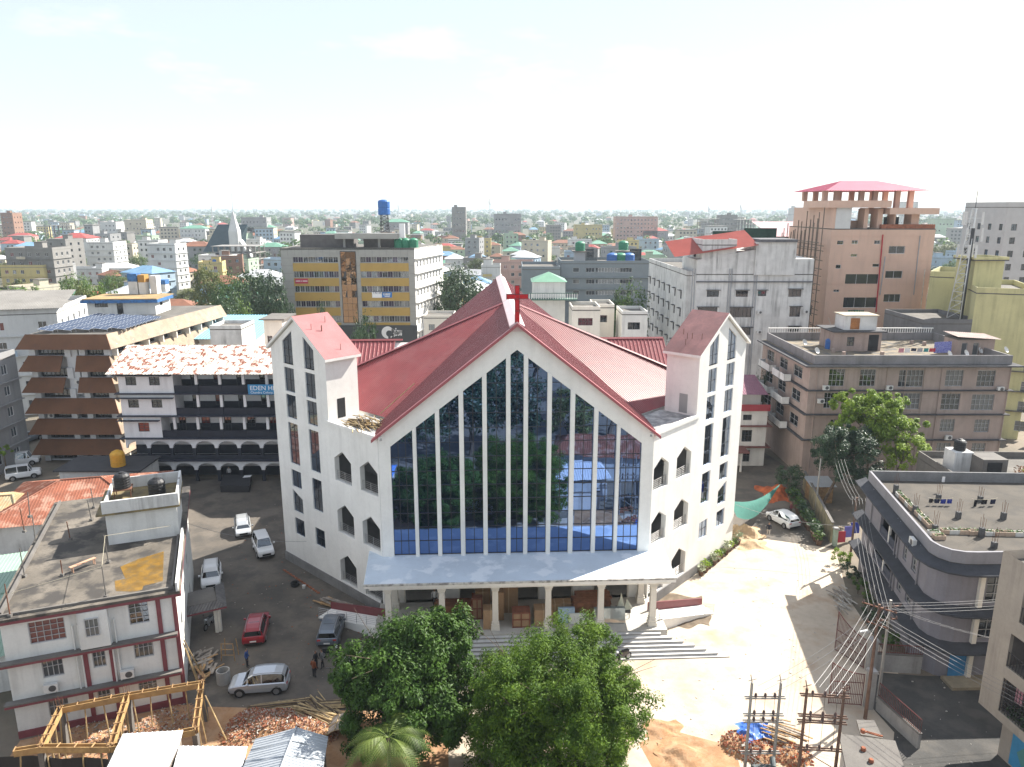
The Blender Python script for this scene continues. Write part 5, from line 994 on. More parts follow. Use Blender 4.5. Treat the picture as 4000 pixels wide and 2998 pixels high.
m = MB(); f.box(m, a+.5, f.len-3.5, Zh(2150, 545)[1], Zh(2150, 520)[1], -6, .8); f.box(m, 0, f.len, Zh(1700, 885)[1]-.15, Zh(1700, 885)[1]+.05, .003, .3); m.build('ledge', mat('ledge_dark', (.13, .13, .14), .95, .2, 1), hotel)
for i, (x, y) in enumerate(((2135, 1150), (2130, 1320), (2211+322, 1145))): aa, zz = Zh(x, y); aircon(f, ['boxy air conditioner on the hotel wall below the cornice bay', 'boxy air conditioner low on the hotel wall by the gabled tower', 'boxy air conditioner on the narrow end bay of the hotel'][i], aa, zz-.3, .1)
# flank of the hotel, receding to the left
fA = V((gy(2535, 1040, 168).x, 168)); fk = Fac(fA, (f.A.x-1.2, f.A.y+2)); lh = []
HZ2 = HZ-3.0
for k in range(6):
    for c in range(7):
        lh.append((1.5+4.7*c, 2.6+4.7*c, 2.0+3.3*k, 3.5+3.3*k))
wing, fk, fkr, fkl = block('hotel_flank', 'weathered white flank with rows of dark hooded windows beside the hotel', 'building', fk.A, fk.B, 8, HZ2, ow, None, front=lh, parapet=.8, frame='win_dark', nx=1, nz=2, shade=MATS['black_hood'])
for k in range(9): a_ = 3.6+4.7*random.randrange(6); zz = 2.2+3.3*random.randrange(5); aircon(fk, 'small box air conditioner among the hooded windows of the hotel flank', a_, zz, .1, 'air conditioners on the hotel flank')
up, fu, *_ = block('hotel_penthouse', 'grey white upper storey above the hooded windows of the hotel flank', 'building', (fk.P(22, 0, -2)).xy, (fk.P(36, 0, -2)).xy, 6, HZ2+5.5, ow, None, front=[(1.5, 2.4, HZ2+.4, HZ2+2.2, 1, 1), (4, 5.4, HZ2+1, HZ2+2.2, 2, 1), (8, 10, HZ2+3.2, HZ2+4.4, 3, 1)], z0=HZ2+.18, parapet=.9)
# black rooftop screens and green net behind the hotel
for i, (x0, y0, x1, y1, yy) in enumerate(((1735, 450, 2010, 540, 150), (2010, 425, 2211, 520, 146), (2211, 425, 2285, 470, 146))):
    a_, b_ = gy(2000+x0/2.211, 700+y0/2.211, yy), gy(2000+x1/2.211, 700+y1/2.211, yy); m = MB(); m.ab(a_.x, b_.x, yy, yy+.3, b_.z-6, a_.z); tag(m.build('roof_screen', mat('dark_green_net', (.018, .05, .035), .95, .2, 1.5), org=((a_.x+b_.x)/2, yy, b_.z-6)), ['dark green net screen behind the red tin roof', 'taller dark green net screen beside the hotel cornice', 'short dark net screen over the hotel end bay'][i], 'screen', 'net screens behind the hotel')
# ================================================================== tan building under construction
tan = mat('tan_render', (.66, .45, .345), .9, .05, .3, streak=.15); TY = 142.0; f = Fac((gy(3250, 900, TY).x, TY), (gy(3655, 900, TY).x, TY)); Zt = lambda x, y: f.px(3000+x/2.211, 700+y/2.211); TZ = Zt(900, 437)[1]
def tw(x0, y0, x1, y1, *e):
    a, z1 = Zt(x0, y0); b, z0 = Zt(x1, y1); return (min(a, b), max(a, b), min(z0, z1), max(z0, z1), *e)
tws = [tw(600, 532, 652, 567, 1, 1), tw(725, 530, 777, 562, 2, 1), tw(920, 530, 970, 563, 2, 1), tw(1047, 580, 1180, 645, 2, 1), tw(717, 648, 770, 672, 1, 1), tw(587, 740, 630, 775, 1, 1), tw(905, 732, 962, 760, 1, 1), tw(1017, 793, 1157, 858, 2, 1), tw(672, 822, 950, 908, 3, 1), tw(567, 955, 615, 977, 2, 1), tw(1003, 995, 1140, 1063, 3, 1), tw(655, 1023, 935, 1112, 3, 1)]
tb, f, fr, fl = block('tan_building', 'unfinished tan building wrapped in bamboo scaffolding with a pink canopy roof', 'building', f.A, f.B, 22, TZ, tan, None, front=tws, left=[(8, 10, 14, 16), (14, 16, 14, 16), (8, 10, 18.5, 20.5)], parapet=0, frame='win_white', nx=1, nz=1, rev=.22)
m = MB()
for y in (490, 705, 905): z = Zt(900, y)[1]; f.box(m, 0, f.len, z-.06, z, .003, .05)
m.build('string_course', tan, tb)
m = MB(); aL, aR = Zt(580, 400)[0], Zt(712, 400)[0]; f.box(m, 0, aL, TZ+.17, Zt(500, 245)[1], -20, -.1); m.build('roof_room_wall', tan, tb); m = MB(); f.box(m, aL+.01, aR, TZ+.17, Zt(640, 245)[1], -6, -.02); m.build('white_panel', mat('panel_white', (.62, .62, .60), .7, .04, 1), tb)
m = MB(); f.box(m, -1.2, Zt(1052, 250)[0], Zt(700, 248)[1], Zt(700, 186)[1], -12, .6); f.box(m, Zt(1045, 250)[0]+.05, Zt(1473, 250)[0], Zt(1200, 305)[1], Zt(1200, 250)[1], -12, .5); m.build('roof_slab_beam', tan, tb)
for x0, x1, y0 in ((965, 1010, 330), (1110, 1125, 330), (1262, 1330, 330), (850, 885, 300)): m = MB(); f.box(m, Zt(x0, 400)[0], Zt(x1, 400)[0], TZ+.17, Zt(900, 255)[1]-.02, -4, -1.2); m.build('roof_pier', tan, tb)
m = MB(); f.box(m, aR+.1, Zt(1000, 0)[0], TZ+.17, TZ+1.6, -5, -4.7); m.build('low_wall', tan, tb); m = MB(); f.box(m, Zt(1130, 0)[0], Zt(1262, 0)[0], TZ+.2, Zt(0, 330)[1], -4, -3.8); m.build('opening', dark, tb); m = MB(); f.box(m, Zt(1030, 0)[0], f.len-.1, TZ+.17, TZ+.95, -1, -.15); m.build('brick_course', brick, tb)
ct, cb = Zt(900, 48)[1], Zt(900, 100)[1]
for x in (560, 662, 882, 1002, 1200, 1320): m = MB(); a_ = Zt(x, 150)[0]; f.box(m, a_-.45, a_+.45, Zt(700, 186)[1] if x < 1040 else Zt(1200, 250)[1], cb+.1, -4, -3.2); m.build('canopy_post', tan, tb); m = MB(); f.box(m, a_-.45, a_+.45, Zt(700, 186)[1] if x < 1040 else Zt(1200, 250)[1], cb+.1, -14, -13.2); m.build('canopy_post', tan, tb)
cp0, cp1 = Zt(500, 100)[0], Zt(1408, 100)[0]; rl, rr_ = Zt(800, 48)[0], Zt(1130, 48)[0]
pkt = mat('pink_tin', (.55, .14, .20), .5, .06, .5); m = MB(); E_ = [f.P(cp0, cb, 0), f.P(cp1, cb, 0), f.P(cp1, cb, -17), f.P(cp0, cb, -17)]; R0_, R1_ = f.P(rl, ct+.9, -8.5), f.P(rr_, ct+.9, -8.5)
ribbed(m, [R0_, R1_, E_[1], E_[0]], (0, -1, -.3), .5, .06); ribbed(m, [R0_, R1_, E_[2], E_[3]], (0, 1, -.3), .5, .06); ribbed(m, [R0_, E_[0], E_[3]], (-1, 0, -.3), .5, .06); ribbed(m, [R1_, E_[1], E_[2]], (1, 0, -.3), .5, .06); m.build('canopy_roof', pkt, tb)
m = MB(); m.path([f.P(*Zt(990, 480), .12), f.P(*Zt(930, 1150), .12)], .12, 6); m.build('red_pipe', mat('pipe_red', (.45, .02, .03), .5, .05, 1), tb); m = MB(); m.path([f.P(*Zt(1312, 490), .12), f.P(*Zt(1255, 1000), .12)], .08, 6); m.path([f.P(*Zt(1010, 670), .1), f.P(*Zt(965, 1000), .1)], .09, 6); m.build('grey_pipe', MATS['pipe_grey'], tb)
# bamboo scaffolding: every pole a part
rs = random.Random(3)
scf = thing('scaffolding', 'lashed bamboo scaffolding round the flank and foot of the tan building', 'scaffolding', f.P(0, 0, 1.5))
paleb_ = mat('pale_bamboo', (.60, .54, .46), .7, .2, 2); oldb = mat('old_bamboo', (.19, .15, .115), .8, .25, 2)
def pole(a, b, r=.085): MB().tube(a, b, r, 5).build('pole', paleb_ if V(a).y < TY+.5 else oldb, scf)
for k in range(12):
    s_ = .3+2.0*k
    if s_ < fl.len-1:
        ztop = TZ+rs.uniform(1.5, 5) if k > 5 else TZ+rs.uniform(-1, 2)
        pole(fl.P(s_, 0, 1.3), fl.P(s_+rs.uniform(-.4, .4), ztop, 1.2), .1); pole(fl.P(s_+.3, 0, 2.4), fl.P(s_+rs.uniform(-.2, .6), ztop-2, 2.2), .1)
for k in range(18):
    z = 2+1.55*k+rs.uniform(-.2, .2); pole(fl.P(-.5, z, 1.35), fl.P(fl.len, z+rs.uniform(-.4, .4), 1.3)); pole(fl.P(0, z+.3, 2.35), fl.P(fl.len, z+rs.uniform(-.2, .6), 2.3))
for k in range(17):
    s_ = -.6+f.len*1.1*k/16; hgt = rs.uniform(9.5, 14) if k not in (14, 15, 16) else rs.uniform(17, 24)
    pole(f.P(s_, 0, 1.2), f.P(s_+rs.uniform(-.6, .6), hgt, 1.0), .09); pole(f.P(s_+.4, 0, 2.3), f.P(s_+rs.uniform(-.3, .6), hgt*.8, 2.1), .09)
for k in range(7): z = 1.5+1.5*k; pole(f.P(-1, z, 1.2), f.P(f.len+1.5, z+rs.uniform(-.3, .5), 1.15)); pole(f.P(-1, z+.2, 2.3), f.P(f.len+1.5, z+rs.uniform(-.3, .5), 2.2))
for k in range(8): z = 3+2.4*k; pole(f.P(f.len+.3, z, .8), f.P(f.len+2.2, z+.2, .8)); pole(f.P(f.len+.3, z, -3), f.P(f.len+2.2, z+.2, -3))
for k in range(20):
    s_ = rs.uniform(0, f.len); z = rs.uniform(9, 15); pole(f.P(s_, z, .2), f.P(s_+rs.uniform(-.3, .3), z-1.2, 1.3), .05)
m = MB()
for i in range(8):
    for j in range(6): a_, z_ = f.px(3290+i*8, 1205+j*12); m.poly([f.P(a_, z_, 2.5+.2*math.sin(i*1.3+j)), f.P(a_+.35, z_, 2.5+.2*math.sin(i*1.3+1.3+j)), f.P(a_+.35, z_-.55, 2.5+.2*math.sin(i*1.3+j+2.3)), f.P(a_, z_-.55, 2.5+.2*math.sin(i*1.3+j+1))])
tag(m.build('safety_net', mat('net_green', (.03, .16, .10), .9, .1, 2), org=f.P(2, 8, 2.5)), 'torn green safety net hanging on the bamboo scaffolding', 'net')
# rear tan wing with pink tin roof
wA, wB = gy(3035, 920, 165), gy(3190, 920, 165); rw, *_ = block('tan_annexe', 'tan annexe with a pale pink tin roof behind the scaffolding', 'building', (wA.x, 165), (wB.x, 165), 14, gy(3100, 930, 165).z, tan, None, front=[(6, 7.2, 20, 23), (3, 4.2, 20, 23)], parapet=0)
zz = gy(3100, 930, 165).z; m = MB(); ribbed(m, [(wA.x-1, 165-1, zz+.3), (wB.x+1, 165-1, zz+.3), (wB.x+1, 180, zz+3.2), (wA.x-1, 180, zz+3.2)], (0, -1, -.3), .5, .06); m.build('tin_roof', mat('palepink_tin', (.62, .42, .42), .5, .06, .5), rw)
# ================================================================== cell tower on its roof block
cb_ = gy(3735, 1245, 118); ctw = thing('cell_tower', 'slender lattice cell tower with antenna panels beside the tan building', 'tower', cb_); top = gy(3762, 815, 118).z; m = MB(); H_ = top-cb_.z
legs = [(cb_+V((1.3*math.cos(k*2.094+.4), 1.3*math.sin(k*2.094+.4), 0)), V((cb_.x+.35*math.cos(k*2.094+.4)+.6, cb_.y+.35*math.sin(k*2.094+.4), top))) for k in range(3)]
for a, b in legs: MB().tube(a, b, .09, 6).build('leg', steel, ctw)
for k in range(12):
    for i in range(3):
        a, b = legs[i]; c, d = legs[(i+1) % 3]; m.tube(a+(b-a)*k/12, c+(d-c)*(k+1)/12, .045, 4); m.tube(a+(b-a)*(k+1)/12, c+(d-c)*(k+1)/12, .045, 4)
m.build('bracing', steel, ctw)
for k in range(9):
    a = k*.698; z = top-rs.choice((1.5, 4, 6.5)); c = V((cb_.x+.5+1.5*math.cos(a), cb_.y+1.5*math.sin(a), z)); m = MB(); m.ab(c.x-.14, c.x+.14, c.y-.1, c.y+.1, z-1.0, z+1.0); m.tube(V((cb_.x+.5, cb_.y, z)), c, .04, 4); m.build('antenna_panel', acm, ctw)
m = MB(); m.tube((cb_.x+.6, cb_.y, top), (cb_.x+.6, cb_.y, top+2.6), .05, 5); m.tube(cb_+V((.2, -.9, 0)), V((cb_.x+.5, cb_.y-.4, top-3)), .28, 6); m.build('mast_and_cable', darksteel, ctw)
rb = gy(3600, 1300, 112); block('grey_workshop', 'low grey flat-roofed block carrying the cell tower', 'building', (gy(3600, 1300, 113).x, 113), (gy(3830, 1300, 113).x, 113), 12, cb_.z-.18, mat('grey_render', (.17, .165, .165), .95, .12, .5, streak=.5), None, parapet=.6)
# ================================================================== yellow apartment buildings (right)
yw = mat('yellow_plaster', (.56, .52, .27), .85, .06, .4, streak=.4); ywd = [(1.2+4.2*c, 2.7+4.2*c, 1.6+3.2*k, 3.1+3.2*k) for k in range(4) for c in range(5)]
yb_, fy, fyr, fyl = block('yellow_apartments', 'yellow apartment house with open balconies right of the cell tower', 'building', (gy(3655, 1200, 128).x, 131), (gy(3905, 1180, 122).x, 126), 13, gy(3790, 1090, 128).z, yw, roofslab, front=ywd, parapet=.9, slabs=(4.8, 8.0, 11.2), slab_d=.5, frame='win_frame', glass='pane_grey')
for k in range(3):
    for c in (3.2, 8): m = MB(); fy.box(m, c, c+3.2, 4.9+3.2*k-3.2, 5.7+3.2*k-3.2, .5, .58); m.build('balcony_rail', mat('lime_rail', (.40, .50, .12), .8, .1, 1), yb_)
y2, fy2, *_ = block('yellow_block', 'tall pale yellow block with stained roof tank behind the pink terrace', 'building', (gy(3830, 1150, 112).x, 113), (gy(4030, 1150, 112).x, 110), 16, gy(3900, 1125, 112).z-1, yw, roofslab, front=[(1.0+3.3*c, 2.4+3.3*c, 1.4+3.1*k, 3.0+3.1*k) for k in range(4) for c in range(4)], left=[(2+4*c, 3.4+4*c, 1.4+3.1*k, 3.0+3.1*k) for k in range(4) for c in range(3)], parapet=.8, slabs=(4.6, 7.7, 10.8), slab_d=.5, frame='win_frame', glass='pane_grey')
z_ = gy(3900, 1125, 112).z-.8; block('yellow_stair_tower', 'round-edged yellow stair tower with a dark slab on the yellow block', 'building', (gy(3815, 1100, 116).x, 117), (gy(3930, 1100, 116).x, 117), 5, z_+4.5, yw, mat('dark_slab', (.10, .095, .09), .95, .15, 1), parapet=.4, z0=z_, over=.4)
block('grey_tower_block', 'tall pale grey tower block at the far right with small windows', 'building', (gy(3925, 900, 190).x, 190), (gy(4080, 900, 190).x, 190), 18, gy(3980, 812, 190).z, mat('pale_grey_block', (.46, .46, .46), .85, .05, .5), None, front=[(1.5+4*c, 2.9+4*c, 3+3.3*k, 4.6+3.3*k) for k in range(9) for c in range(4)], left=[(2+4.5*c, 3.4+4.5*c, 3+3.3*k, 4.6+3.3*k) for k in range(9) for c in range(4)], parapet=1.2, rev=.2)
# ================================================================== grey college and small houses behind the church
gcol = mat('college_grey', (.22, .255, .275), .85, .05, .5); CY = 218.0; f = Fac((gy(2190, 1100, CY).x, CY), (gy(2535, 1100, CY).x, CY)); Zc = lambda x, y: f.px(2000+x/2.211, 700+y/2.211); CZ = Zc(600, 735)[1]; wb = []
for y0, y1 in ((768, 805), (868, 905), (965, 1002), (1062, 1100)):
    for x0, x1, n in ((640, 712, 3), (722, 872, 6), (882, 1035, 6)): a, z1 = Zc(x0, y0); b, z0 = Zc(x1, y1); wb.append((a, b, z0, z1, n, 1))
    a, z1 = Zc(527, y0); b, z0 = Zc(580, y1); wb.append((a, b, z0, z1, 1, 1, 'pane_grey'))
college, f, *_ = block('grey_college', 'long grey college block with ribbon windows and rooftop tanks', 'building', f.A, f.B, 16, CZ, gcol, None, front=wb, parapet=.8, slabs=[Zc(800, y)[1] for y in (850, 950, 1048)], slab_m=gcol, slab_d=.6, slab_sides=False, frame='win_white')
fA2 = Fac((gy(2040, 1100, CY-6).x, CY-6), (gy(2188, 1100, CY-6).x, CY-6)); block('grey_college_wing', 'plain grey end wing of the college with small high windows', 'building', fA2.A, fA2.B, 20, CZ-1.2, gcol, None, front=[(3, 4, CZ-4, CZ-3), (7, 8, CZ-4, CZ-3), (3, 4, CZ-8, CZ-7), (9, 10, CZ-8, CZ-7), (6, 7.5, CZ-11, CZ-9.5)], left=[(2+3.6*c, 3.4+3.6*c, 2+3.4*k, 3.6+3.4*k) for k in range(4) for c in range(5)], parapet=.8)
for i, (x, y, c, r) in enumerate(((865, 720, 'blue', 1.7), (938, 720, 'green', 1.7), (1008, 720, 'blue', 1.7), (598, 625, 'green', 1.5), (978, 620, 'green', 1.5))): q = gy(2000+x/2.211, 700+y/2.211, CY+5); tank(V((q.x, CY+(5 if i < 3 else 9), q.z if i > 2 else CZ+.16)), ['blue tank pair on the grey college parapet by the green tank', 'green tank between blue tanks on the college roof', 'blue tank at the college roof end', 'green tank raised on a square roof hut', 'green tank raised on the second roof hut'][i], 'tank_'+c, r, 2.8, 'tanks on the grey college')
for i, (x0, x1) in enumerate(((545, 665), (925, 1060))): a, b = gy(2000+x0/2.211, 1010, CY+8), gy(2000+x1/2.211, 1010, CY+8); z1 = gy(2000+x0/2.211, 700+628/2.211, CY+8).z; block('roof_hut', ['square roof hut under a green tank on the college', 'second roof hut near the blue tanks of the college'][i], 'roof hut', (a.x, CY+7), (b.x, CY+7), 6, z1, mat('hut_grey', (.40, .41, .42), .85, .05, 1), None, front=[(3, 6.5, CZ+.3, CZ+4, 1, 1)], parapet=0, z0=CZ+.16, over=.8)
# pavilion with green hip roof and white balcony
gA = gy(2085, 1105, 128); pv_, fpv, *_ = block('pavilion', 'small white pavilion with green hip roof and balustraded balcony behind the church', 'building', (gy(2082, 1140, 128).x, 128), (gy(2208, 1140, 128).x, 128), 6, gy(2100, 1102, 128).z, lfw, None, front=[(1.5, 3.4, 14, 14.6), (5.2, 5.9, 8, 10)], parapet=0)
ez = gy(2100, 1102, 128).z; a, b = fpv.P(-.3, ez, .4), fpv.P(fpv.len+.3, ez, .4); c, d = fpv.P(fpv.len+.3, ez, -6.4), fpv.P(-.3, ez, -6.4); pk_ = fpv.P(fpv.len*.5, ez+1.5, -3); m = MB(); grt = mat('green_tin', (.16, .32, .22), .5, .08, .6)
for q in ((a, b), (b, c), (c, d), (d, a)): m.poly([q[0], q[1], pk_])
m.build('green_roof', grt, pv_); bz_ = gy(2100, 1165, 128).z; m = MB(); fpv.box(m, -2, fpv.len+2, bz_-.2, bz_, -.3, 1.8); m.build('balcony_floor', mat('green_edge', (.05, .12, .09), .7, .1, 1), pv_)
m = MB(); fpv.box(m, -2, fpv.len+2, bz_+.95, bz_+1.05, 1.65, 1.78); m.build('hand_rail', MATS['green_edge'], pv_)
for k in range(24): MB().tube(fpv.P(-1.9+(fpv.len+3.8)*k/23, bz_, 1.7), fpv.P(-1.9+(fpv.len+3.8)*k/23, bz_+.95, 1.7), .06, 5).build('baluster', white, pv_)
# assorted low houses between the church and the college
for i, (x0, x1, yt, Y, col, lab) in enumerate(((2235, 2345, 1215, 120, cream, 'pale cream yard house with a flat top behind the church roof'), (2430, 2530, 1232, 122, lfw, 'white low house with washing on its roof by the leafy tree'), (2320, 2400, 1205, 126, cream, 'cream block house with a brown lid beside the white low house'), (1655, 1770, 1245, 150, cream, 'low cream building with louvred windows beside the office building'))):
    a, b = gy(x0, yt, Y), gy(x1, yt, Y); block('low_house', lab, 'house', (a.x, Y), (b.x, Y), 7, a.z, col, None, front=[(1, 2.2, a.z-2.4, a.z-1.2), (b.x-a.x-2.4, b.x-a.x-1.2, a.z-2.4, a.z-1.2)], parapet=.5)
# rooftop cistern houses beside the left tower, blue shed
block('cistern_house', 'grey rooftop cistern with a weathered slab behind the rusty school roof', 'building', (gy(822, 1330, 112).x, 112), (gy(945, 1330, 112).x, 112), 6, gy(850, 1290, 112).z, oldwhite, concrete, parapet=.5, front=[]); block('louvred_tower', 'tan stair tower with louvred panels behind the left church tower', 'building', (gy(1028, 1250, 104).x, 104), (gy(1100, 1250, 104).x, 104), 5, gy(1050, 1250, 104).z, cream, concrete, front=[(.4, 1.1, 15, 17.3, 1, 9), (1.5, 2.2, 15, 17.3, 1, 9), (.4, 1.1, 11, 13.5, 1, 9), (1.5, 2.2, 11, 13.5, 1, 9)], parapet=0, over=.5)
m = MB(); a, b = gy(820, 1250, 128), gy(1060, 1235, 128); ribbed(m, [(a.x, 120, a.z-2), (b.x, 120, a.z-2), (b.x, 134, a.z), (a.x, 134, a.z)], (0, -1, -.2), .5, .06); t = thing('blue_shed', 'long shed with a light blue tin roof behind the school', 'shed', ((a.x+b.x)/2, 127, 0)); m.build('tin_roof', mat('blue_tin', (.20, .48, .62), .5, .06, .5), t); m = MB(); m.ab(a.x+.5, b.x-.5, 121, 133, 0, a.z-2.2); m.build('wall', cream, t)
# ================================================================== trees
def leafmat(name, col, col2, tr=.25, rough=.5, spec=.3):
    m = bpy.data.materials.new(name); m.use_nodes = True; n = m.node_tree; N = n.nodes; K = n.links; b = N['Principled BSDF']; o = N['Material Output']
    g = N.new('ShaderNodeNewGeometry'); t = N.new('ShaderNodeTexNoise'); t.inputs['Scale'].default_value = .9; t.inputs['Detail'].default_value = 4; K.new(g.outputs['Position'], t.inputs['Vector'])
    oi = N.new('ShaderNodeObjectInfo'); ad = N.new('ShaderNodeMath'); ad.operation = 'ADD'; sb = N.new('ShaderNodeMath'); sb.operation = 'MULTIPLY_ADD'; sb.inputs[1].default_value = .5; sb.inputs[2].default_value = -.25; K.new(oi.outputs['Random'], sb.inputs[0])
    K.new(t.outputs['Fac'], ad.inputs[0]); K.new(sb.outputs[0], ad.inputs[1]); ad2 = N.new('ShaderNodeMath'); ad2.operation = 'MULTIPLY_ADD'; ad2.inputs[1].default_value = .30; K.new(g.outputs['Random Per Island'], ad2.inputs[0]); K.new(ad.outputs[0], ad2.inputs[2])
    mr = N.new('ShaderNodeMapRange'); mr.inputs['From Min'].default_value = .35; mr.inputs['From Max'].default_value = .95; K.new(ad2.outputs[0], mr.inputs['Value'])
    mx = N.new('ShaderNodeMix'); mx.data_type = 'RGBA'; mx.inputs['A'].default_value = (*col, 1); mx.inputs['B'].default_value = (*col2, 1); K.new(mr.outputs[0], mx.inputs['Factor']); K.new(mx.outputs['Result'], b.inputs['Base Color'])
    b.inputs['Roughness'].default_value = rough; b.inputs['Specular IOR Level'].default_value = spec
    tl = N.new('ShaderNodeBsdfTranslucent'); K.new(mx.outputs['Result'], tl.inputs[0]); ms = N.new('ShaderNodeMixShader'); ms.inputs[0].default_value = tr; K.new(b.outputs[0], ms.inputs[1]); K.new(tl.outputs[0], ms.inputs[2]); K.new(ms.outputs[0], o.inputs[0]); MATS[name] = m; return m
leafmat('leaf_mango', (.016, .046, .007), (.062, .125, .014), .14, .5, .2); leafmat('leaf_feather', (.045, .10, .006), (.19, .29, .018), .28, .55, .25); leafmat('leaf_lime', (.14, .23, .025), (.32, .42, .06), .4); leafmat('leaf_deep', (.018, .050, .022), (.055, .095, .035), .18, .42, .45)
leafmat('leaf_mid', (.045, .10, .022), (.13, .20, .045), .28); leafmat('leaf_olive', (.07, .095, .025), (.16, .18, .05), .28); leafmat('leaf_palm', (.07, .12, .02), (.20, .26, .06), .3)
bark = mat('bark', (.14, .105, .075), .95, .25, 2.5, bump=.5)
def crown(mb, c, rx, ry, rz, clumps, per, size, rnd, shape=1.0, droop=0.0, hollow=.45, aspect=.42, spread=.30, clump_sz=.26):
    """leaf-sized faces gathered in clumps near the crown's skin, with gaps between the clumps"""
    c = V(c)
    for k in range(clumps):
        u = rnd.uniform(-.75, 1); a = rnd.uniform(0, 6.283); s = math.sqrt(max(0, 1-u*u)); q = hollow+(1-hollow)*rnd.random()**.6; q *= rnd.uniform(.86, 1.13)
        cc = c+V((rx*q*s*math.cos(a), ry*q*s*math.sin(a), rz*q*u)); cr = clump_sz*(rx+ry+rz)/3*rnd.uniform(.55, 1.25); out_ = (cc-c).normalized()
        for _ in range(per):
            b = V((rnd.gauss(0, 1), rnd.gauss(0, 1), rnd.gauss(0, .75))); b = b.normalized()*cr*rnd.random()**.45; p = cc+b
            n_ = (b.normalized()*.7+out_*.5+V((0, 0, .55))+V((rnd.gauss(0, .5), rnd.gauss(0, .5), rnd.gauss(0, .5)))).normalized()
            d = V((rnd.gauss(0, 1), rnd.gauss(0, 1), rnd.gauss(0, 1)-droop)); d = (d-n_*d.dot(n_)).normalized(); e = n_.cross(d); L2 = size*rnd.uniform(.6, 1.35); tip = p+d*L2-V((0, 0, L2*.25))
            mb.poly([p-d*L2*.8, p+e*L2*aspect, tip, p-e*L2*aspect])
def lobes(mb, c, rx, ry, rz, n, clumps, per, size, rnd, **k):
    crown(mb, c, rx*.72, ry*.72, rz*.80, clumps//3, per, size, rnd, **k)
    for i in range(n):
        a = 6.283*i/n+rnd.uniform(-.3, .3); u = rnd.uniform(-.85, .75); s = math.sqrt(1-u*u)*rnd.uniform(.5, .8); f_ = rnd.uniform(.32, .52); crown(mb, (c[0]+rx*s*math.cos(a), c[1]+ry*s*math.sin(a), c[2]+rz*u*.72), rx*f_, ry*f_, rz*f_*.9, int(clumps*.9/n), per, size, rnd, **k)
def limbs(mb, base, top, r, c, rx, ry, rz, n, rnd, r2=None):
    base, top = V(base), V(top); mid = base+(top-base)*.55+V((rnd.uniform(-.2, .2), rnd.uniform(-.2, .2), 0))
    mb.tube(base, mid, r, 8, r*.8); mb.tube(mid, top, r*.8, 8, r*.55)
    for k in range(n):
        a = 6.283*k/n+rnd.uniform(-.4, .4); u = rnd.uniform(-.2, .7); s = math.sqrt(1-u*u); e = V(c)+V((rx*.8*s*math.cos(a), ry*.8*s*math.sin(a), rz*.8*u)); st_ = mid+(top-mid)*rnd.uniform(.1, 1); m_ = st_+(e-st_)*.5+V((0, 0, .12*rz)); mb.tube(st_, m_, r*.4, 6, r*.26, cap=False); mb.tube(m_, e, r*.26, 5, r*.07, cap=False)
        for _ in range(3): e2 = e+V((rnd.gauss(0, .25*rx), rnd.gauss(0, .25*ry), rnd.gauss(0, .2*rz))); mb.tube(m_+(e-m_)*rnd.random(), e2, r*.12, 4, r*.04, cap=False)
TREELIB = []
for i in range(7):
    rnd = random.Random(40+i); h = (1.0, 1.15, .9, 1.3, 1.0, .8, 1.1)[i]; mc = MB(); crown(mc, (0, 0, .62*h), .48, .48, .38*h, 60, 60, .030, rnd, hollow=.35, clump_sz=.30)
    ml = MB(); limbs(ml, (0, 0, 0), (0, 0, .5*h), .035, (0, 0, .62*h), .45, .45, .34*h, 5, rnd); lm = MATS[('leaf_mid', 'leaf_deep', 'leaf_olive', 'leaf_mid', 'leaf_deep', 'leaf_mid', 'leaf_olive')[i]]
    me = bpy.data.meshes.new('crown'); me.from_pydata(mc.v, [], mc.f); me.materials.append(lm); mt = bpy.data.meshes.new('trunk'); mt.from_pydata(ml.v, [], ml.f); mt.materials.append(bark); TREELIB.append((me, mt, h))
def tree(p, size, kind, label, group, rz=0.0, sx=1.0):
    me, mt, h = TREELIB[kind]; t = bpy.data.objects.new('tree', None); COL.link(t); t.location = p; t.rotation_euler = (0, 0, rz); t.scale = (size*sx, size*sx, size); tag(t, label, 'tree', group)
    for nm, d in (('crown', me), ('trunk', mt)): o = bpy.data.objects.new(nm, d); COL.link(o); o.parent = t
    return t
def big_tree(name, label, base, top_z, c, rx, ry, rz, mat_, clumps, per, size, seed, group=None, hollow=.45, aspect=.42, clump_sz=.24, droop=.0, r=.25, nl=7, nlobe=0):
    rnd = random.Random(seed); t = thing(name, label, 'tree', base, group); m = MB(); limbs(m, base, (c[0], c[1], c[2]), r, c, rx, ry, rz, nl, rnd); m.build('trunk', bark, t); m = MB(); kw = dict(hollow=hollow, aspect=aspect, clump_sz=clump_sz, droop=droop); lobes(m, c, rx, ry, rz, nlobe, clumps, per, size, rnd, **kw) if nlobe else crown(m, c, rx, ry, rz, clumps, per, size, rnd, **kw); m.build('crown', MATS[mat_], t); return t
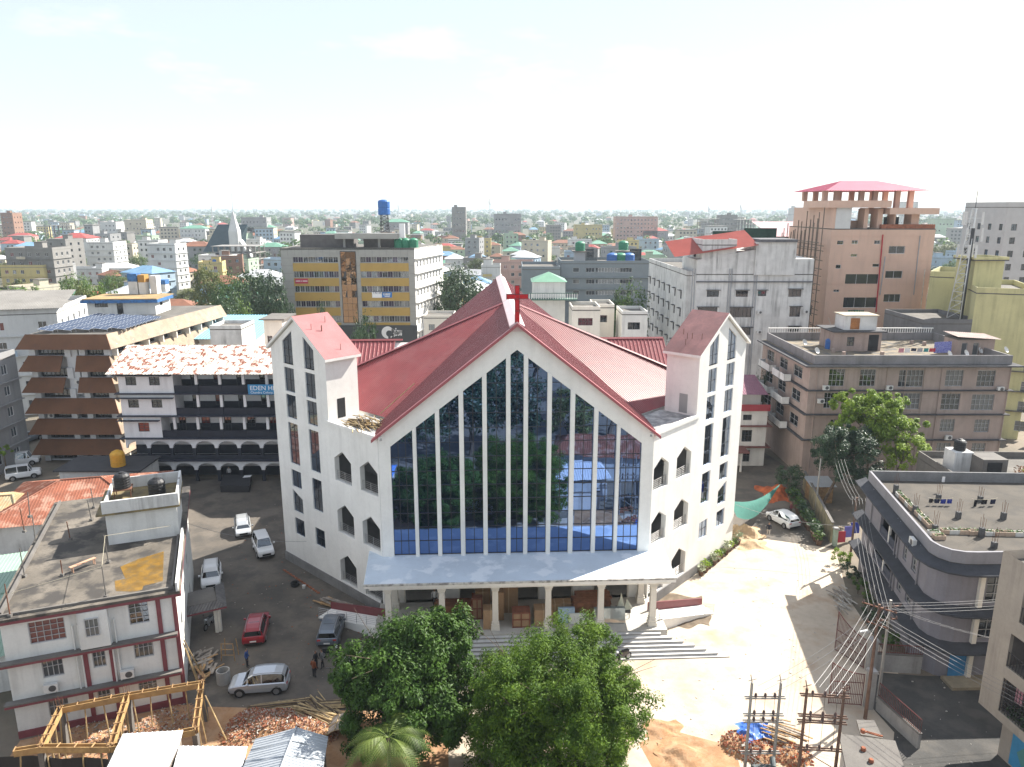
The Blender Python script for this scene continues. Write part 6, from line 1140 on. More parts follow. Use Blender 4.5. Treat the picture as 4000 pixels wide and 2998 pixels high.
# trees that the photo shows one by one, in the middle distance: centre px, crown px half-width, depth, crown top px
MT = [(1790, 1085, 120, 190, 1040, 1), (2560, 1180, 0, 0, 0, 0), (1413, 1300, 50, 118, 1228, 4), (1250, 1195, 20, 140, 1180, 4), (1800, 1160, 90, 165, 1060, 1), (1690, 1130, 75, 180, 1060, 4), (1380, 1330, 40, 116, 1290, 1)]
def crown_px(x, ytop, halfw, Y, kind, label, group, elong=1.0):
    tp = gy(x, ytop, Y); size_x = halfw*2/F*math.hypot(Y, CH-5)/.96; me, mt, h = TREELIB[kind]; s = tp.z/h; return tree((tp.x, Y, 0), tp.z/h, kind, label, group, random.uniform(0, 6), size_x/(tp.z/h))
GT = 'trees of the town'
for i, (x, yt, hw_px, Y, k, lab) in enumerate([(1790, 1052, 105, 185, 4, 'broad dark tree crown right of the office building'), (1720, 1085, 70, 195, 1, 'smaller dark tree against the office side wall'), (1415, 1230, 55, 118, 1, 'dense upright tree peeking over the left tower roof'), (1395, 1300, 45, 114, 4, 'low bushy tree under the upright one by the charcoal fascia'), (1252, 1180, 22, 150, 1, 'small tree top showing above the left tower ridge'), (2465, 1100, 75, 150, 3, 'light green leafy tree before the grey college'), (2420, 1150, 60, 152, 4, 'shaded leafy tree below the light green one'), (1000, 1055, 90, 165, 1, 'tree mass left of the office building'), (1065, 1075, 60, 160, 4, 'dark tree touching the office corner'), (890, 1060, 70, 190, 3, 'bright tree in the grove left of the office'), (960, 1060, 65, 205, 0, 'mid green tree in the grove left of the office'), (800, 1040, 60, 210, 2, 'olive tree at the left of the grove'), (870, 1150, 70, 140, 1, 'dark tree over the red sheet roofs'), (930, 1160, 60, 142, 3, 'bushy tree beside the brown tin roofs'), (290, 1105, 70, 148, 2, 'olive tree behind the rooftop tanks'), (350, 1085, 60, 160, 0, 'round green tree behind the white rooftop house'), (420, 1085, 45, 165, 3, 'light green tree near the rooftop tank block'), (245, 1120, 55, 150, 3, 'light tree over the brown tiled roof'), (3960, 905, 120, 230, 0, 'broad light green tree beyond the cell tower'), (3850, 940, 80, 235, 3, 'rounded tree beyond the cell tower lattice'), (2985, 1440, 26, 110, 1, 'small dark shrub growing on the hotel foot wall')]):
    crown_px(x, yt, hw_px, Y, k, lab, GT)
# ================================================================== town to the horizon
wc = {'white': (.62, .62, .60), 'cream': (.55, .49, .38), 'grey': (.30, .30, .30), 'pale blue': (.36, .46, .55), 'pink': (.50, .33, .28), 'yellow': (.55, .45, .2), 'pale green': (.38, .48, .36), 'brick brown': (.27, .15, .10), 'bare concrete': (.24, .23, .215)}
WM = {k: mat('town_'+k.replace(' ', '_'), v, .9, .08, .15, streak=.3) for k, v in wc.items()}
rc = {'flat grey': (.20, .19, .175), 'rusty tin': (.24, .10, .055), 'silver tin': (.50, .51, .52), 'green tin': (.13, .30, .21), 'red tin': (.36, .06, .05), 'blue tin': (.16, .30, .45)}
RM = {k: mat('townroof_'+k.replace(' ', '_'), v, .7, .12, .2, col2=tuple(c*.6 for c in v), amt=.4) for k, v in rc.items()}
EXCL = [(-78, -44, 88, 140), (-62, -18, 168, 200), (-6, 56, 205, 245), (28, 80, 88, 188), (-30, 30, 50, 110), (60, 95, 100, 150), (115, 165, 185, 215)]
def roof_on(root, f, depth, z, kind, ridge=1.6, hip=True):
    e = .5; A_, B_, C_, D_ = f.P(-e, z, e), f.P(f.len+e, z, e), f.P(f.len+e, z, -depth-e), f.P(-e, z, -depth-e); i = depth/2 if hip else -e; i = min(i, f.len/2-.2); R0, R1 = f.P(i, z+ridge, -depth/2), f.P(f.len-i, z+ridge, -depth/2); m = MB()
    m.poly([A_, B_, R1, R0]); m.poly([C_, D_, R0, R1]); m.poly([B_, C_, R1]); m.poly([D_, A_, R0]); m.poly([A_, B_, C_, D_]); m.build('tin_roof', RM[kind], root)
NUMW = {1: 'one', 2: 'two', 3: 'three', 4: 'four', 5: 'five', 6: 'six'}
def town_house(A, B, depth, floors, col, roof, each, label=None, group='houses of the hazy town', fh=3.1, top=None):
    z1 = top or floors*fh+.4; f = Fac(A, B); cols = max(2, int(f.len/3.2)); fr_ = grid_holes(f.len, floors, .3, fh, cols, 1.3, 1.35, .95, skip=.16, rnd=random.Random(int(A[0]*11))); fr_ = [h+(2, 1, random.choice(('pane_dark', 'pane_dark', 'pane_grey', 'pane_red'))) for h in fr_] if each else fr_; cs = max(2, int(depth/4)); sd_ = grid_holes(depth, floors, .3, fh, cs, 1.2, 1.3, .95)
    lab = label or f'{col} {NUMW[min(floors, 6)]}-storey house with {roof} roof in the hazy town'
    root, f, fr2, fl2 = block('town_house', lab, 'house', A, B, depth, z1, WM[col], RM['flat grey'], front=fr_, left=sd_ if A[0] > 0 else (), right=sd_ if A[0] <= 0 else (), parapet=.8 if roof == 'flat grey' else 0, slabs=[.3+fh*k for k in range(1, floors)] if each else (), slab_m=WM[col], slab_d=.4, frame='win_white', glass='pane_dark', each=each, rev=.18, nx=2, nz=1, group=group)
    rh_ = random.Random(int(A[0]*7+A[1]*3))
    if roof == 'flat grey' and f.len > 7:           # stair head, balcony and odd rooftop bits
        a_ = rh_.uniform(.6, f.len-4.2); m = MB(); f.box(m, a_, a_+3.2, z1+.16, z1+2.7, -depth*.75, -depth*.75+3); m.build('stair_head', WM[col], root); m = MB(); f.box(m, a_-.3, a_+3.5, z1+2.7, z1+2.85, -depth*.75-.3, -depth*.75+3.3); m.build('stair_slab', roofslab, root)
    if each and floors > 1:
        k_ = rh_.randrange(1, floors); a_ = rh_.uniform(.4, max(.5, f.len-4)); z_ = .3+fh*k_; m = MB(); f.box(m, a_, a_+3.4, z_-.1, z_+.02, .01, 1.2); m.build('balcony', WM[col], root); m = MB(); f.box(m, a_, a_+3.4, z_+.02, z_+.95, 1.12, 1.2); m.build('balcony_rail', WM[rh_.choice(list(WM))], root)
    if roof != 'flat grey': roof_on(root, f, depth, z1+.2, roof, 1.2+depth*.12)
    return root, f, z1
def px_house(x0, x1, ytop, Y, depth, floors, col, roof, label, each=True, rot=0.0, cat='house'):
    if not rot:                                   # distance from the usual storey height, not from a guess
        dr = ray(x0, ytop); Y = min(max((CH-(floors*3.15+.6))/(-dr.z/dr.y) if dr.z < 0 else 700, 150), 720)
        depth = depth*Y/max(200, Y)
    a, b = gy(x0, ytop, Y), gy(x1, ytop, Y); r, f, z1 = town_house((a.x, Y), (b.x, Y+rot), depth, floors, col, roof, each and Y < 420, label, None, fh=max(2.6, (a.z-.4)/floors), top=a.z); EXCL.append((a.x-2, b.x+2, Y-6, Y+depth)); return r, f, a.z
S = lambda x: x/2.211
# named buildings of the left
for args in [(S(470), S(745), 700+515/2.211, 262, 16, 5, 'white', 'red tin', 'white five-storey building under a red hip roof in the left town'), (S(750), S(975), 700+560/2.211, 258, 14, 5, 'white', 'flat grey', 'grey white flat-roofed annexe beside the red hip roof'), (S(970), S(1140), 700+575/2.211, 240, 12, 4, 'cream', 'flat grey', 'cream narrow house with balconies right of the red hip roof'), (S(540), S(880), 700+785/2.211, 186, 10, 2, 'white', 'flat grey', 'long low white house with three small windows behind the solar roof'), (S(790), S(1140), 700+775/2.211, 196, 9, 2, 'white', 'silver tin', 'low white sheet-roofed house by the palm trees'), (S(0), S(375), 700+765/2.211, 166, 12, 4, 'yellow', 'flat grey', 'yellow shop house with a black sports signboard'), (S(40), S(450), 700+615/2.211, 182, 12, 6, 'bare concrete', 'flat grey', 'bare concrete upper block rising behind the yellow shop house'), (S(430), S(540), 700+755/2.211, 172, 10, 3, 'grey', 'flat grey', 'narrow grey house between the yellow shop and the long white house'), (S(1290), S(1530), 700+770/2.211, 205, 10, 2, 'white', 'flat grey', 'white stepped house with a green shade cloth'), (S(1270), S(1480), 700+665/2.211, 232, 12, 2, 'white', 'green tin', 'white house with a bright green tin roof in the grove'), (S(1540), S(1815), 700+585/2.211, 262, 12, 4, 'grey', 'rusty tin', 'grey framed four-storey block beside the open concrete frame'), (S(1550), S(1770), 700+430/2.211, 395, 14, 4, 'white', 'green tin', 'white four-storey block with a pale green roof before the steeple'), (S(860), S(1000), 700+380/2.211, 400, 14, 5, 'white', 'flat grey', 'tall white block with stepped top in the far left town'), (S(1070), S(1260), 700+360/2.211, 430, 14, 5, 'cream', 'flat grey', 'cream far block with a roof tank by the big hill tree'), (S(0), S(105), 700+300/2.211, 470, 14, 6, 'brick brown', 'flat grey', 'brown unfinished block at the far left edge'), (S(60), S(260), 700+495/2.211, 300, 12, 3, 'pink', 'red tin', 'pink red house at the left under the haze'), (S(0), S(165), 700+560/2.211, 250, 10, 3, 'pale blue', 'red tin', 'pale blue house with a red roof at the left edge'), (S(2080), S(2300), 700+340/2.211, 420, 14, 5, 'grey', 'flat grey', 'pale grey apartment block right of the steeple'), (S(2130), S(2360), 700+420/2.211, 360, 12, 4, 'cream', 'green tin', 'cream apartment block with a green roof right of the steeple'), (S(2211), S(2440), 700+590/2.211, 250, 12, 3, 'grey', 'green tin', 'grey house with a pale green hip roof left of the office building')]:
    hb_ = px_house(*args)
    if 'sports' in args[8]: YSHOP = hb_[1].A.y
T2 = lambda x: 1000+x/2.211
T3 = lambda x: 2000+x/2.211
T4 = lambda x: 3000+x/2.211
for args in [(T2(1500), T2(1725), 700+590/2.211, 262, 10, 2, 'pale blue', 'red tin', 'blue and white two-storey house right of the office'), (T2(1530), T2(1745), 700+515/2.211, 330, 10, 2, 'cream', 'rusty tin', 'cream long house in the trees behind the blue one'), (T2(1945), T2(2110), 700+765/2.211, 190, 10, 4, 'white', 'flat grey', 'white stepped house with an outside stair behind the church ridge'), (T2(2110), T2(2330), 700+745/2.211, 200, 10, 3, 'white', 'green tin', 'white house with a green ridge roof behind the church peak'), (T2(1840), T2(2110), 700+575/2.211, 300, 10, 2, 'cream', 'rusty tin', 'low brown-roofed house near the street light'), (T2(1110), T2(1310), 700+375/2.211, 420, 14, 4, 'grey', 'green tin', 'grey block with a wide green roof behind the water tower'), (T2(1690), T2(1810), 700+250/2.211, 640, 16, 6, 'bare concrete', 'flat grey', 'unfinished concrete block on the skyline'), (T2(2055), T2(2290), 700+310/2.211, 520, 16, 5, 'grey', 'flat grey', 'pale apartment row on the skyline near the mast'), (T3(895), T3(1262), 700+335/2.211, 420, 16, 7, 'pink', 'flat grey', 'tall pinkish apartment block with balconies over the town'), (T3(540), T3(780), 700+405/2.211, 400, 14, 4, 'yellow', 'flat grey', 'yellow four-storey block before the pinkish apartments'), (T3(1135), T3(1350), 700+450/2.211, 360, 14, 3, 'grey', 'red tin', 'grey hall with a red roof beside the pinkish apartments'), (T3(80), T3(415), 700+600/2.211, 265, 12, 3, 'white', 'flat grey', 'white terrace house with blue tank left of the college'), (T3(1800), T3(1950), 700+320/2.211, 470, 14, 6, 'bare concrete', 'flat grey', 'tall open concrete block left of the tan building'), (T3(1060), T3(1230), 700+680/2.211, 245, 10, 3, 'grey', 'red tin', 'grey house with a pink red roof right of the college tanks'), (T3(345), T3(530), 700+555/2.211, 330, 10, 2, 'cream', 'rusty tin', 'long brown-roofed hall among palms'), (T3(460), T3(540), 700+640/2.211, 262, 8, 4, 'pale blue', 'flat grey', 'turquoise narrow house behind the college wing'), (T3(1440), T3(1600), 700+530/2.211, 300, 10, 4, 'white', 'green tin', 'white house with green awnings behind the hotel'), (T4(230), T4(390), 700+260/2.211, 520, 16, 5, 'white', 'flat grey', 'white block on the skyline left of the tan building'), (T4(1480), T4(1620), 700+690/2.211, 250, 10, 3, 'pale blue', 'flat grey', 'pale blue house below the cell tower'), (T4(1620), T4(1800), 700+640/2.211, 270, 10, 3, 'pale blue', 'flat grey', 'blue grey house with red washing behind the lattice tower'), (T4(1440), T4(1610), 700+350/2.211, 380, 12, 4, 'pale green', 'flat grey', 'building wrapped in green cloth right of the tan one'), (T4(1690), T4(1900), 700+430/2.211, 420, 12, 3, 'cream', 'silver tin', 'long silver-roofed shed right of the tan building'), (T4(1205), T4(1300), 700+205/2.211, 600, 14, 6, 'white', 'flat grey', 'white block with a roof tank seen through the tan canopy')]:
    px_house(*args)
# the big white house at the left edge with asbestos roof, and its dark neighbour
r_, f_, z_ = px_house(-160, 165, 1240, 122, 20, 5, 'white', 'flat grey', 'big white house with a grey asbestos roof left of the solar panels', rot=4)
m = MB(); ribbed(m, [f_.P(-1, z_+1.1, 1.0), f_.P(f_.len+1.2, z_+1.1, 1.0), f_.P(f_.len+1.2, z_+3.2, -9), f_.P(-1, z_+3.2, -9)], (0, -1, -.2), .4, .05); m.build('asbestos_roof', RM['flat grey'], r_)
px_house(-420, -120, 1445, 92, 9, 5, 'grey', 'flat grey', 'dark grey house in shade at the left edge beside the office block', rot=.01)
# sports signboard on the yellow shop house
SY_ = YSHOP-.9; q0, q1 = gy(S(0), 700+935/2.211, SY_), gy(S(390), 700+1010/2.211, SY_); sb_ = thing('signboard', 'black shop signboard with pale sports lettering', 'sign', ((q0.x+q1.x)/2, SY_, q1.z)); MB().ab(q0.x-3, q1.x, SY_-.1, SY_+.2, q1.z, q0.z).build('board', mat('board_black', (.02, .022, .025), .6, .05, 1), sb_); tq = gy(S(105), 700+975/2.211, SY_-.1); text_mesh('SPORTS', 2.0, 'lettering', mat('letter_teal', (.15, .5, .42), .6, .02, 1), sb_, (tq.x, SY_-.15, tq.z), 0)
# steepled church in the town
sx = gy(S(1780), 900, 425).x; sx2 = gy(S(2010), 900, 425).x; zr_ = gy(S(1900), 700+395/2.211, 425).z; st_ = thing('steepled_church', 'white church with a dark gabled roof and tall needle steeple in the town', 'church', ((sx+sx2)/2, 430, 0)); MB().ab(sx, sx2, 425, 440, 0, zr_*.45).build('wall', WM['white'], st_)
m = MB(); m.prism([(sx-2, 423, zr_*.42), (sx-2, 442, zr_*.42), (sx-2+6, 432.5, zr_)], (sx2-sx+2, 0, 0)); m.build('roof', mat('slate_dark', (.03, .06, .075), .7, .1, .5), st_); tx = gy(S(2022), 900, 424).x; ztp = gy(S(2020), 700+300/2.211, 424).z; m = MB(); m.ab(tx-2.6, tx+2.6, 422, 427, 0, ztp*.70); m.build('tower', WM['white'], st_); m = MB(); w0 = V((tx, 424.5, ztp+2))
for a, b in (((-2.6, -2.5), (2.6, -2.5)), ((2.6, -2.5), (2.6, 2.5)), ((2.6, 2.5), (-2.6, 2.5)), ((-2.6, 2.5), (-2.6, -2.5))): m.poly([(tx+a[0], 424.5+a[1], ztp*.70), (tx+b[0], 424.5+b[1], ztp*.70), w0])
m.build('spire', WM['white'], st_); MB().tube(w0-V((0, 0, .5)), w0+V((0, 0, 14)), .18, 5, .06).build('needle', steel, st_); m = MB(); m.prism([(tx+2.6, 423, 0), (tx+14, 423, 0), (tx+2.6, 423, ztp*.55)], (0, 6, 0)); m.build('front_gable', WM['white'], st_)
# open concrete frames: columns and slabs, each its own part
def frame_building(x0, x1, ytop, Y, floors, label, depth=14, nx=6):
    dr = ray(x0, ytop); Y = min(max((CH-(floors*3.15+.6))/(-dr.z/dr.y) if dr.z < 0 else 700, 150), 650)
    a, b = gy(x0, ytop, Y), gy(x1, ytop, Y); t = thing('unfinished_building', label, 'building', ((a.x+b.x)/2, Y+depth/2, 0)); fh = a.z/floors; cm = WM['bare concrete']
    for k in range(1, floors+1): MB().ab(a.x-.6, b.x+.6, Y-.6, Y+depth+.6, fh*k-.3, fh*k).build('slab', cm, t)
    for i in range(nx):
        for j in range(3): x = a.x+(b.x-a.x)*i/(nx-1); y = Y+depth*j/2; MB().ab(x-.22, x+.22, y-.22, y+.22, 0, a.z-.3).build('column', cm, t)
frame_building(S(1835), S(2200), 700+580/2.211, 250, 5, 'open concrete frame of bare slabs and columns left of the office', nx=8)
frame_building(T3(1640), T3(1800), 700+345/2.211, 480, 6, 'open concrete frame on the skyline left of the hotel screens', nx=7); frame_building(T3(1955), T3(2090), 700+350/2.211, 482, 6, 'open concrete frame beside the tall open block', nx=6); frame_building(S(385), S(610), 700+400/2.211, 340, 5, 'open grey frame behind the red hip roof', nx=7)
# procedural quarters behind
mat('town_soil', (.085, .088, .05), .95, .25, .03, col2=(.14, .115, .085), amt=.7, fine=.4)
m = MB(); m.prism([(-13000, 190, .02), (13000, 190, .02), (13000, 19000, .02), (-13000, 19000, .02)], (0, 0, .003)); tag(m.build('town_ground', MATS['town_soil']), kind='structure')
rt = random.Random(11); nh = 0; nt_ = 0; d = 205.0
far_w = {k: MB() for k in wc}; far_r = {k: MB() for k in rc}; far_win = MB(); occupied = []
def clear(x, y, r_):
    return not any(a-r_ < x < b+r_ and c-r_ < y < e+r_ for a, b, c, e in EXCL)
cols_ = ['white']*5+['cream']*3+['grey']*3+['pale blue']*2+['pink', 'yellow', 'pale green', 'brick brown', 'bare concrete', 'bare concrete']; roofs_ = ['flat grey']*6+['rusty tin']*4+['silver tin']*4+['green tin']*2+['red tin', 'blue tin']
while d < 3600:
    cell = 15+d*.022 if d < 900 else 24+d*.03; hwid = .74*d+25; x = -hwid
    while x < hwid:
        px_, py_ = x+rt.uniform(-.3, .3)*cell, d+rt.uniform(-.35, .35)*cell; r = rt.random(); x += cell*rt.uniform(.85, 1.25)
        if not clear(px_, py_, 7): continue
        park = math.sin(px_*.013+1.3)*math.sin(py_*.011+.4)+.5*math.sin(px_*.031)*math.cos(py_*.027)
        if r < (.34 if park < .25 else .85):
            s = rt.uniform(7, 13)*(1 if d < 1200 else 1.3); k = rt.randrange(7)
            if nt_ < 190 and d < 1500:
                tree((px_, py_, 0), s/TREELIB[k][2], k, ['mid green rounded town tree', 'dark domed town tree', 'olive spreading town tree', 'mid green tall town tree', 'dark broad town tree', 'low bushy green town tree', 'olive tall town tree'][k]+' in the hazy roofs', GT, rt.uniform(0, 6), rt.uniform(.9, 1.3)); nt_ += 1
            else: far_trees.append((px_, py_, s, k)) if 'far_trees' in globals() else globals().__setitem__('far_trees', [(px_, py_, s, k)])
            continue
        fl_ = rt.choices((1, 2, 3, 4, 5, 6), (4 if d > 300 else 6, 5, 4, 2.5, 1.2, .6))[0]; fl_ = min(fl_, 3) if d < 300 else fl_; L_ = rt.uniform(8, 17); D_ = rt.uniform(7, 12); col = rt.choice(cols_); roof = rt.choice(roofs_) if fl_ < 4 else 'flat grey'; a = rt.gauss(0, .25); e = V((math.cos(a), math.sin(a)))*L_/2
        A_, B_ = (px_-e.x, py_-e.y), (px_+e.x, py_+e.y)
        if nh < 215 and d < 900:
            town_house(A_, B_, D_, fl_, col, roof, d < 330); nh += 1
            if rt.random() < .3 and roof == 'flat grey': tank(V((px_, py_+D_/2, fl_*3.1+.56)), 'small roof tank on a flat-roofed house of the hazy town', rt.choice(('tank_black', 'tank_blue', 'tank_green', 'tank_black')), .9, 1.6, 'roof tanks of the hazy town')
        else:
            f_ = Fac(A_, B_); z1 = fl_*3.2+.5; m = far_w[col]; m.prism([f_.P(0, 0, 0), f_.P(L_, 0, 0), f_.P(L_, 0, -D_), f_.P(0, 0, -D_)], (0, 0, z1)); m = far_r[roof]; q = [f_.P(-.4, z1+.02, .4), f_.P(L_+.4, z1+.02, .4), f_.P(L_+.4, z1+.02, -D_-.4), f_.P(-.4, z1+.02, -D_-.4)]
            if roof == 'flat grey': m.prism(q, (0, 0, .7))
            else: R0, R1 = f_.P(L_*.3, z1+2.4, -D_/2), f_.P(L_*.7, z1+2.4, -D_/2); m.poly([q[0], q[1], R1, R0]); m.poly([q[2], q[3], R0, R1]); m.poly([q[1], q[2], R1]); m.poly([q[3], q[0], R0])
            if d < 1700:
                for k in range(fl_):
                    for c in range(int(L_/3)): s0 = 1+3*c; far_win.poly([f_.P(s0, .9+3.2*k, .03), f_.P(s0+1.5, .9+3.2*k, .03), f_.P(s0+1.5, 2.4+3.2*k, .03), f_.P(s0, 2.4+3.2*k, .03)])
    d += cell*rt.uniform(.7, .85) if d < 900 else cell*.95
for k, m in far_w.items():
    if m.f: tag(m.build('far_houses', WM[k], kind='stuff'), k+' walls of the far hazy town', 'houses')
for k, m in far_r.items():
    if m.f: tag(m.build('far_roofs', RM[k], kind='stuff'), k+' roofs of the far hazy town', 'roofs')
tag(far_win.build('far_windows', MATS['win_dark'], kind='stuff'), 'dark windows of the far hazy town', 'windows')
# far trees as one mass: coarse leafy crowns
rt = random.Random(5); m = MB()
d = 1300.0
while d < 9000:
    n = int(55+d*.012)
    for _ in range(n): far_trees.append((rt.uniform(-.76, .76)*d, d*rt.uniform(.93, 1.07), rt.uniform(9, 16)*(1+d/9000), 0))
    d *= 1.11
for (x, y, s, k) in far_trees:
    nL = 60 if y < 1500 else (34 if y < 3000 else 16)
    for _ in range(nL):
        a = rt.uniform(0, 6.283); u = rt.uniform(-.5, 1); q = rt.uniform(.6, 1); sq = math.sqrt(1-u*u); p = V((x+.62*s*q*sq*math.cos(a), y+.62*s*q*sq*math.sin(a), s*.62+.40*s*q*u)); n_ = V((math.cos(a)*sq+rt.gauss(0, .3), math.sin(a)*sq+rt.gauss(0, .3), u+.3)).normalized(); t1 = n_.orthogonal().normalized(); t2 = n_.cross(t1); L2 = s*(.12 if nL > 50 else .17 if nL > 20 else .26)*rt.uniform(.7, 1.3); m.poly([p-t1*L2, p+t2*L2*.7, p+t1*L2, p-t2*L2*.7])
tag(m.build('far_trees', MATS['leaf_mid'], kind='stuff'), 'far tree canopy merging into the hazy horizon', 'trees')
# skyline masts
for i, (x, yt, Y) in enumerate(((1912, 775, 560), (1555, 795, 800), (2770, 800, 760), (2895, 795, 700), (3955, 790, 520), (825, 805, 800))):
    q = gy(x, yt, Y); t = thing('radio_mast', ['tall lattice radio mast behind the church cross', 'thin radio mast left of the skyline mast', 'thin radio mast over the hotel screens', 'paired antenna mast left of the tan building', 'antenna mast above the grey tower block', 'thin mast at the far left skyline'][i], 'mast', (q.x, Y, 0)); m = MB()
    for k in range(3): m.tube((q.x+1.2*math.cos(k*2.09), Y+1.2*math.sin(k*2.09), 0), (q.x+.3*math.cos(k*2.09), Y+.3*math.sin(k*2.09), q.z), .14, 4)
    for k in range(14): z = q.z*k/14; r0 = 1.2-.9*k/14; m.tube((q.x-r0, Y, z), (q.x+r0*.9, Y, z+q.z/14), .09, 4)
    m.build('lattice', steel, t); m = MB()
    for k in range(3): m.ab(q.x-.9+k*.7, q.x-.6+k*.7, Y-.4, Y-.2, q.z-4-k, q.z-1.5-k)
    m.build('antenna', acm, t)
# ================================================================== foreground trees
big_tree('mango_tree', 'dense dark green mango tree beside the church steps', (-6.5, 42.6, 0), 9, (-6.65, 43.0, 4.8), 4.8, 5.0, 5.2, 'leaf_mango', 480, 210, .15, 21, nlobe=17, clump_sz=.26, hollow=.50, aspect=.36, droop=.8)
big_tree('feathery_tree', 'wide feathery light green tree in front of the church steps', (2.6, 39.4, 0), 10, (2.7, 39.9, 5.0), 6.3, 5.6, 5.7, 'leaf_feather', 680, 230, .115, 22, nlobe=25, clump_sz=.24, hollow=.42, aspect=.30, droop=.2, r=.22, nl=9)
big_tree('round_dark_tree', 'round dark evergreen tree beside the moss streaked lane wall', (36.9, 83.0, 0), 9, (39.8, 83.5, 6.6), 4.7, 4.3, 4.3, 'leaf_deep', 160, 170, .13, 23, nlobe=10, clump_sz=.28, hollow=.5, aspect=.4, r=.2)
big_tree('lime_leaf_tree', 'open lime green tree in front of the pink apartments', (44.5, 88.0, 0), 12, (44.2, 87.5, 9.6), 5.8, 3.2, 4.8, 'leaf_lime', 130, 130, .20, 24, nlobe=13, clump_sz=.26, hollow=.55, aspect=.45, r=.16, nl=11)
mm = MB(); rnd = random.Random(9); tl = thing('leaning_bough', 'lime green bough drooping toward the roof garden', 'tree', (47.5, 84.5, 0)); crown(mm, (47.5, 85, 6.3), 2.6, 2.2, 2.4, 34, 110, .18, rnd, aspect=.45); mm.build('crown', MATS['leaf_lime'], tl); mm = MB(); limbs(mm, (46.5, 86.5, 0), (47.3, 85.2, 5.8), .12, (47.5, 85, 6.3), 2.4, 2, 2.2, 6, rnd); mm.build('trunk', bark, tl)
def palm(p, h, label, n=12, L_=2.6, seed=1, group=None):
    rnd = random.Random(seed); t = thing('palm_tree', label, 'palm', p, group); p = V(p); m = MB(); m.tube(p, p+V((.1, .1, h)), .14, 8, .10); m.build('trunk', bark, t); top = p+V((.1, .1, h))
    for k in range(n):
        a = 6.283*k/n+rnd.uniform(-.2, .2); up = rnd.uniform(.15, 1.0); d = V((math.cos(a), math.sin(a), 0)); m = MB(); prev = top; N = 14; pts = []
        for i in range(N+1): s_ = i/N; pts.append(top+d*(L_*s_)+V((0, 0, L_*(up*s_-(.75+.25*up)*s_*s_*1.1))))
        m.path(pts, .018, 4); sd_ = V((-d.y, d.x, 0))
        for i in range(2, N):
            c = pts[i]; l = L_*.26*math.sin(math.pi*(i/N)**.8)+.10
            for sg in (-1, 1):
                for q in (0, .5):
                    c2 = c+(pts[i+1]-c)*q; e = c2+(sd_*sg*.8+d*.55).normalized()*l+V((0, 0, -l*.45)); w_ = (pts[i+1]-c).normalized()*.035; m.poly([c2-w_, c2+w_, e])
        m.build('frond', MATS['leaf_palm'], t)
palm((-7.2, 36.7, 0), 5.4, 'young coconut palm with arching fronds in front of the mango tree', 13, 2.7, 3)
# ================================================================== vehicles
tyre = mat('tyre', (.015, .015, .015), .9, .1, 4); alloy = mat('alloy_rim', (.35, .35, .36), .35, .1, 4, metal=.7); carglass = glassmat('car_glass', (.006, .007, .008), (.55, .6, .65), .22, .02); blk = mat('black_trim', (.012, .012, .013), .55, .1, 4); redl = mat('tail_lamp', (.45, .01, .01), .3, .05, 4); hdl = mat('head_lamp', (.7, .72, .75), .15, .03, 4); platem = mat('number_plate', (.75, .75, .72), .6, .03, 4)
def paint(n, c, met=.0): return mat('paint_'+n, c, .28, .02, 1, coat=.6, metal=met)
SUV = [(-2.12, .42, .72, .80, .0), (-2.05, .30, .92, .88, .0), (-1.95, .26, .98, .90, 1.36), (-1.75, .25, 1.0, .91, 1.56), (-1.2, .25, 1.0, .92, 1.64), (-.3, .25, 1.0, .92, 1.65), (.35, .25, .99, .92, 1.58), (.72, .25, .98, .92, 1.36), (1.12, .25, .97, .91, .0), (1.65, .26, .92, .89, .0), (1.98, .30, .82, .84, .0), (2.12, .40, .70, .74, .0)]
BOX = [(-2.0, .45, .85, .80, .0), (-1.96, .35, 1.02, .84, .0), (-1.92, .33, 1.08, .85, 1.78), (-1.6, .32, 1.08, .86, 1.86), (-.6, .32, 1.08, .86, 1.88), (.4, .32, 1.08, .86, 1.86), (.62, .32, 1.08, .86, 1.80), (.98, .32, 1.06, .85, .0), (1.5, .33, 1.02, .83, .0), (1.9, .36, .98, .80, .0), (2.0, .45, .80, .76, .0)]
HATCH = [(-2.0, .42, .72, .76, .0), (-1.96, .28, .95, .83, .0), (-1.88, .24, 1.0, .85, 1.25), (-1.6, .23, 1.02, .86, 1.50), (-.9, .23, 1.01, .87, 1.60), (0, .23, 1.0, .87, 1.62), (.55, .23, .98, .87, 1.50), (.95, .23, .95, .86, 1.2), (1.3, .24, .92, .85, .0), (1.75, .27, .82, .81, .0), (1.98, .36, .66, .70, .0)]
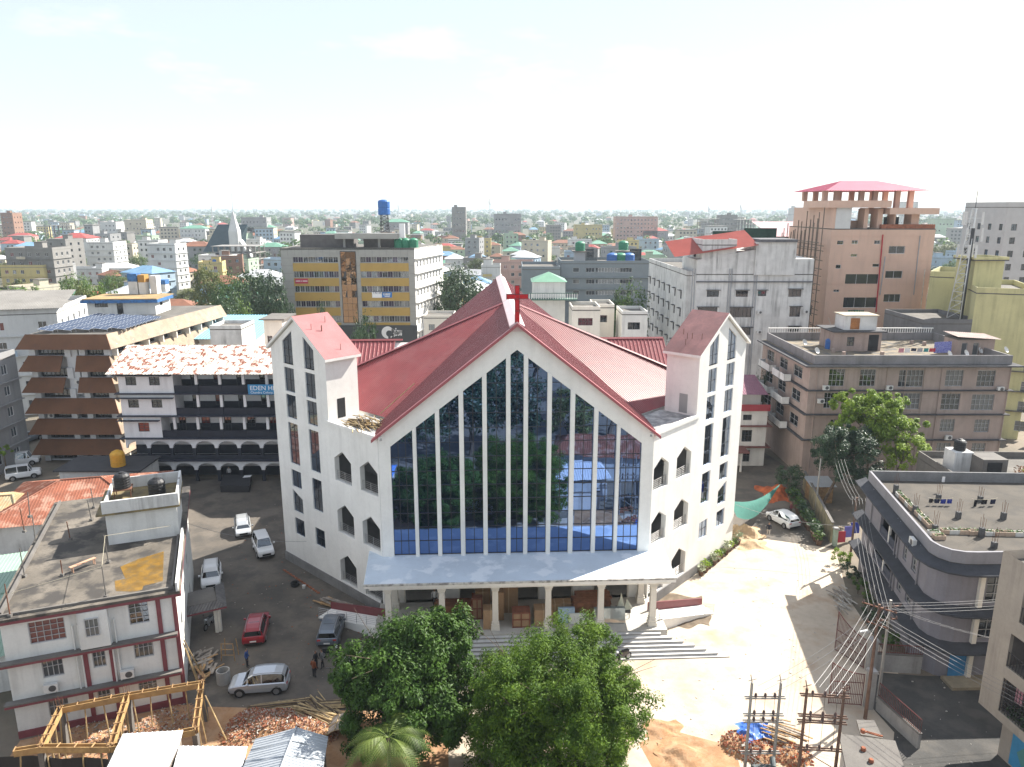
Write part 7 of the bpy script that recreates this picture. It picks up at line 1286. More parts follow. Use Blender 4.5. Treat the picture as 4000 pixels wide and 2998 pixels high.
def car(label, p, rz, pm, prof=SUV, group='parked cars of the churchyard', rails=True, sunroof=False, two_tone=None):
    t = thing('parked_car', label, 'car', p, group, rz); o = V(p); m = MB(); ring_ = []
    for (x, zb, zs, hw, zr) in prof:     # cross-section of the lower body
        ring_.append([(x, -hw*.86, zb), (x, -hw*.99, zb+.12), (x, -hw, (zb+zs)/2+.05), (x, -hw*.965, zs-.06), (x, -hw*.90, zs), (x, hw*.90, zs), (x, hw*.965, zs-.06), (x, hw, (zb+zs)/2+.05), (x, hw*.99, zb+.12), (x, hw*.86, zb)])
    for a, b in zip(ring_, ring_[1:]):
        for k in range(10): m.poly([V(a[k])+o, V(b[k])+o, V(b[(k+1) % 10])+o, V(a[(k+1) % 10])+o])
    m.poly([V(q)+o for q in ring_[0][::-1]]); m.poly([V(q)+o for q in ring_[-1]]); m.smooth = False; m.build('body', pm, t)
    cab = [s for s in prof if s[4] > 0]; i0, i1 = prof.index(cab[0]), prof.index(cab[-1]); fr_ = prof[i1+1]; re = prof[i0-1]
    st_ = [(re[0]+.06, re[2]-.01, re[3]*.84, re[2]+.01)]+[(s[0], s[2]-.01, s[3]*.88, s[4]) for s in cab]+[(fr_[0]-.02, fr_[2]-.01, fr_[3]*.84, fr_[2]+.01)]
    hwr = lambda s: s[2]*.80
    # greenhouse glass
    for sg in (-1, 1):
        m = MB()
        for a, b in zip(st_, st_[1:]): m.poly([V((a[0], sg*a[2], a[1]))+o, V((b[0], sg*b[2], b[1]))+o, V((b[0], sg*(hwr(b) if b[3] > b[1]+.1 else b[2]), b[3]-.02))+o, V((a[0], sg*(hwr(a) if a[3] > a[1]+.1 else a[2]), a[3]-.02))+o])
        m.build('side_window', carglass, t)
    for nm, (a, b) in (('windscreen', (st_[-2], st_[-1])), ('rear_window', (st_[0], st_[1]))):
        m = MB(); m.poly([V((a[0], -(hwr(a) if a[3] > a[1]+.1 else a[2])*.98, a[3]-.015))+o, V((b[0], -(hwr(b) if b[3] > b[1]+.1 else b[2])*.98, b[3]-.015))+o, V((b[0], (hwr(b) if b[3] > b[1]+.1 else b[2])*.98, b[3]-.015))+o, V((a[0], (hwr(a) if a[3] > a[1]+.1 else a[2])*.98, a[3]-.015))+o]); m.build(nm, carglass, t)
    m = MB(); rp = two_tone or pm; tops = st_[1:-1]
    for a, b in zip(tops, tops[1:]):
        for ya, yb, za in ((-1, -.7, (0, .035)), (-.7, .7, (.035, .035)), (.7, 1, (.035, 0))): m.poly([V((a[0], hwr(a)*ya, a[3]-.03+za[0]))+o, V((b[0], hwr(b)*ya, b[3]-.03+za[0]))+o, V((b[0], hwr(b)*yb, b[3]-.03+za[1]))+o, V((a[0], hwr(a)*yb, a[3]-.03+za[1]))+o])
    rf = m.build('roof', rp, t)
    m = MB()                               # pillars
    mids = [tops[0], tops[len(tops)//2], tops[-1]]
    for s in mids:
        for sg in (-1, 1): q0, q1 = V((s[0], sg*(s[2]+.012), s[1]))+o, V((s[0], sg*(hwr(s)+.012), s[3]-.03))+o; m.prism([q0+V((-.05, 0, 0)), q0+V((.05, 0, 0)), q1+V((.04, 0, 0)), q1+V((-.04, 0, 0))], (0, sg*.012, 0))
    for sg in (-1, 1):
        for a, b in ((st_[-1], st_[-2]), (st_[0], st_[1])): q0, q1 = V((a[0], sg*a[2], a[3]))+o, V((b[0], sg*hwr(b), b[3]-.02))+o; m.tube(q0, q1, .035, 5)
    m.build('pillars', rp, t)
    if rails:
        for sg in (-1, 1): m = MB(); m.path([V((s[0], sg*hwr(s)*.9, s[3]+.05))+o for s in tops[:-1]], .022, 5); m.build('roof_rail', alloy, rf)
    if sunroof: s0, s1 = tops[2], tops[-2]; m = MB(); m.poly([V((s0[0]+.2, -.42, s0[3]+.012))+o, V((s1[0]-.05, -.42, s1[3]+.012))+o, V((s1[0]-.05, .42, s1[3]+.012))+o, V((s0[0]+.2, .42, s0[3]+.012))+o]); m.build('sunroof', carglass, rf)
    L0, L1 = prof[0][0], prof[-1][0]; wr = .34
    for x in (L0+.80, L1-.82):
        for sg in (-1, 1):
            hw = .90 if prof is SUV else .85; c = o+V((x, sg*(hw-.11), wr)); m = MB(); m.tube(c-V((0, .11, 0)), c+V((0, .13, 0)) if sg > 0 else c+V((0, .11, 0)), wr, 16); m.tube(c-V((0, .12, 0)), c+V((0, .12, 0)), wr*.98, 16); w_ = m.build('wheel', tyre, t); m = MB(); m.tube(c+V((0, sg*.10, 0)), c+V((0, sg*.14, 0)), wr*.64, 12); m.build('rim', alloy, w_)
            m = MB(); N = 9; arc = [o+V((x+(wr+.07)*math.cos(math.pi*i/N), sg*(hw+.012), wr+(wr+.07)*math.sin(math.pi*i/N))) for i in range(N+1)]; arc2 = [o+V((x+wr*.98*math.cos(math.pi*i/N), sg*(hw+.014), wr+wr*.98*math.sin(math.pi*i/N))) for i in range(N+1)]
            for i in range(N): m.poly([arc[i], arc[i+1], arc2[i+1], arc2[i]])
            m.build('wheel_arch', blk, t)
    zf, zb_ = prof[-2][2], prof[1][2]
    for sg in (-1, 1):
        m = MB(); m.box(o+V((L1-.16, sg*.58-.16, zf-.20)), (.10, 0, 0), (0, .32, 0), (0, 0, .14)); m.build('headlight', hdl, t); m = MB(); m.box(o+V((L0-.015+.03, sg*.64-.13, zb_-.28)), (.09, 0, 0), (0, .26, 0), (0, 0, .24)); m.build('tail_light', redl, t)
        x = cab[-1][0]-.02; m = MB(); m.box(o+V((x-.05, sg*1.0-.10, prof[i1][2]+.0)), (.12, 0, 0), (0, .20, 0), (0, 0, .15)); m.build('mirror', pm, t)
    m = MB(); m.box(o+V((L1-.10, -.42, .48)), (.12, 0, 0), (0, .84, 0), (0, 0, .2)); m.build('grille', blk, t)
    for x, w_ in ((L1+.005, .012), (L0-.02, .012)): m = MB(); m.box(o+V((x, -.25, .50)), (w_, 0, 0), (0, .5, 0), (0, 0, .12)); m.build('number_plate', platem, t)
    for x in (L1-.06, L0-.01): m = MB(); m.box(o+V((x, -.7, .30)), (.08, 0, 0), (0, 1.4, 0), (0, 0, .14)); m.build('bumper', blk, t)
    return t
def heading(px0, px1):
    a, b = gz(*px0), gz(*px1); return math.atan2(b.y-a.y, b.x-a.x)
G2 = lambda x, y: (700+x/1.661, 2000+y/1.661)
silver = paint('silver', (.50, .53, .57), .55); whitep = paint('white', (.74, .74, .73)); redp = paint('red', (.26, .01, .02)); greyp = paint('grey', (.16, .19, .23), .5)
p = gz(*G2(528, 1150)); car('silver crossover parked broadside behind the bamboo stack', p, math.pi+.12, silver)
p = gz(*G2(505, 790)); car('dark red crossover parked beside the carport', p, R(101), redp, sunroof=True)
p = gz(*G2(990, 800)); car('steel blue crossover with sunroof parked by the church ramp', p, R(93), greyp, sunroof=True)
p = gz(*G2(548, 262)); car('white boxy jeep-like car by the left church wing', p, R(-62), whitep, BOX, rails=False)
p = gz(*G2(415, 130)); car('silver hatchback crossover half in sun behind the boxy white car', p, R(-68), paint('pale_silver', (.55, .57, .58), .4), HATCH)
p = gz(*G2(212, 450)); car('white crossover parked behind the tiled carport', p, R(-70), whitep, SUV, two_tone=whitep)
p = gz(*[2800+705/2.763, 1700+955/2.763]); car('cream white people carrier parked in the side lane', p, R(112), whitep, HATCH, rails=False)
for i, (x, y, a, pr_) in enumerate(((95, 1815, 20, BOX), (95, 1868, 30, BOX), (112, 1725, 75, SUV))): car(['white utility vehicle in the shade beside the brown-shaded office', 'white pick-up with a roof load beside the thin papaya tree', 'dark car parked deep in the shaded alley'][i], gz(x, y), R(a), whitep if i < 2 else greyp, pr_, rails=False)
def bike(label, p, rz, col, scooter=False):
    t = thing('motorbike', label, 'motorbike', p, 'parked motorbikes', rz); o = V(p)
    for x in (-.62, .62):
        m = MB(); N = 16; m.path([o+V((x+.27*math.cos(6.283*i/N), 0, .29+.27*math.sin(6.283*i/N))) for i in range(N+1)], .05, 6); w_ = m.build('wheel', tyre, t); m = MB(); m.tube(o+V((x, -.04, .29)), o+V((x, .04, .29)), .2, 10); m.build('rim', alloy, w_)
    m = MB(); m.prism([o+V((x, -.12, z)) for x, z in ((-.55, .5), (.05, .42), (.25, .72), (.12, .90), (-.1, .84), (-.62, .78))], (0, .24, 0)); m.build('body', col, t); m = MB(); m.box(o+V((-.62, -.13, .78)), (.6, 0, .03), (0, .26, 0), (0, 0, .09)); m.build('seat', blk, t)
    m = MB(); m.tube(o+V((.62, 0, .29)), o+V((.36, 0, .98)), .035, 6); m.tube(o+V((.34, -.34, 1.02)), o+V((.34, .34, 1.02)), .018, 6); m.build('fork', darksteel, t); m = MB(); m.lathe(o+V((.47, 0, .82)), [(.05, 0), (.11, .06), (.09, .16)], 10); m.build('headlight', hdl, t)
    if scooter: m = MB(); m.prism([o+V((x, -.2, z)) for x, z in ((.28, .35), (.42, .9), (.46, .9), (.34, .3))], (0, .4, 0)); m.build('leg_shield', col, t)
    for sg in (-1, 1): m = MB(); m.tube(o+V((.30, sg*.25, 1.0)), o+V((.26, sg*.3, 1.2)), .012, 4); m.lathe(o+V((.26, sg*.3, 1.2)), [(.03, 0), (.05, .04), (.02, .08)], 6); m.build('mirror', blk, t)
bike('pale scooter parked under the tiled carport', gz(*G2(197, 745)), R(-95), paint('scooter', (.45, .47, .48), .3), True); bike('black motorcycle next to the group of standing people', gz(*G2(985, 945)), R(8), paint('black', (.02, .02, .03))); bike('black scooter at the end of the church steps', gz(1300+1785/1.58, 2200+605/1.58), R(-150), paint('black', (.02, .02, .03)), True)
# ================================================================== people
skin = mat('skin', (.30, .17, .11), .6, .05, 5); hair = mat('hair', (.012, .010, .010), .6, .1, 5)
def person(label, p, rz, shirt, trousers, h=1.68, walk=.0, arm=.12, skirt=False):
    """one continuous skinned figure: joints, radii, then faces coloured by garment"""
    J = {'pel': (0, 0, .53), 'wst': (0, 0, .62), 'chs': (.01, 0, .74), 'nkb': (0, 0, .825), 'nk': (.005, 0, .86), 'hd0': (.012, 0, .895), 'hd1': (.012, 0, .945), 'hd2': (.006, 0, .975)}
    ed = [('pel', 'wst'), ('wst', 'chs'), ('chs', 'nkb'), ('nkb', 'nk'), ('nk', 'hd0'), ('hd0', 'hd1'), ('hd1', 'hd2')]; rad = {'pel': (.088, .068), 'wst': (.080, .060), 'chs': (.098, .068), 'nkb': (.060, .045), 'nk': (.034, .034), 'hd0': (.046, .05), 'hd1': (.050, .056), 'hd2': (.034, .036)}
    for sg, n in ((-1, 'r'), (1, 'l')):
        st = walk*sg
        for k, q, r_ in (('hip', (0, sg*.055, .50), .056), ('kne', (st*.5+.012, sg*.058, .28), .038), ('ank', (st-.005, sg*.058, .045), .026), ('toe', (st+.085, sg*.066, .018), .022), ('sho', (0, sg*.105, .81), .040), ('elb', (-.02-st*.3, sg*(.13+arm*.15), .63), .028), ('wri', (.05-st*.5+arm*.15, sg*(.125+arm*.1), .49), .020), ('hnd', (.06-st*.5+arm*.2, sg*(.12+arm*.08), .44), .020)): J[k+n] = q; rad[k+n] = (r_, r_)
        ed += [('pel', 'hip'+n), ('hip'+n, 'kne'+n), ('kne'+n, 'ank'+n), ('ank'+n, 'toe'+n), ('chs', 'sho'+n), ('sho'+n, 'elb'+n), ('elb'+n, 'wri'+n), ('wri'+n, 'hnd'+n)]
    ks = list(J); me = bpy.data.meshes.new('p'); me.from_pydata([tuple(c*h for c in J[k]) for k in ks], [(ks.index(a), ks.index(b)) for a, b in ed], []); ob_ = bpy.data.objects.new('p', me); COL.link(ob_); md = ob_.modifiers.new('s', 'SKIN'); 
    for i, k in enumerate(ks): me.skin_vertices[0].data[i].radius = tuple(r_*h for r_ in rad[k]); me.skin_vertices[0].data[i].use_root = (k == 'pel')
    sb = ob_.modifiers.new('d', 'SUBSURF'); sb.levels = sb.render_levels = 1; dg = bpy.context.evaluated_depsgraph_get(); dg.update(); nm = bpy.data.meshes.new_from_object(ob_.evaluated_get(dg)); bpy.data.objects.remove(ob_); nm.materials.clear()
    for x in (skin, shirt, trousers, hair, blk): nm.materials.append(x)
    for f_ in nm.polygons:
        c = f_.center/h; f_.use_smooth = True
        f_.material_index = 3 if (c.z > .935 and (c.x < .03 or c.z > .972)) or (c.z > .89 and c.x < -.01) else 0 if c.z > .845 or (c.z < .475 and abs(c.y) > .098) else 1 if c.z > .515 else 4 if c.z < .04 else 2
    nm.name = 'person'; o = inst(nm, 'person', None, p, rz); tag(o, label, 'person'); return o
cm = lambda n, c: mat('garb_'+n, c, .9, .1, 4)
person('person in blue shirt and dark trousers standing alone near the timber pile', gz(*G2(443, 1008)), R(0), cm('blue', (.03, .07, .22)), cm('dark', (.02, .02, .025)))
person('person in rust brown jacket standing in the group by the motorcycle', gz(*G2(877, 1075)), R(60), cm('rust', (.20, .06, .025)), cm('dark', (.02, .02, .025)))
person('person in black standing between two others by the motorcycle', gz(*G2(890, 1022)), R(-20), cm('black', (.015, .015, .018)), cm('dark', (.02, .02, .025)))
person('person in patterned pale top and black trousers by the motorcycle', gz(*G2(932, 1015)), R(-160), mat('garb_print', (.25, .25, .25), .9, .3, 9, col2=(.02, .02, .02), amt=.9), cm('dark', (.02, .02, .025)), walk=.06)
person('person in dark jacket and pale trousers walking in the side lane', gz(2800+555/2.763, 1700+1095/2.763), R(-100), cm('navy', (.02, .022, .035)), cm('khaki', (.45, .42, .38)), walk=.1)
person('person in maroon top standing behind the cream people carrier', gz(2800+795/2.763, 1700+865/2.763), R(180), cm('maroon', (.14, .03, .04)), cm('dark', (.02, .02, .025)))
person('person in white shirt standing inside the portico doorway', cw(-7.2, -.4, PZ_FLOOR), R(-90), cm('white', (.6, .6, .6)), cm('dark', (.02, .02, .025)))
person('person in pale shirt deep under the school arches', gz(897, 1870), R(-90), cm('white', (.6, .6, .6)), cm('navy', (.02, .022, .035)))
# ================================================================== storage in the portico
card = mat('cardboard', (.34, .215, .12), .9, .08, 2); tape = mat('tape', (.45, .33, .2), .5, .05, 2); cratem = mat('crate_red_wood', (.22, .075, .04), .85, .2, 3)
def boxy(name, label, cat, u, w_, du, dw, h, m_, z0=None, rz=0.0, straps=True, tilt=0, group='goods stored under the portico'):
    z0 = PZ_FLOOR if z0 is None else z0; c = cw(u, w_, z0); t = thing(name, label, cat, c, group, TH+rz); m = MB(); m.ab(c.x-du/2, c.x+du/2, c.y-dw/2, c.y+dw/2, c.z+.01, c.z+h); m.build('body', m_, t)
    if straps:
        m = MB(); m.ab(c.x-.05, c.x+.05, c.y-dw/2-.004, c.y+dw/2+.004, c.z+.012, c.z+h+.004); m.build('tape', tape, t)
    return t
for a in [('carton', 'tall taped cardboard carton at the portico edge', 'box', -2.35, -3.9, 1.3, 1.0, 1.75), ('carton', 'tilted looking carton stacked on the tall one behind', 'box', -1.75, -2.6, 1.0, .9, 2.6), ('carton', 'wide cardboard carton beside the red crate', 'box', 2.0, -3.6, 1.5, 1.1, 1.5), ('carton', 'cardboard carton behind the wide one', 'box', 3.1, -2.4, 1.2, 1.0, 1.3), ('carton', 'cardboard carton against the portico wall', 'box', -.8, -1.4, 1.6, 1.0, 2.4), ('carton', 'low carton near the glass sheets', 'box', 3.9, -2.0, 1.3, .9, 1.1), ('carton', 'large carton in the dark rear of the portico', 'box', -3.0, -1.6, 1.3, 1.0, 2.2)]: boxy(*a, card)
def crate_(label, u, w_, du, dw, h):
    c = cw(u, w_, PZ_FLOOR); t = thing('crate', label, 'crate', c, 'goods stored under the portico', TH); m = MB(); m.ab(c.x-du/2+.05, c.x+du/2-.05, c.y-dw/2+.05, c.y+dw/2-.05, c.z+.05, c.z+h-.05); m.build('load', card, t)
    for i in range(4):
        for z in (0, h*.5, h-.1): MB().ab(c.x-du/2, c.x+du/2, c.y-dw/2, c.y-dw/2+.04, c.z+z+.01, c.z+z+.1).build('slat', cratem, t) if i == 0 else None
    for x in (-du/2, -.05, du/2-.1):
        MB().ab(c.x+x, c.x+x+.1, c.y-dw/2-.03, c.y-dw/2-.003, c.z+.01, c.z+h).build('slat', cratem, t)
    MB().ab(c.x-du/2, c.x+du/2, c.y-dw/2, c.y+dw/2, c.z+h, c.z+h+.04).build('lid', cratem, t)
crate_('red wooden slatted crate between two portico columns', .15, -3.7, 1.5, 1.1, 1.35); crate_('red wooden crate standing behind the tall carton', -3.5, -2.3, .9, 1.0, 1.9); crate_('low reddish crate behind the column', -4.6, -2.0, 1.6, 1.2, 1.2)
def stack(label, u, w_, n, L_, m_, rz=0.0, cols=5, th=.09, wd=.28):
    c = cw(u, w_, PZ_FLOOR); t = thing('timber_stack', label, 'timber stack', c, 'goods stored under the portico', TH+rz)
    for i in range(n):
        r_, k = divmod(i, cols); MB().ab(c.x-L_/2+random.uniform(-.1, .1), c.x+L_/2+random.uniform(-.1, .1), c.y-cols*wd/2+k*wd, c.y-cols*wd/2+k*wd+wd-.03, c.z+.01+r_*(th+.02), c.z+.01+r_*(th+.02)+th).build('plank', m_, t)
redw = mat('red_planks', (.26, .11, .055), .8, .25, 3); stack('stack of reddish planks under the right end of the portico', 6.0, -2.2, 60, 2.6, redw); stack('short stack of planks on the wall side of the portico', 6.6, -.9, 50, 3.0, redw, .05); stack('plank stack behind the left portico columns', -5.6, -1.4, 40, 3.0, redw)
def sheets(label, u, w_, n, L_, h, m_, dx=.07):
    c = cw(u, w_, PZ_FLOOR); t = thing('glass_sheets', label, 'glass sheets', c, 'goods stored under the portico', TH)
    for k in range(n): m = MB(); m.box(c+V((-L_/2, k*dx, .02)), (L_, 0, 0), (0, .3, h), (0, -.02, .004)); m.build('sheet', m_, t)
sheets('leaning greenish glass sheets between the right columns', 7.6, -4.0, 5, 2.6, 1.25, glassmat('stored_glass', (.28, .31, .30), (.7, .75, .75), .25, .04)); sheets('blue wrapped sheets leaning before a column', 4.0, -3.7, 4, 1.4, 1.2, mat('wrapped_blue', (.35, .48, .62), .4, .15, 2)); sheets('steel framed sheet leaning by the wrapped sheets', 4.9, -3.9, 2, 1.5, .8, steel)
c = cw(8.9, -2.9, PZ_FLOOR); t = thing('covered_cart', 'small cart loaded under pale cloth beside the right column', 'cart', c); m = MB(); m.ab(c.x-.6, c.x+.6, c.y-.4, c.y+.4, c.z+.55, c.z+.8); m.build('tray', darksteel, t)
for dx in (-.5, .5):
    for dy in (-.3, .3): MB().tube(c+V((dx, dy, .01)), c+V((dx, dy, .56)), .03, 5).build('leg', darksteel, t)
m = MB(); m.prism([c+V((-.6, -.3, .8)), c+V((.1, -.4, .8)), c+V((-.2, .1, 1.9))], (.1, .5, 0)); m.prism([c+V((0, -.4, .8)), c+V((.7, -.3, .85)), c+V((.3, .2, 1.35))], (.1, .4, 0)); m.build('cloth', mat('pale_cloth', (.55, .56, .45), .9, .1, 2), t)
# ================================================================== branches dumped on the left wing deck
br = thing('branch_heap', 'heap of dry branches dumped on the left wing deck', 'branches', cw(-13.2, 3.4, 16.36)); rb_ = random.Random(4)
for k in range(70):
    a = rb_.uniform(-.5, .5)-.9; d = V((math.cos(a), math.sin(a), rb_.uniform(-.05, .12))); c = cw(-13.2+rb_.gauss(0, .7), 3.6+rb_.gauss(0, .5), 16.45+abs(rb_.gauss(0, .22))); L_ = rb_.uniform(.6, 1.7); q = [c-d*L_, c+V((rb_.gauss(0, .06), rb_.gauss(0, .06), .03)), c+d*L_]; MB().path(q, rb_.uniform(.025, .06), 5).build('branch', bamboo if k % 3 else bark, br)
for k in range(5): c = cw(-14.0+k*.35, 2.0+k*.2, 16.55); MB().tube(c, c+V((.3+.1*k, -1.3, .1)), .06, 6, .04).build('branch', bamboo, br)
c = cw(-11.9, 4.6, 17.2); MB().tube(c, c+V((2.9, 1.5, 2.4)), .05, 6).build('branch', bamboo, br)
# ================================================================== left foreground: formwork, rubble, bamboo, tin roofs
K1 = lambda x, y, z=0.0: gz(x/1.846, 2100+y/1.846, z)
fwk = thing('timber_formwork', 'raw timber beam formwork on bamboo props in front of the maroon-banded house', 'formwork', K1(800, 1500)); ply = mat('ply_form', (.46, .29, .12), .8, .2, 1.5, col2=(.26, .15, .06), amt=.5); BZ = 3.1
def beam(a, b, name='beam', wd=.34, h=.42):
    a, b = V(a), V(b); d = (b-a).normalized(); n_ = V((-d.y, d.x, 0))
    MB().box(a-n_*wd/2-V((0, 0, h)), b-a, n_*.04, (0, 0, h)).build('side_board', ply, fwk); MB().box(a+n_*(wd/2-.04)-V((0, 0, h)), b-a, n_*.04, (0, 0, h)).build('side_board', ply, fwk); MB().box(a-n_*(wd/2-.04)-V((0, 0, h)), b-a, n_*(wd-.08), (0, 0, .06)).build('base_board', ply, fwk)
    L_ = (b-a).length; n = int(L_/.9)
    for k in range(n+1): c = a+d*(L_*k/max(n, 1)); MB().box(c-n_*(wd/2+.06), d*.06, n_*(wd+.12), (0, 0, .05)).build('cleat', timber, fwk)
    for k in (-.08, .08): MB().tube(a+n_*k-V((0, 0, .2)), b+n_*k-V((0, 0, .2)), .016, 4).build('rebar', rust, fwk)
    for k in range(int(L_/1.1)+1):
        c = a+d*(1.1*k+.3); e = c+V((random.uniform(-.35, .35), random.uniform(-.25, .25), 0)); MB().tube((e.x, e.y, 0), (c.x, c.y, BZ-h), .045, 6).build('prop', bamboo, fwk)
cn = {k: K1(*v, BZ) for k, v in dict(tl=(432, 1222), tm=(915, 1128), tr=(1452, 1040), bl=(292, 1500), bm=(795, 1500), br=(1405, 1375), bl2=(100, 1530)).items()}
for a, b in (('tl', 'tm'), ('tm', 'tr'), ('bl', 'tl'), ('bm', 'tm'), ('br', 'tr'), ('bl', 'bm'), ('bm', 'br'), ('bl2', 'bl')): beam(cn[a], cn[b])
for k in ('tl', 'tm', 'tr', 'bl', 'bm', 'br'):
    c = cn[k]; MB().ab(c.x-.16, c.x+.16, c.y-.16, c.y+.16, 0, BZ-.42).build('column', concrete, fwk)
    m = MB()
    for dx in (-.1, .1):
        for dy in (-.1, .1): m.tube((c.x+dx, c.y+dy, BZ-.4), (c.x+dx*1.4, c.y+dy*1.4, BZ+.7), .014, 4)
    m.build('starter_bars', rust, fwk)
clay = MATS['clay']; gnd = sheet('building_plot', 'clay', [(-31, 32), (-3.9, 32), (-3.9, 46.2), (-16, 46.6), (-24, 46.9), (-33.2, 43.2)], .007)
# leaning poles and boards by the house corner
for i, (x0, y0, z0, x1, y1) in enumerate(((1325, 740, 5.2, 1460, 990), (1320, 760, 4.8, 1455, 1130), (1480, 1140, 3.4, 1640, 1480), (1340, 800, 3.6, 1440, 1060))):
    a, b = K1(x0, y0, z0), K1(x1, y1, .02); a = b+(a-b) if (a-b).length < 9 else b+(a-b)*.6; tag(MB().tube(b, a, .055, 6, .04).build('leaning_pole', bamboo, org=b), 'pale bamboo pole leaning by the timber formwork corner', 'pole', 'leaning poles by the formwork')
bd = thing('board_heap', 'untidy heap of grey shuttering boards beside the house corner', 'boards', K1(1480, 950)); greyb = mat('grey_boards', (.30, .26, .22), .9, .25, 2)
for k in range(38):
    c = K1(1470+random.gauss(0, 55), 950+random.gauss(0, 45)); a = random.uniform(.6, 2.4); d = V((math.cos(a), math.sin(a), random.uniform(-.15, .25))); n_ = V((-d.y, d.x, 0)).normalized(); L_ = random.uniform(.8, 2.0); c.z = .08+random.random()*.5; MB().box(c-d*L_/2, d*L_, n_*random.uniform(.12, .28), (0, 0, .035)).build('board', greyb if k % 3 else timber, bd)
c = K1(1615, 1045); cy = thing('concrete_ring', 'grey concrete pipe section standing on end by the board heap', 'pipe', c); m = MB(); N = 18
for r0, r1, z0, z1 in ((.5, .5, 0, 1.05), (.42, .42, 0, 1.05)): m.tube(c, c+V((0, 0, 1.05)), r0, N, cap=False)
m.build('pipe_wall', mat('pipe_concrete', (.33, .32, .30), .9, .1, 1.5), cy); m = MB()
for i in range(N): a, b = 6.283*i/N, 6.283*(i+1)/N; m.poly([c+V((.42*math.cos(a), .42*math.sin(a), 1.05)), c+V((.5*math.cos(a), .5*math.sin(a), 1.05)), c+V((.5*math.cos(b), .5*math.sin(b), 1.05)), c+V((.42*math.cos(b), .42*math.sin(b), 1.05))])
m.build('rim', MATS['pipe_concrete'], cy)
c = K1(1660, 870); tr = thing('trestle', 'rough wooden trestle near the person in blue', 'trestle', c)
for dx in (-.45, .45):
    for dy in (-.35, .35): MB().tube(c+V((dx*1.2, dy*1.2, 0)), c+V((dx, dy, 1.5)), .04, 5).build('leg', timber, tr)
for z in (.5, 1.0, 1.5): MB().tube(c+V((-.5, -.37, z)), c+V((.5, -.37, z)), .035, 5).build('rung', timber, tr)
# rubble of broken bricks: the large ones by themselves, the rest joined
def rubble(label, spots, n_big, n_small, col, cat='rubble', big=(.12, .26)):
    c0 = spots[0][0]; t = thing('rubble_heap', label, cat, c0); rr = random.Random(len(label)); hgt = lambda x, y: max([0]+[h*max(0, 1-((x-c.x)**2+(y-c.y)**2)/r**2) for c, r, h in spots]); N = 26
    for c, r, h in spots:
        m = MB(); P_ = [[V((c.x+r*1.1*(i/N*2-1), c.y+r*1.1*(j/N*2-1), 0)) for j in range(N+1)] for i in range(N+1)]
        for row in P_:
            for q in row: q.z = hgt(q.x, q.y)*.92+rr.uniform(-.03, .05)-.03
        for i in range(N):
            for j in range(N):
                m.poly([P_[i][j], P_[i+1][j], P_[i+1][j+1], P_[i][j+1]])
        m.build('mound', clay, t)
    def piece(mb, s):
        c, r, h = rr.choice(spots); a = rr.uniform(0, 6.283); q = r*math.sqrt(rr.random())*1.05; x, y = c.x+q*math.cos(a), c.y+q*math.sin(a); p = V((x, y, hgt(x, y)+s*.2)); A = V((rr.gauss(0, 1), rr.gauss(0, 1), rr.gauss(0, .5))).normalized(); B = A.orthogonal().normalized(); C = A.cross(B); mb.box(p-A*s/2, A*s, B*s*.5, C*s*.36)
    for k in range(n_big): m = MB(); piece(m, rr.uniform(*big)); m.build('brick', col[k % len(col)], t)
    for ci, cc in enumerate(col):
        m = MB()
        for k in range(n_small//len(col)): piece(m, rr.uniform(.05, .13))
        m.build('fragments', cc, t, kind='stuff')
paleb = mat('pale_brick', (.42, .24, .17), .95, .2, 4); chip = mat('mortar_chip', (.48, .45, .40), .95, .15, 4)
rubble('heap of broken bricks between the formwork and the bamboo stack', [(gz(*G2(470, 1380)), 1.7, .8), (gz(*G2(560, 1390)), 1.6, .9), (gz(*G2(650, 1370)), 1.5, .7), (gz(*G2(400, 1440)), 1.4, .5), (gz(*G2(760, 1420)), 1.6, .6), (gz(*G2(880, 1450)), 1.5, .5)], 200, 2200, [brick, paleb, brick, chip])
rubble('scattered rubble and offcuts under the timber formwork', [(K1(1100, 1420), 2.2, .25), (K1(600, 1480), 2.4, .25), (K1(1250, 1330), 2.0, .25), (K1(880, 1450), 2.0, .25)], 90, 1500, [paleb, chip, brick, greyb])
# bamboo stacks
def bamboo_stack(label, a, b, n, spread, r=.04, h=.4, cross=.0):
    a, b = V(a), V(b); t = thing('bamboo_stack', label, 'bamboo', (a+b)/2, 'bamboo stacks in the yard'); d = b-a; n_ = V((-d.y, d.x, 0)).normalized()
    for k in range(n):
        u = random.uniform(-1, 1); z = .04+h*(1-abs(u))*random.random(); s0 = random.uniform(-.12, .06); q0 = a+d*s0+n_*(u*spread)+V((0, 0, z)); q1 = a+d*(1+random.uniform(-.1, .1))+n_*(u*spread+random.gauss(0, cross))+V((0, 0, z+random.uniform(-.03, .12))); MB().tube(q0, q1, r*random.uniform(.7, 1.2), 6).build('pole', bamboo if k % 4 else bark, t)
bamboo_stack('pale bamboo poles fanned out across the brick rubble', gz(*G2(1000, 1360)), gz(*G2(790, 1270)), 60, 1.0, .05, .5, .5); bamboo_stack('dark bamboo poles lying lengthways behind the pale fan', gz(*G2(480, 1285)), gz(*G2(830, 1250)), 44, .5, .045, .3, .15); bamboo_stack('long bamboo poles behind the mango tree foot', gz(*G2(820, 1265)), gz(*G2(1080, 1250)), 30, .45, .045, .3, .1)
c = gz(*G2(1065, 1420)); cart = thing('woven_bamboo', 'curved woven bamboo panel lying beside the rubble', 'panel', c); m = MB(); N = 10
P_ = [[c+V((1.0*(i/N-.5)*2, .9*(j/N-.5)*2, .25+.5*math.sin(math.pi*i/N))) for j in range(N+1)] for i in range(N+1)]
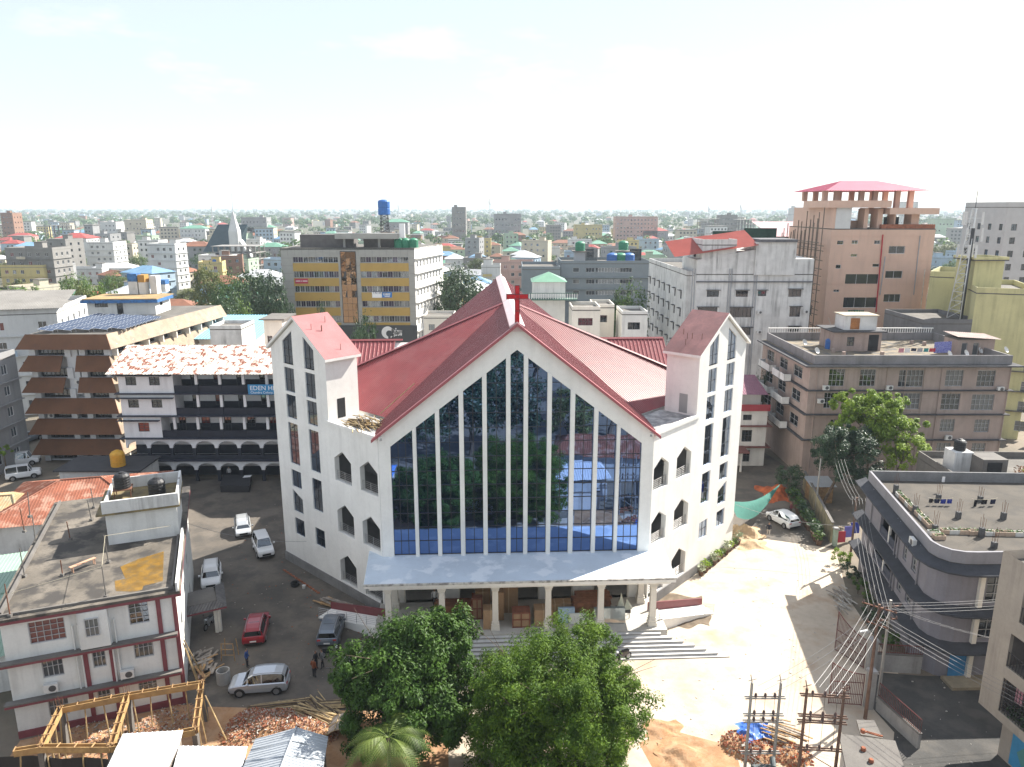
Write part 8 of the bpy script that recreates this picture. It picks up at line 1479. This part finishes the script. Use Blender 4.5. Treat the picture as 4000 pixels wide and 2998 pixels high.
for i in range(N):
    for j in range(N): m.poly([P_[i][j], P_[i+1][j], P_[i+1][j+1], P_[i][j+1]])
m.build('mat', mat('woven_mat', (.36, .31, .26), .95, .2, 5), cart)
for i in (0, 3, 6, 10): MB().path([q+V((0, 0, .03)) for q in P_[i]], .03, 5).build('rib', bamboo, cart)
for j in (0, 5, 10): MB().path([P_[i][j]+V((0, 0, .05)) for i in range(N+1)], .03, 5).build('rib', bamboo, cart)
# tin roofs of the sheds below the camera
wtin = mat('bright_tin', (.74, .75, .76), .35, .05, .4, metal=.25); gtin = mat('galvanised', (.46, .49, .52), .4, .08, .4, metal=.4)
def shed(label, pts, z, m_, wallm=None, pitch=.3, down=None):
    q = [gz(x, y, zz) for (x, y), zz in zip(pts, z)]; c = sum(q, V())/len(q); t = thing('tin_shed', label, 'shed', (c.x, c.y, 0)); m = MB(); ribbed(m, q, down or (q[2]-q[1]), pitch, .03); m.build('tin_roof', m_, t); m = MB(); zz = min(z)-.25; w_ = [V((p.x+(c.x-p.x)*.1, p.y+(c.y-p.y)*.1, 0)) for p in q]; m.prism(w_, (0, 0, zz)); m.build('wall', wallm or greyb, t); return t
shed('shed with a glaring white tin roof beside the formwork', [(480, 2867), (718, 2853), (700, 2912), (620, 3080), (380, 3080)], [3.3]*5, wtin, down=(0, -1, -.02))
shed('low white tin roof between the glaring shed and the gabled one', [(700, 2914), (972, 2917), (920, 3080), (655, 3080)], [3.0]*4, wtin, down=(0, -1, -.02))
g_ = [gz(*G2(495, 1475), 3.2), gz(*G2(760, 1400), 3.9), gz(*G2(965, 1465), 3.2), gz(*G2(930, 1700), 3.2), gz(*G2(650, 1690), 3.9), gz(*G2(395, 1700), 3.2)]; c = sum(g_, V())/6; t = thing('tin_shed', 'gabled shed with a bluish corrugated roof among the rubble', 'shed', (c.x, c.y, 0)); m = MB(); ribbed(m, [g_[0], g_[1], g_[4], g_[5]], (-1, 0, -.3), .22, .03); m.build('tin_roof', gtin, t); m = MB(); ribbed(m, [g_[1], g_[2], g_[3], g_[4]], (1, 0, -.3), .22, .03); m.build('tin_roof', gtin, t); m = MB(); m.path([g_[1]+V((0, 0, .05)), g_[4]+V((0, 0, .05))], .07, 6); m.build('ridge', gtin, t); m = MB(); m.prism([V((p.x+(c.x-p.x)*.08, p.y+(c.y-p.y)*.08, 0)) for p in (g_[0], g_[2], g_[3], g_[5])], (0, 0, 2.9)); m.build('wall', greyb, t)
for u in (.33, .66): MB().path([g_[0]+(g_[5]-g_[0])*u+V((0, 0, .06)), g_[1]+(g_[4]-g_[1])*u+V((0, 0, .06)), g_[2]+(g_[3]-g_[2])*u+V((0, 0, .06))], .035, 5).build('roof_batten', gtin, t)
blackm = mat('black_sheet', (.02, .02, .022), .7, .2, 1); m = MB(); ps = [gz(-60, 2960, 2.2), gz(130, 2952, 2.2), gz(240, 2965, 2.2), gz(330, 2958, 2.2), gz(440, 2968, 2.2)]
for a, b in zip(ps, ps[1:]): m.poly([a, b, b-V((0, .2, 2.2)), a-V((0, .2, 2.2))])
tag(m.build('sheet_fence', blackm, org=(ps[2].x, ps[2].y, 0)), 'black plastic sheet fence at the edge of the building plot', 'fence')
# ================================================================== carport with tiled edges
cpA = gz(845, 2330, 2.7); ca = thing('carport', 'flat-roofed carport with grey tiled eaves beside the maroon-banded house', 'carport', gz(905, 2475)); q = [gz(728, 2318, 2.85), gz(833, 2292, 2.85), gz(845, 2345, 2.85), gz(728, 2372, 2.85)]; m = MB(); m.prism(q, (0, 0, -.15)); m.build('roof_slab', concrete, ca); tile = mat('dark_tile', (.13, .125, .125), .8, .2, 2)
e1 = [gz(838, 2290, 2.9), gz(872, 2278, 2.5), gz(885, 2370, 2.5), gz(845, 2348, 2.9)]; e2 = [gz(728, 2375, 2.9), gz(845, 2348, 2.9), gz(885, 2370, 2.5), gz(720, 2408, 2.5)]
for e, dn in ((e1, (1, -.2, -.4)), (e2, (-.1, -1, -.4))): m = MB(); ribbed(m, e, dn, .22, .07, .5); m.build('tiled_eave', tile, ca)
m = MB(); m.box(e2[3]-V((0, 0, .14)), e2[2]-e2[3], (0, .06, 0), (0, 0, .13)); m.build('fascia', mar, ca)
for x, y in ((850, 2470), (862, 2466)): c = gz(x, y); MB().ab(c.x-.12, c.x+.12, c.y-.12, c.y+.12, 0, 2.6).build('post', cream, ca)
# ================================================================== electricity: H-frame poles, street pole, wires
ins = mat('insulator', (.10, .06, .05), .3, .1, 4); galv = mat('pole_galv', (.34, .33, .31), .6, .1, 2, metal=.3); rpole = mat('pole_rust', (.17, .10, .07), .8, .2, 2)
def hframe(label, a, b, h, m_, arms, seed):
    a, b = V(a), V(b); t = thing('twin_power_pole', label, 'power pole', (a+b)/2, 'power pole frames'); d = (b-a).normalized()
    for p in (a, b): MB().tube(p, p+V((0, 0, h)), .11, 8, .085).build('pole', m_, t)
    for z in arms:
        for off in (-.1, .1): n_ = V((-d.y, d.x, 0))*off; MB().box(a-d*.35+n_+V((0, 0, z)), (b-a)+d*.7, (0, .05, 0), (0, 0, .09)).build('cross_arm', m_, t)
        for k in range(3): c = a+(b-a)*((k+.5)/3)+V((0, 0, z+.09)); m = MB(); m.lathe(c, [(.06, 0), (.10, .04), (.05, .08), (.10, .12), (.05, .16), (.09, .2), (.04, .28)], 8); m.build('insulator', ins, t)
    for p in (a, b): q = p+V((0, 0, h)); m = MB(); m.tube(q, q+V((-.12, 0, .55)), .03, 5); m.tube(q+V((-.25, 0, .1)), q+V((.25, 0, .25)), .025, 5); m.build('arrester', m_, t)
    m = MB(); m.tube(a+V((0, 0, arms[-1])), b+V((0, 0, arms[-1]-1.3)), .03, 5); m.build('brace', m_, t)
    for k in range(3): c = a+(b-a)*((k+.5)/3); m = MB(); m.tube(c+V((0, 0, arms[0]+.3)), c+V((.05, 0, arms[-1]+.3)), .012, 4); m.build('jumper', blk, t)
    return t
hframe('grey twin-pole frame with insulators beside the brick heap', (14.55, 39.6, 0), (16.3, 39.6, 0), 7.0, galv, (5.9, 4.7, 4.25, 2.0), 1); hframe('rusty twin-pole frame with black insulators beside the small hut', (17.6, 38.9, 0), (19.75, 38.7, 0), 7.1, rpole, (6.6, 5.2, 4.8, 2.9), 2)
tr_ = thing('transformer', 'dark oil transformer standing between the grey twin poles', 'transformer', (15.4, 38.6, 0)); MB().ab(14.8, 16.0, 38.2, 39.0, .5, 1.7).build('tank', mat('transformer_grey', (.09, .11, .11), .6, .1, 2), tr_)
for k in range(8): MB().ab(14.75+.16*k, 14.82+.16*k, 39.0, 39.2, .6, 1.6).build('fin', MATS['transformer_grey'], tr_)
MB().tube((15.9, 38.5, 1.9), (16.0, 39.1, 2.1), .17, 10).build('conservator', MATS['transformer_grey'], tr_)
for k in range(3): m = MB(); m.lathe((15.05+.3*k, 38.5, 1.7), [(.05, 0), (.09, .06), (.05, .1), (.08, .16), (.03, .3)], 8); m.build('bushing', ins, tr_)
MB().ab(14.7, 16.2, 38.1, 39.3, 0, .5).build('plinth', brick, tr_)
def street_pole(label, p, h, arms, m_=rpole):
    t = thing('power_pole', label, 'power pole', p); p = V(p); MB().tube(p, p+V((0, 0, h)), .13, 8, .09).build('pole', m_, t)
    for z, a, L_ in arms:
        d = V((math.cos(a), math.sin(a), 0)); MB().box(p-d*L_/2+V((0, 0, z)), d*L_, V((-d.y, d.x, 0))*.08, (0, 0, .08)).build('cross_arm', rust, t)
        for k in (-.45, -.15, .15, .45): m = MB(); m.lathe(p+d*L_*k+V((0, 0, z+.08)), [(.05, 0), (.08, .05), (.04, .1), (.07, .15), (.03, .2)], 7); m.build('insulator', ins, t)
    return t
pA_ = V((24.85, 45.4, 0)); pB_ = V((26.6, 47.2, 0)); tA = 8.9
street_pole('leaning-looking rusty power pole crowded with wires at the gate', pA_, tA, ((8.6, -.7, 2.2), (8.0, .9, 1.6), (7.3, -.7, 1.4))); street_pole('second power pole behind the crowded one at the gate', pB_, 8.2, ((7.6, .2, 1.8), (6.6, .2, 1.4)), galv)
c = pA_+V((-.9, -.3, 7.0)); lampt = thing('street_lamp', 'white street lamp head on an arm of the crowded pole', 'lamp', c); MB().tube(pA_+V((0, 0, 6.6)), c, .03, 5).build('arm', steel, lampt); m = MB(); m.box(c+V((-.35, -.08, -.05)), (.5, 0, .12), (0, .16, 0), (0, 0, .1)); m.build('head', acm, lampt)
wm_ = mat('bare_wire', (.24, .24, .24), .5, .05, 3, metal=.4); wr_ = .011
def wires(label, A, B, n, gap, sag, grp='overhead wires', r=wr_):
    A, B = V(A), V(B); d = B-A; s_ = V((-d.y, d.x, 0)).normalized()
    for k in range(n): o = s_*gap*(k-(n-1)/2); wire('overhead_wire', label, [A+o, B+o+V((0, 0, random.uniform(-.1, .1)))], r, wm_, 'wire', grp, sag, 12)
T_ = pA_+V((0, 0, 8.65))
wires('overhead wire from the crowded gate pole to the rusty twin-pole frame', T_, V((18.7, 38.9, 6.9)), 5, .35, .35); wires('overhead wire from the crowded gate pole across the road to the right', T_+V((.5, 0, 0)), V((44, 47.5, 9.0)), 4, .4, .4); wires('overhead wire from the crowded gate pole along the grey building', T_, V((34.2, 68.7, 7.2)), 5, .3, .5); wires('overhead wire from the crowded gate pole towards the camera side of the road', T_-V((0, 0, .8)), V((33, 28, 9)), 4, .45, .5); wires('service wire from the crowded gate pole over the churchyard', T_-V((0, 0, .6)), V((15.4, 39.7, 6.5)), 3, .5, .4)
wires('service wire from the second gate pole across the road', pB_+V((0, 0, 7.7)), V((33, 43, 7.5)), 2, .3, .3); wires('overhead wire from the lane pole to the shaded yard pole', V((34.0, 68.5, 6.9)), V((37.6, 81, 7)), 4, .35, .5, r=.014)
street_pole('slim steel pole in front of the moss streaked wall end', (34.0, 68.6, 0), 7.2, ((6.9, .9, 1.0),), rpole); street_pole('slim pole standing at the moss streaked wall by the round tree', (35.7, 81.5, 0), 6.8, (), galv)
wire('service_cable', 'long cable slung from the right tower to the lane wall pole', [cw(23.2, 11.0, 5.2), V((34.0, 68.6, 4.2))], .02, wm_, 'wire', 'overhead wires', .6, 12); wire('service_cable', 'thin cable slung over the forecourt from the house to the church', [fr.P(9, 6, .0) if False else V((-30.5, 63.5, 7)), cw(-20, 8.6, 3.2)], .016, wm_, 'wire', 'overhead wires', .7, 12)
# hut beside the frames
hq = [gz(3277, 2866, 3), gz(3497, 2894, 3), gz(3560, 3080, 3), gz(3320, 3080, 3)]; hut = thing('concrete_hut', 'small flat concrete hut beside the maroon road railing', 'hut', (21.7, 38.4, 0)); m = MB(); m.prism([p-V((0, 0, .16)) for p in hq], (0, 0, .16)); m.build('roof_slab', concrete, hut); cc = sum(hq, V())/4; m = MB(); m.prism([V((p.x+(cc.x-p.x)*.12, p.y+(cc.y-p.y)*.12, 0)) for p in hq], (0, 0, 2.84)); m.build('wall', oldwhite, hut); m = MB(); m.prism([gz(3345, 2812, 2.6), gz(3415, 2815, 2.6), gz(3450, 2885, 2.6), gz(3362, 2870, 2.6)], (0, 0, -.15)); m.build('porch_slab', concrete, hut)
for x, y in ((3372, 2932), (3402, 2978), (3370, 2862)): c = gz(x, y, 3.0); m = MB(); m.lathe(c, [(.15, 0), (.17, .1), (.12, .22)], 8); m.build('roof_stub', brick, hut)
for k in range(9): c = gz(3385+k*7, 2862+k*2, 3.0); MB().ab(c.x-.1, c.x+.1, c.y-.05, c.y+.05, 3.0, 3.08).build('brick', brick, hut)
# brick heap, planks, tarpaulin near the frames
rubble('heap of red bricks and planks beside the grey twin-pole frame', [(gz(2895, 2915), 1.4, .55), (gz(2960, 2940), 1.3, .5), (gz(3090, 2950), 1.3, .4)], 160, 700, [brick, mat('red_brick', (.40, .10, .04), .95, .2, 4), brick, chip])
pk2 = thing('plank_heap', 'loose planks fanned over the red brick heap', 'planks', gz(3050, 2890))
for k in range(26): a = random.uniform(-.75, -.45); d = V((math.cos(a), math.sin(a), random.uniform(-.03, .1))); c = gz(3030+random.gauss(0, 40), 2885+random.gauss(0, 20)); c.z = .3+random.random()*.4; n_ = V((-d.y, d.x, 0)).normalized(); L_ = random.uniform(1.2, 2.6); MB().box(c-d*L_/2, d*L_, n_*.1, (0, 0, .05)).build('plank', greyb if k % 2 else timber, pk2)
def tarp(label, c, rx, ry, h, m_, seed=1, name='tarpaulin'):
    rr = random.Random(seed); N = 14; m = MB(); c = V(c); ph = [rr.uniform(0, 6) for _ in range(6)]
    hz_ = lambda u, v: max(0, 1-(u*u+v*v)**.7)*h*(.6+.4*math.sin(3*u+ph[0])*math.cos(4*v+ph[1]))+.10*h*math.sin(9*u+ph[2])*math.sin(8*v+ph[3])+.02
    P_ = [[V((c.x+rx*u*(1+.15*math.sin(5*v+ph[4])), c.y+ry*v*(1+.15*math.sin(4*u+ph[5])), c.z+max(.02, hz_(u, v)))) for v in [j/N*2-1 for j in range(N+1)]] for u in [i/N*2-1 for i in range(N+1)]]
    for i in range(N):
        for j in range(N): m.poly([P_[i][j], P_[i+1][j], P_[i+1][j+1], P_[i][j+1]])
    m.smooth = True; return tag(m.build(name, m_, org=c), label, 'tarpaulin' if name == 'tarpaulin' else name.replace('_', ' '))
btarp = mat('blue_tarp', (.04, .14, .50), .45, .12, 2); tarp('crumpled blue tarpaulin on the brick heap', gz(2945, 2875)+V((0, 0, .4)), 1.1, .8, .7, btarp, 1); tarp('small blue tarpaulin scrap at the brick heap foot', gz(2915, 2915)+V((0, 0, .3)), .6, .5, .4, btarp, 2)
sandm = mat('sand', (.46, .33, .20), .95, .12, 1.5, bump=.4); dsoil = mat('dug_soil', (.17, .13, .09), .95, .25, 1.5, bump=.6)
tarp('pale sand pile beside the right church tower', gz(2800+280/2.763, 1700+1060/2.763), 2.0, 1.6, 1.5, sandm, 5, 'sand_pile'); tarp('low wet sand pile in front of the pale one', gz(2800+370/2.763, 1700+1180/2.763), 1.6, 1.3, .7, sandm, 6, 'sand_pile'); tarp('dark dug soil patch beside the right ramp', gz(2500+280/1.661, 2000+640/1.661), 2.0, 2.6, .35, dsoil, 7, 'soil_heap'); tarp('reddish earth mound in the dug corner of the yard', gz(2500+270/1.661, 2000+1580/1.661), 1.6, 1.3, .5, MATS['clay'], 8, 'soil_heap'); tarp('small clay mound by the feathery tree', gz(2500+150/1.661, 2000+1410/1.661), 1.3, .9, .35, MATS['clay'], 9, 'soil_heap'); tarp('orange red netting heap by the lane hedge', gz(2800+640/2.763, 1700+640/2.763), 1.9, 2.6, 1.6, mat('orange_heap', (.42, .10, .03), .9, .3, 3), 10, 'net_heap')
sheet('dug_corner', 'clay', [(9.5, 38.5), (14.5, 38.3), (14.8, 42.6), (11, 44.2), (8.5, 43)], .013)
m = MB(); g0 = [cw(23.4, 13.5, 4.6), V((32.5, 84.5, 2.6)), V((29.5, 80.0, 1.9)), cw(23.6, 11.5, 3.6)]; N = 8
for i in range(N):
    for j in range(N):
        def gp(u, v): a = g0[0]+(g0[1]-g0[0])*u; b = g0[3]+(g0[2]-g0[3])*u; q = a+(b-a)*v; q.z -= 1.0*math.sin(math.pi*u)*(1-.3*math.sin(math.pi*v)); return q
        m.poly([gp(i/N, j/N), gp((i+1)/N, j/N), gp((i+1)/N, (j+1)/N), gp(i/N, (j+1)/N)])
tag(m.build('shade_net', mat('net_teal', (.03, .14, .11), .9, .1, 2), org=(27, 80, 2.8)), 'sagging green shade net slung from the right tower over the lane', 'net')
deb = thing('debris_boards', 'pile of broken grey boards between the gate and the grey building', 'debris', gz(3300, 2345))
for k in range(40): c = gz(3300+random.gauss(0, 22), 2345+random.gauss(0, 25)); c.z = .05+random.random()*.4; a = random.uniform(1.2, 2.2); d = V((math.cos(a), math.sin(a), random.uniform(-.1, .15))); MB().box(c-d*.5, d*random.uniform(.6, 1.5), V((-d.y, d.x, 0))*.14, (0, 0, .03)).build('board', greyb if k % 2 else chip, deb)
# ================================================================== pots, hedges, shrubs
potm = mat('clay_pot', (.13, .075, .05), .85, .15, 3); lw1, lw2 = MATS['leaf_mid'], mat('leaf_variegated', (.42, .46, .30), .7, .25, 5)
def pot(p, s, lm, label, group):
    t = thing('potted_plant', label, 'potted plant', p, group); m = MB(); m.lathe(p, [(.16*s, 0), (.24*s, .36*s), (.27*s, .36*s), (.27*s, .42*s), (.2*s, .42*s)], 10); m.build('pot', potm, t); m = MB(); leaves(m, V(p)+V((0, 0, .75*s)), .42*s, 70, .13*s, .9); m.build('foliage', lm, t)
for k in range(10):
    u = k/9; a, b = gz(2738, 2250), gz(2880, 2128); pot(a+(b-a)*u, 1.15+.25*math.sin(k*2.3), (lw2, lw1, MATS['leaf_lime'])[(k*2) % 3], ['white speckled pot plant at the foot of the right wing', 'green pot plant at the foot of the right wing', 'lime leaved pot plant at the foot of the right wing'][[0, 2, 1][k % 3] if False else ((k*2) % 3)], 'pot plants along the right wing')
for k in range(15):
    u = k/14; a, b = gz(2800+1105/2.763, 1700+1190/2.763), gz(2800+800/2.763, 1700+690/2.763); pot(a+(b-a)*u+V((random.uniform(-.2, .2), 0, 0)), 1.5+.5*random.random(), MATS['leaf_deep'] if k % 3 else MATS['leaf_mid'], 'dark leafy pot plant in the row beside the moss streaked wall', 'pot plants along the lane wall')
for i, (x, y, s_, k) in enumerate(((3280, 2210, 1.9, 'leaf_lime'), (3325, 2260, 1.6, 'leaf_deep'), (3350, 2320, 1.7, 'leaf_mid'), (3395, 2400, 1.5, 'leaf_deep'), (3375, 2360, 1.4, 'leaf_mid'), (3430, 2460, 1.4, 'leaf_deep'), (3480, 2540, 1.5, 'leaf_mid'))):
    p = gz(x, y); t = thing('shrub', ['yellow green croton shrub at the start of the hedge', 'dark shrub behind the yellow croton', 'green shrub above the broken boards', 'dark shrub beside the red gate leaf', 'green shrub between dark ones by the grey building', 'dark shrub close to the crowded pole', 'green shrub under the grey building sunshade'][i], 'shrub', p, 'shrubs along the grey building'); m = MB(); crown(m, p+V((0, 0, s_*.55)), s_*.55, s_*.55, s_*.5, 14, 40, .12, random.Random(i)); m.build('foliage', MATS[k], t); m = MB(); m.tube(p, p+V((0, 0, s_*.6)), .05, 5, .02); m.build('stem', bark, t)
p = gz(3205, 1880); t = thing('hedge_tree', 'bluish green bushy tree over the orange netting', 'tree', (34.6, 87.5, 0)); m = MB(); crown(m, (34.6, 87.5, 2.2), 1.5, 2.6, 1.8, 40, 70, .13, random.Random(2)); m.build('crown', MATS['leaf_deep'], t); MB().tube((34.6, 87.5, 0), (34.6, 87.5, 2), .1, 6).build('trunk', bark, t)
# yard behind the moss wall: hut, rags
hutb = thing('bamboo_hut', 'bamboo walled hut with a grey sheet lid under the round tree', 'hut', (37.6, 85.5, 0)); MB().ab(36.4, 38.9, 84.5, 86.6, 0, 2.1).build('wall', timber, hutb); m = MB(); ribbed(m, [(36.1, 87, 2.6), (39.2, 87, 2.6), (39.2, 84.2, 2.2), (36.1, 84.2, 2.2)], (0, -1, -.1), .25, .03); m.build('lid', gtin, hutb)
for i, (x, y, z, c, lab) in enumerate(((3290, 2080, 1.6, 'red', 'red cloth hung in the yard behind the green pillar'), (3320, 2060, 1.8, 'violet', 'violet cloth hung in the yard behind the green pillar'), (3345, 2045, 2.0, 'blue', 'blue cloth hung beside the grey building back corner'))): q = gz(x, y, z); tag(MB().box(q-V((.5, 0, 1.2)), (1.0, .15, 0), (0, .04, 0), (0, .1, 1.2)).build('garment', cl[c], org=q-V((0, 0, 1.2))), lab, 'laundry', 'cloths behind the green pillar')
# roof garden house behind the grey building
rg, frg, *_ = block('garden_house', 'low concrete house with a planted roof behind the grey building', 'house', (46, 71.5), (62, 71.0), 9, 7.2, concrete, None, parapet=.7, front=[(3, 4.2, 4.4, 5.8)]); MB().ab(49.2, 51.8, 73.5, 76, 7.38, 9.4).build('roof_room', concrete, rg); MB().ab(49.7, 51.2, 73.46, 73.49, 7.4, 9.1).build('opening', dark, rg); tank(V((48.4, 76.5, 9.5)), 'black water tank on the planted roof house', 'tank_black', .6, 1.2); MB().ab(47.4, 49.4, 75.5, 77.5, 7.38, 9.5).build('tank_base', oldwhite, rg)
for k in range(7): pot(V((52.5+k*.9, 72.3+.3*(k % 2), 7.38)), 1.6, (mat('leaf_croton', (.30, .13, .05), .7, .4, 4), MATS['leaf_lime'], MATS['leaf_olive'])[k % 3], 'tall croton plant on the planted roof behind the grey building', 'crotons on the planted roof')
# ================================================================== sheds left of the white house
def hip_shed(label, c, hx, hy, z, ridge, m_, rz=0.0, rl=.4):
    t = thing('shed', label, 'shed', (c[0], c[1], 0)); cs, sn = math.cos(rz), math.sin(rz); T = lambda x, y, zz: V((c[0]+x*cs-y*sn, c[1]+x*sn+y*cs, zz)); A_, B_, C_, D_ = T(-hx, -hy, z), T(hx, -hy, z), T(hx, hy, z), T(-hx, hy, z); R0, R1 = T(-hx*rl, 0, z+ridge), T(hx*rl, 0, z+ridge)
    for q, dn in (([R0, R1, B_, A_], T(0, -1, 0)-T(0, 0, 0)), ([R1, R0, D_, C_], T(0, 1, 0)-T(0, 0, 0)), ([R1, B_, C_], T(1, 0, 0)-T(0, 0, 0)), ([R0, D_, A_], T(-1, 0, 0)-T(0, 0, 0))): m = MB(); ribbed(m, q, dn-V((0, 0, .4)), .3, .035); m.build('tin_roof', m_, t)
    m = MB(); m.prism([T(-hx*.9, -hy*.9, 0), T(hx*.9, -hy*.9, 0), T(hx*.9, hy*.9, 0), T(-hx*.9, hy*.9, 0)], (0, 0, z-.1)); m.build('wall', oldwhite, t)
    for a, b in ((R0, R1), (R1, B_), (R0, A_)): MB().path([a+V((0, 0, .06)), b+V((0, 0, .06))], .09, 5).build('ridge_cap', m_, t)
rt1 = mat('rust_red_tin', (.26, .085, .045), .75, .2, .5, col2=(.42, .26, .19), amt=.6, contrast=(.5, .62)); hip_shed('hipped shed with a rust red tin roof behind the white house', (gz(330, 1905, 4.6).x, 77.5), 8.2, 7.0, 3.6, 2.2, rt1, .25, .25)
rt2 = mat('rust_green_tin', (.42, .26, .13), .7, .2, .5, col2=(.30, .33, .22), amt=.6); hip_shed('small shed with a patchy ochre tin roof at the left edge', (gz(40, 1905, 4).x, 74.5), 5.5, 4.5, 3.6, 1.2, rt2, .2, .6); hip_shed('low shed with a pale green sheet roof beside the white house', (-43.0, 55.5), 4.6, 9.5, 3.4, .5, mat('pale_green_sheet', (.26, .38, .30), .6, .08, .5), .38, .8)
sh2 = thing('annexe', 'flat annexe with a yellow tank beside the school arcade', 'building', (-50.5, 87.5, 0)); MB().ab(-55.5, -45.8, 86, 91.2, 0, 3.6).build('wall', lfw, sh2); MB().ab(-56, -45.4, 85.6, 91.3, 3.6, 3.78).build('roof', mat('dark_roof', (.05, .05, .055), .9, .15, 1), sh2); tank(V((gz(492, 1800, 3.8).x, 87.5, 3.78)), 'yellow ribbed water tank on the flat annexe by the school', 'tank_yellow', .85, 2.0)
for x in (-47.6, -49.6): MB().ab(x-.5, x+.5, 85.93, 85.97, .05, 2.2).build('door', MATS['win_dark'], sh2)
st2 = thing('stage_platform', 'low dark platform with a white banner in the school yard', 'platform', gz(925, 1905)); q = [gz(862, 1925), gz(975, 1925), gz(985, 1880), gz(872, 1880)]; m = MB(); m.prism(q, (0, 0, .9)); m.build('deck', mat('stage_dark', (.025, .025, .03), .8, .1, 1), st2); m = MB(); m.prism([p+V((0, 0, .905)) for p in (gz(950, 1893), gz(980, 1890), gz(987, 1882), gz(957, 1884))], (0, 0, .01)); m.build('banner', lett, st2)
m = MB(); pp = thing('papaya_tree', 'thin papaya-like tree with a leafy head beside the pick-up', 'tree', gz(30, 1865)); tp = gz(30, 1865); MB().tube(tp, tp+V((0, 0, 3.4)), .1, 6, .07).build('trunk', bark, pp); crown(m, tp+V((0, 0, 3.7)), 1.2, 1.2, .6, 14, 40, .2, random.Random(3)); m.build('crown', MATS['leaf_lime'], pp)
c = gz(*G2(752, 480)); bk = thing('bucket', 'white bucket standing at the left wing plinth', 'bucket', gz(*G2(810, 497))); m = MB(); m.lathe(gz(*G2(810, 497)), [(.13, 0), (.17, .32), (.15, .32)], 10); m.build('body', acm, bk); tg = thing('tyre', 'black tyre heap near the left wing plinth', 'tyre', c); m = MB(); N = 14
for z in (.1, .3): m.path([c+V((.32*math.cos(6.283*i/N), .32*math.sin(6.283*i/N), z)) for i in range(N+1)], .1, 6)
m.build('rings', tyre, tg)
kb = thing('brick_kerb', 'row of red kerb bricks along the left wing plinth', 'bricks', gz(*G2(800, 440)))
for k in range(26): q = gz(*G2(680+k*9, 380+k*6)); MB().ab(q.x-.11, q.x+.11, q.y-.06, q.y+.06, 0.01, .08+.05*(k % 2)).build('brick', brick, kb)
pb = thing('plank_heap', 'weathered planks dumped at the left ramp', 'planks', gz(*G2(1040, 620)))
for k in range(14): c = gz(*G2(1020+random.gauss(0, 40), 615+random.gauss(0, 14))); c.z = .1+random.random()*.4; a = -.55+random.gauss(0, .12); d = V((math.cos(a), math.sin(a), .02)); MB().box(c-d*1.3, d*2.6, V((-d.y, d.x, 0))*.18, (0, 0, .05)).build('plank', timber if k % 2 else greyb, pb)
# litter and gravel strewn over the yards
rl = random.Random(8); lm_ = [(MB(), chip, 'pale'), (MB(), brick, 'brick coloured'), (MB(), greyb, 'grey')]
for k in range(1500):
    x, y = (rl.uniform(-29, -5), rl.uniform(46, 92)) if k % 3 else (rl.uniform(8, 33), rl.uniform(40, 82)); s = rl.choice((.04, .05, .06, .12)); a = rl.uniform(0, 3.1); d = V((math.cos(a), math.sin(a), 0)); lm_[k % 3][0].box((x, y, .012), d*s, V((-d.y, d.x, 0))*s*.7, (0, 0, s*.35))
for mb_, mt_, nm in lm_: tag(mb_.build('litter', mt_, kind='stuff'), nm+' grit and litter strewn over the yards', 'litter')
# ================================================================== what the glass front looks back at, below and behind the camera
for i, (x, y, h, k) in enumerate(((-9, 20, 11, 1), (-2, 17, 12.5, 4), (5, 16, 12, 1), (-17, 19, 11, 4), (12, 19, 10, 6), (-26, 14, 14, 0), (20, 10, 16, 1), (0, 4, 15, 4), (-12, -6, 17, 1), (28, -8, 15, 0), (-34, -10, 16, 4), (10, -18, 17, 1), (42, 2, 13, 6), (-5, -40, 18, 0), (-30, -45, 18, 1), (30, -42, 18, 4))):
    tree((x, y, 0), h/TREELIB[k][2], k, 'garden tree across the lane, seen only mirrored in the church glass', 'trees mirrored in the church glass', i*1.3, .85)
lowwall((12.5, 38.0), (-3.5, 38.0), 2.1, 'stained boundary wall across the lane mirrored in the church glass', oldwhite)
hip_shed('white tin shed mirrored in the right half of the church glass', (9.0, 33.0), 5.5, 3.0, 3.0, 1.2, wtin, 0, .8); hip_shed('rusty tin shed mirrored behind the white one', (15.0, 25.0), 6, 4, 3.4, 1.6, rt1, .2, .7); hip_shed('blue tin shed mirrored at the left end of the church glass', (-15.5, 31.5), 3.5, 3.0, 2.9, 1.0, mat('tin_sky', (.10, .24, .55), .5, .1, 1), .1, .7)
for i, (x, y, L_, fl_, col, rf_) in enumerate(((-30, -30, 14, 3, 'white', 'flat grey'), (8, -60, 16, 3, 'cream', 'rusty tin'), (40, -35, 14, 3, 'grey', 'flat grey'), (-60, 0, 14, 3, 'cream', 'silver tin'))): town_house((x+L_, y), (x, y), 10, fl_, col, rf_, False, f'{col} {rf_} roofed house across the road mirrored in the church glass', None)
# ================================================================== the hazy air
hz = MB(); hz.ab(-9000, 9000, -120, 12000, -1.5, 62); ho = hz.build('haze', MATS['earth'], kind='stuff')
hm = bpy.data.materials.new('haze_air'); hm.use_nodes = True; hn = hm.node_tree; hn.nodes.remove(hn.nodes['Principled BSDF']); pvn = hn.nodes.new('ShaderNodeVolumePrincipled')
pvn.inputs['Color'].default_value = (.78, .90, 1.0, 1); pvn.inputs['Density'].default_value = HAZE; pvn.inputs['Anisotropy'].default_value = .15
hn.links.new(pvn.outputs[0], hn.nodes['Material Output'].inputs['Volume']); ho.data.materials.clear(); ho.data.materials.append(hm)
tag(ho, 'thin pale haze lying over the whole town', 'haze')
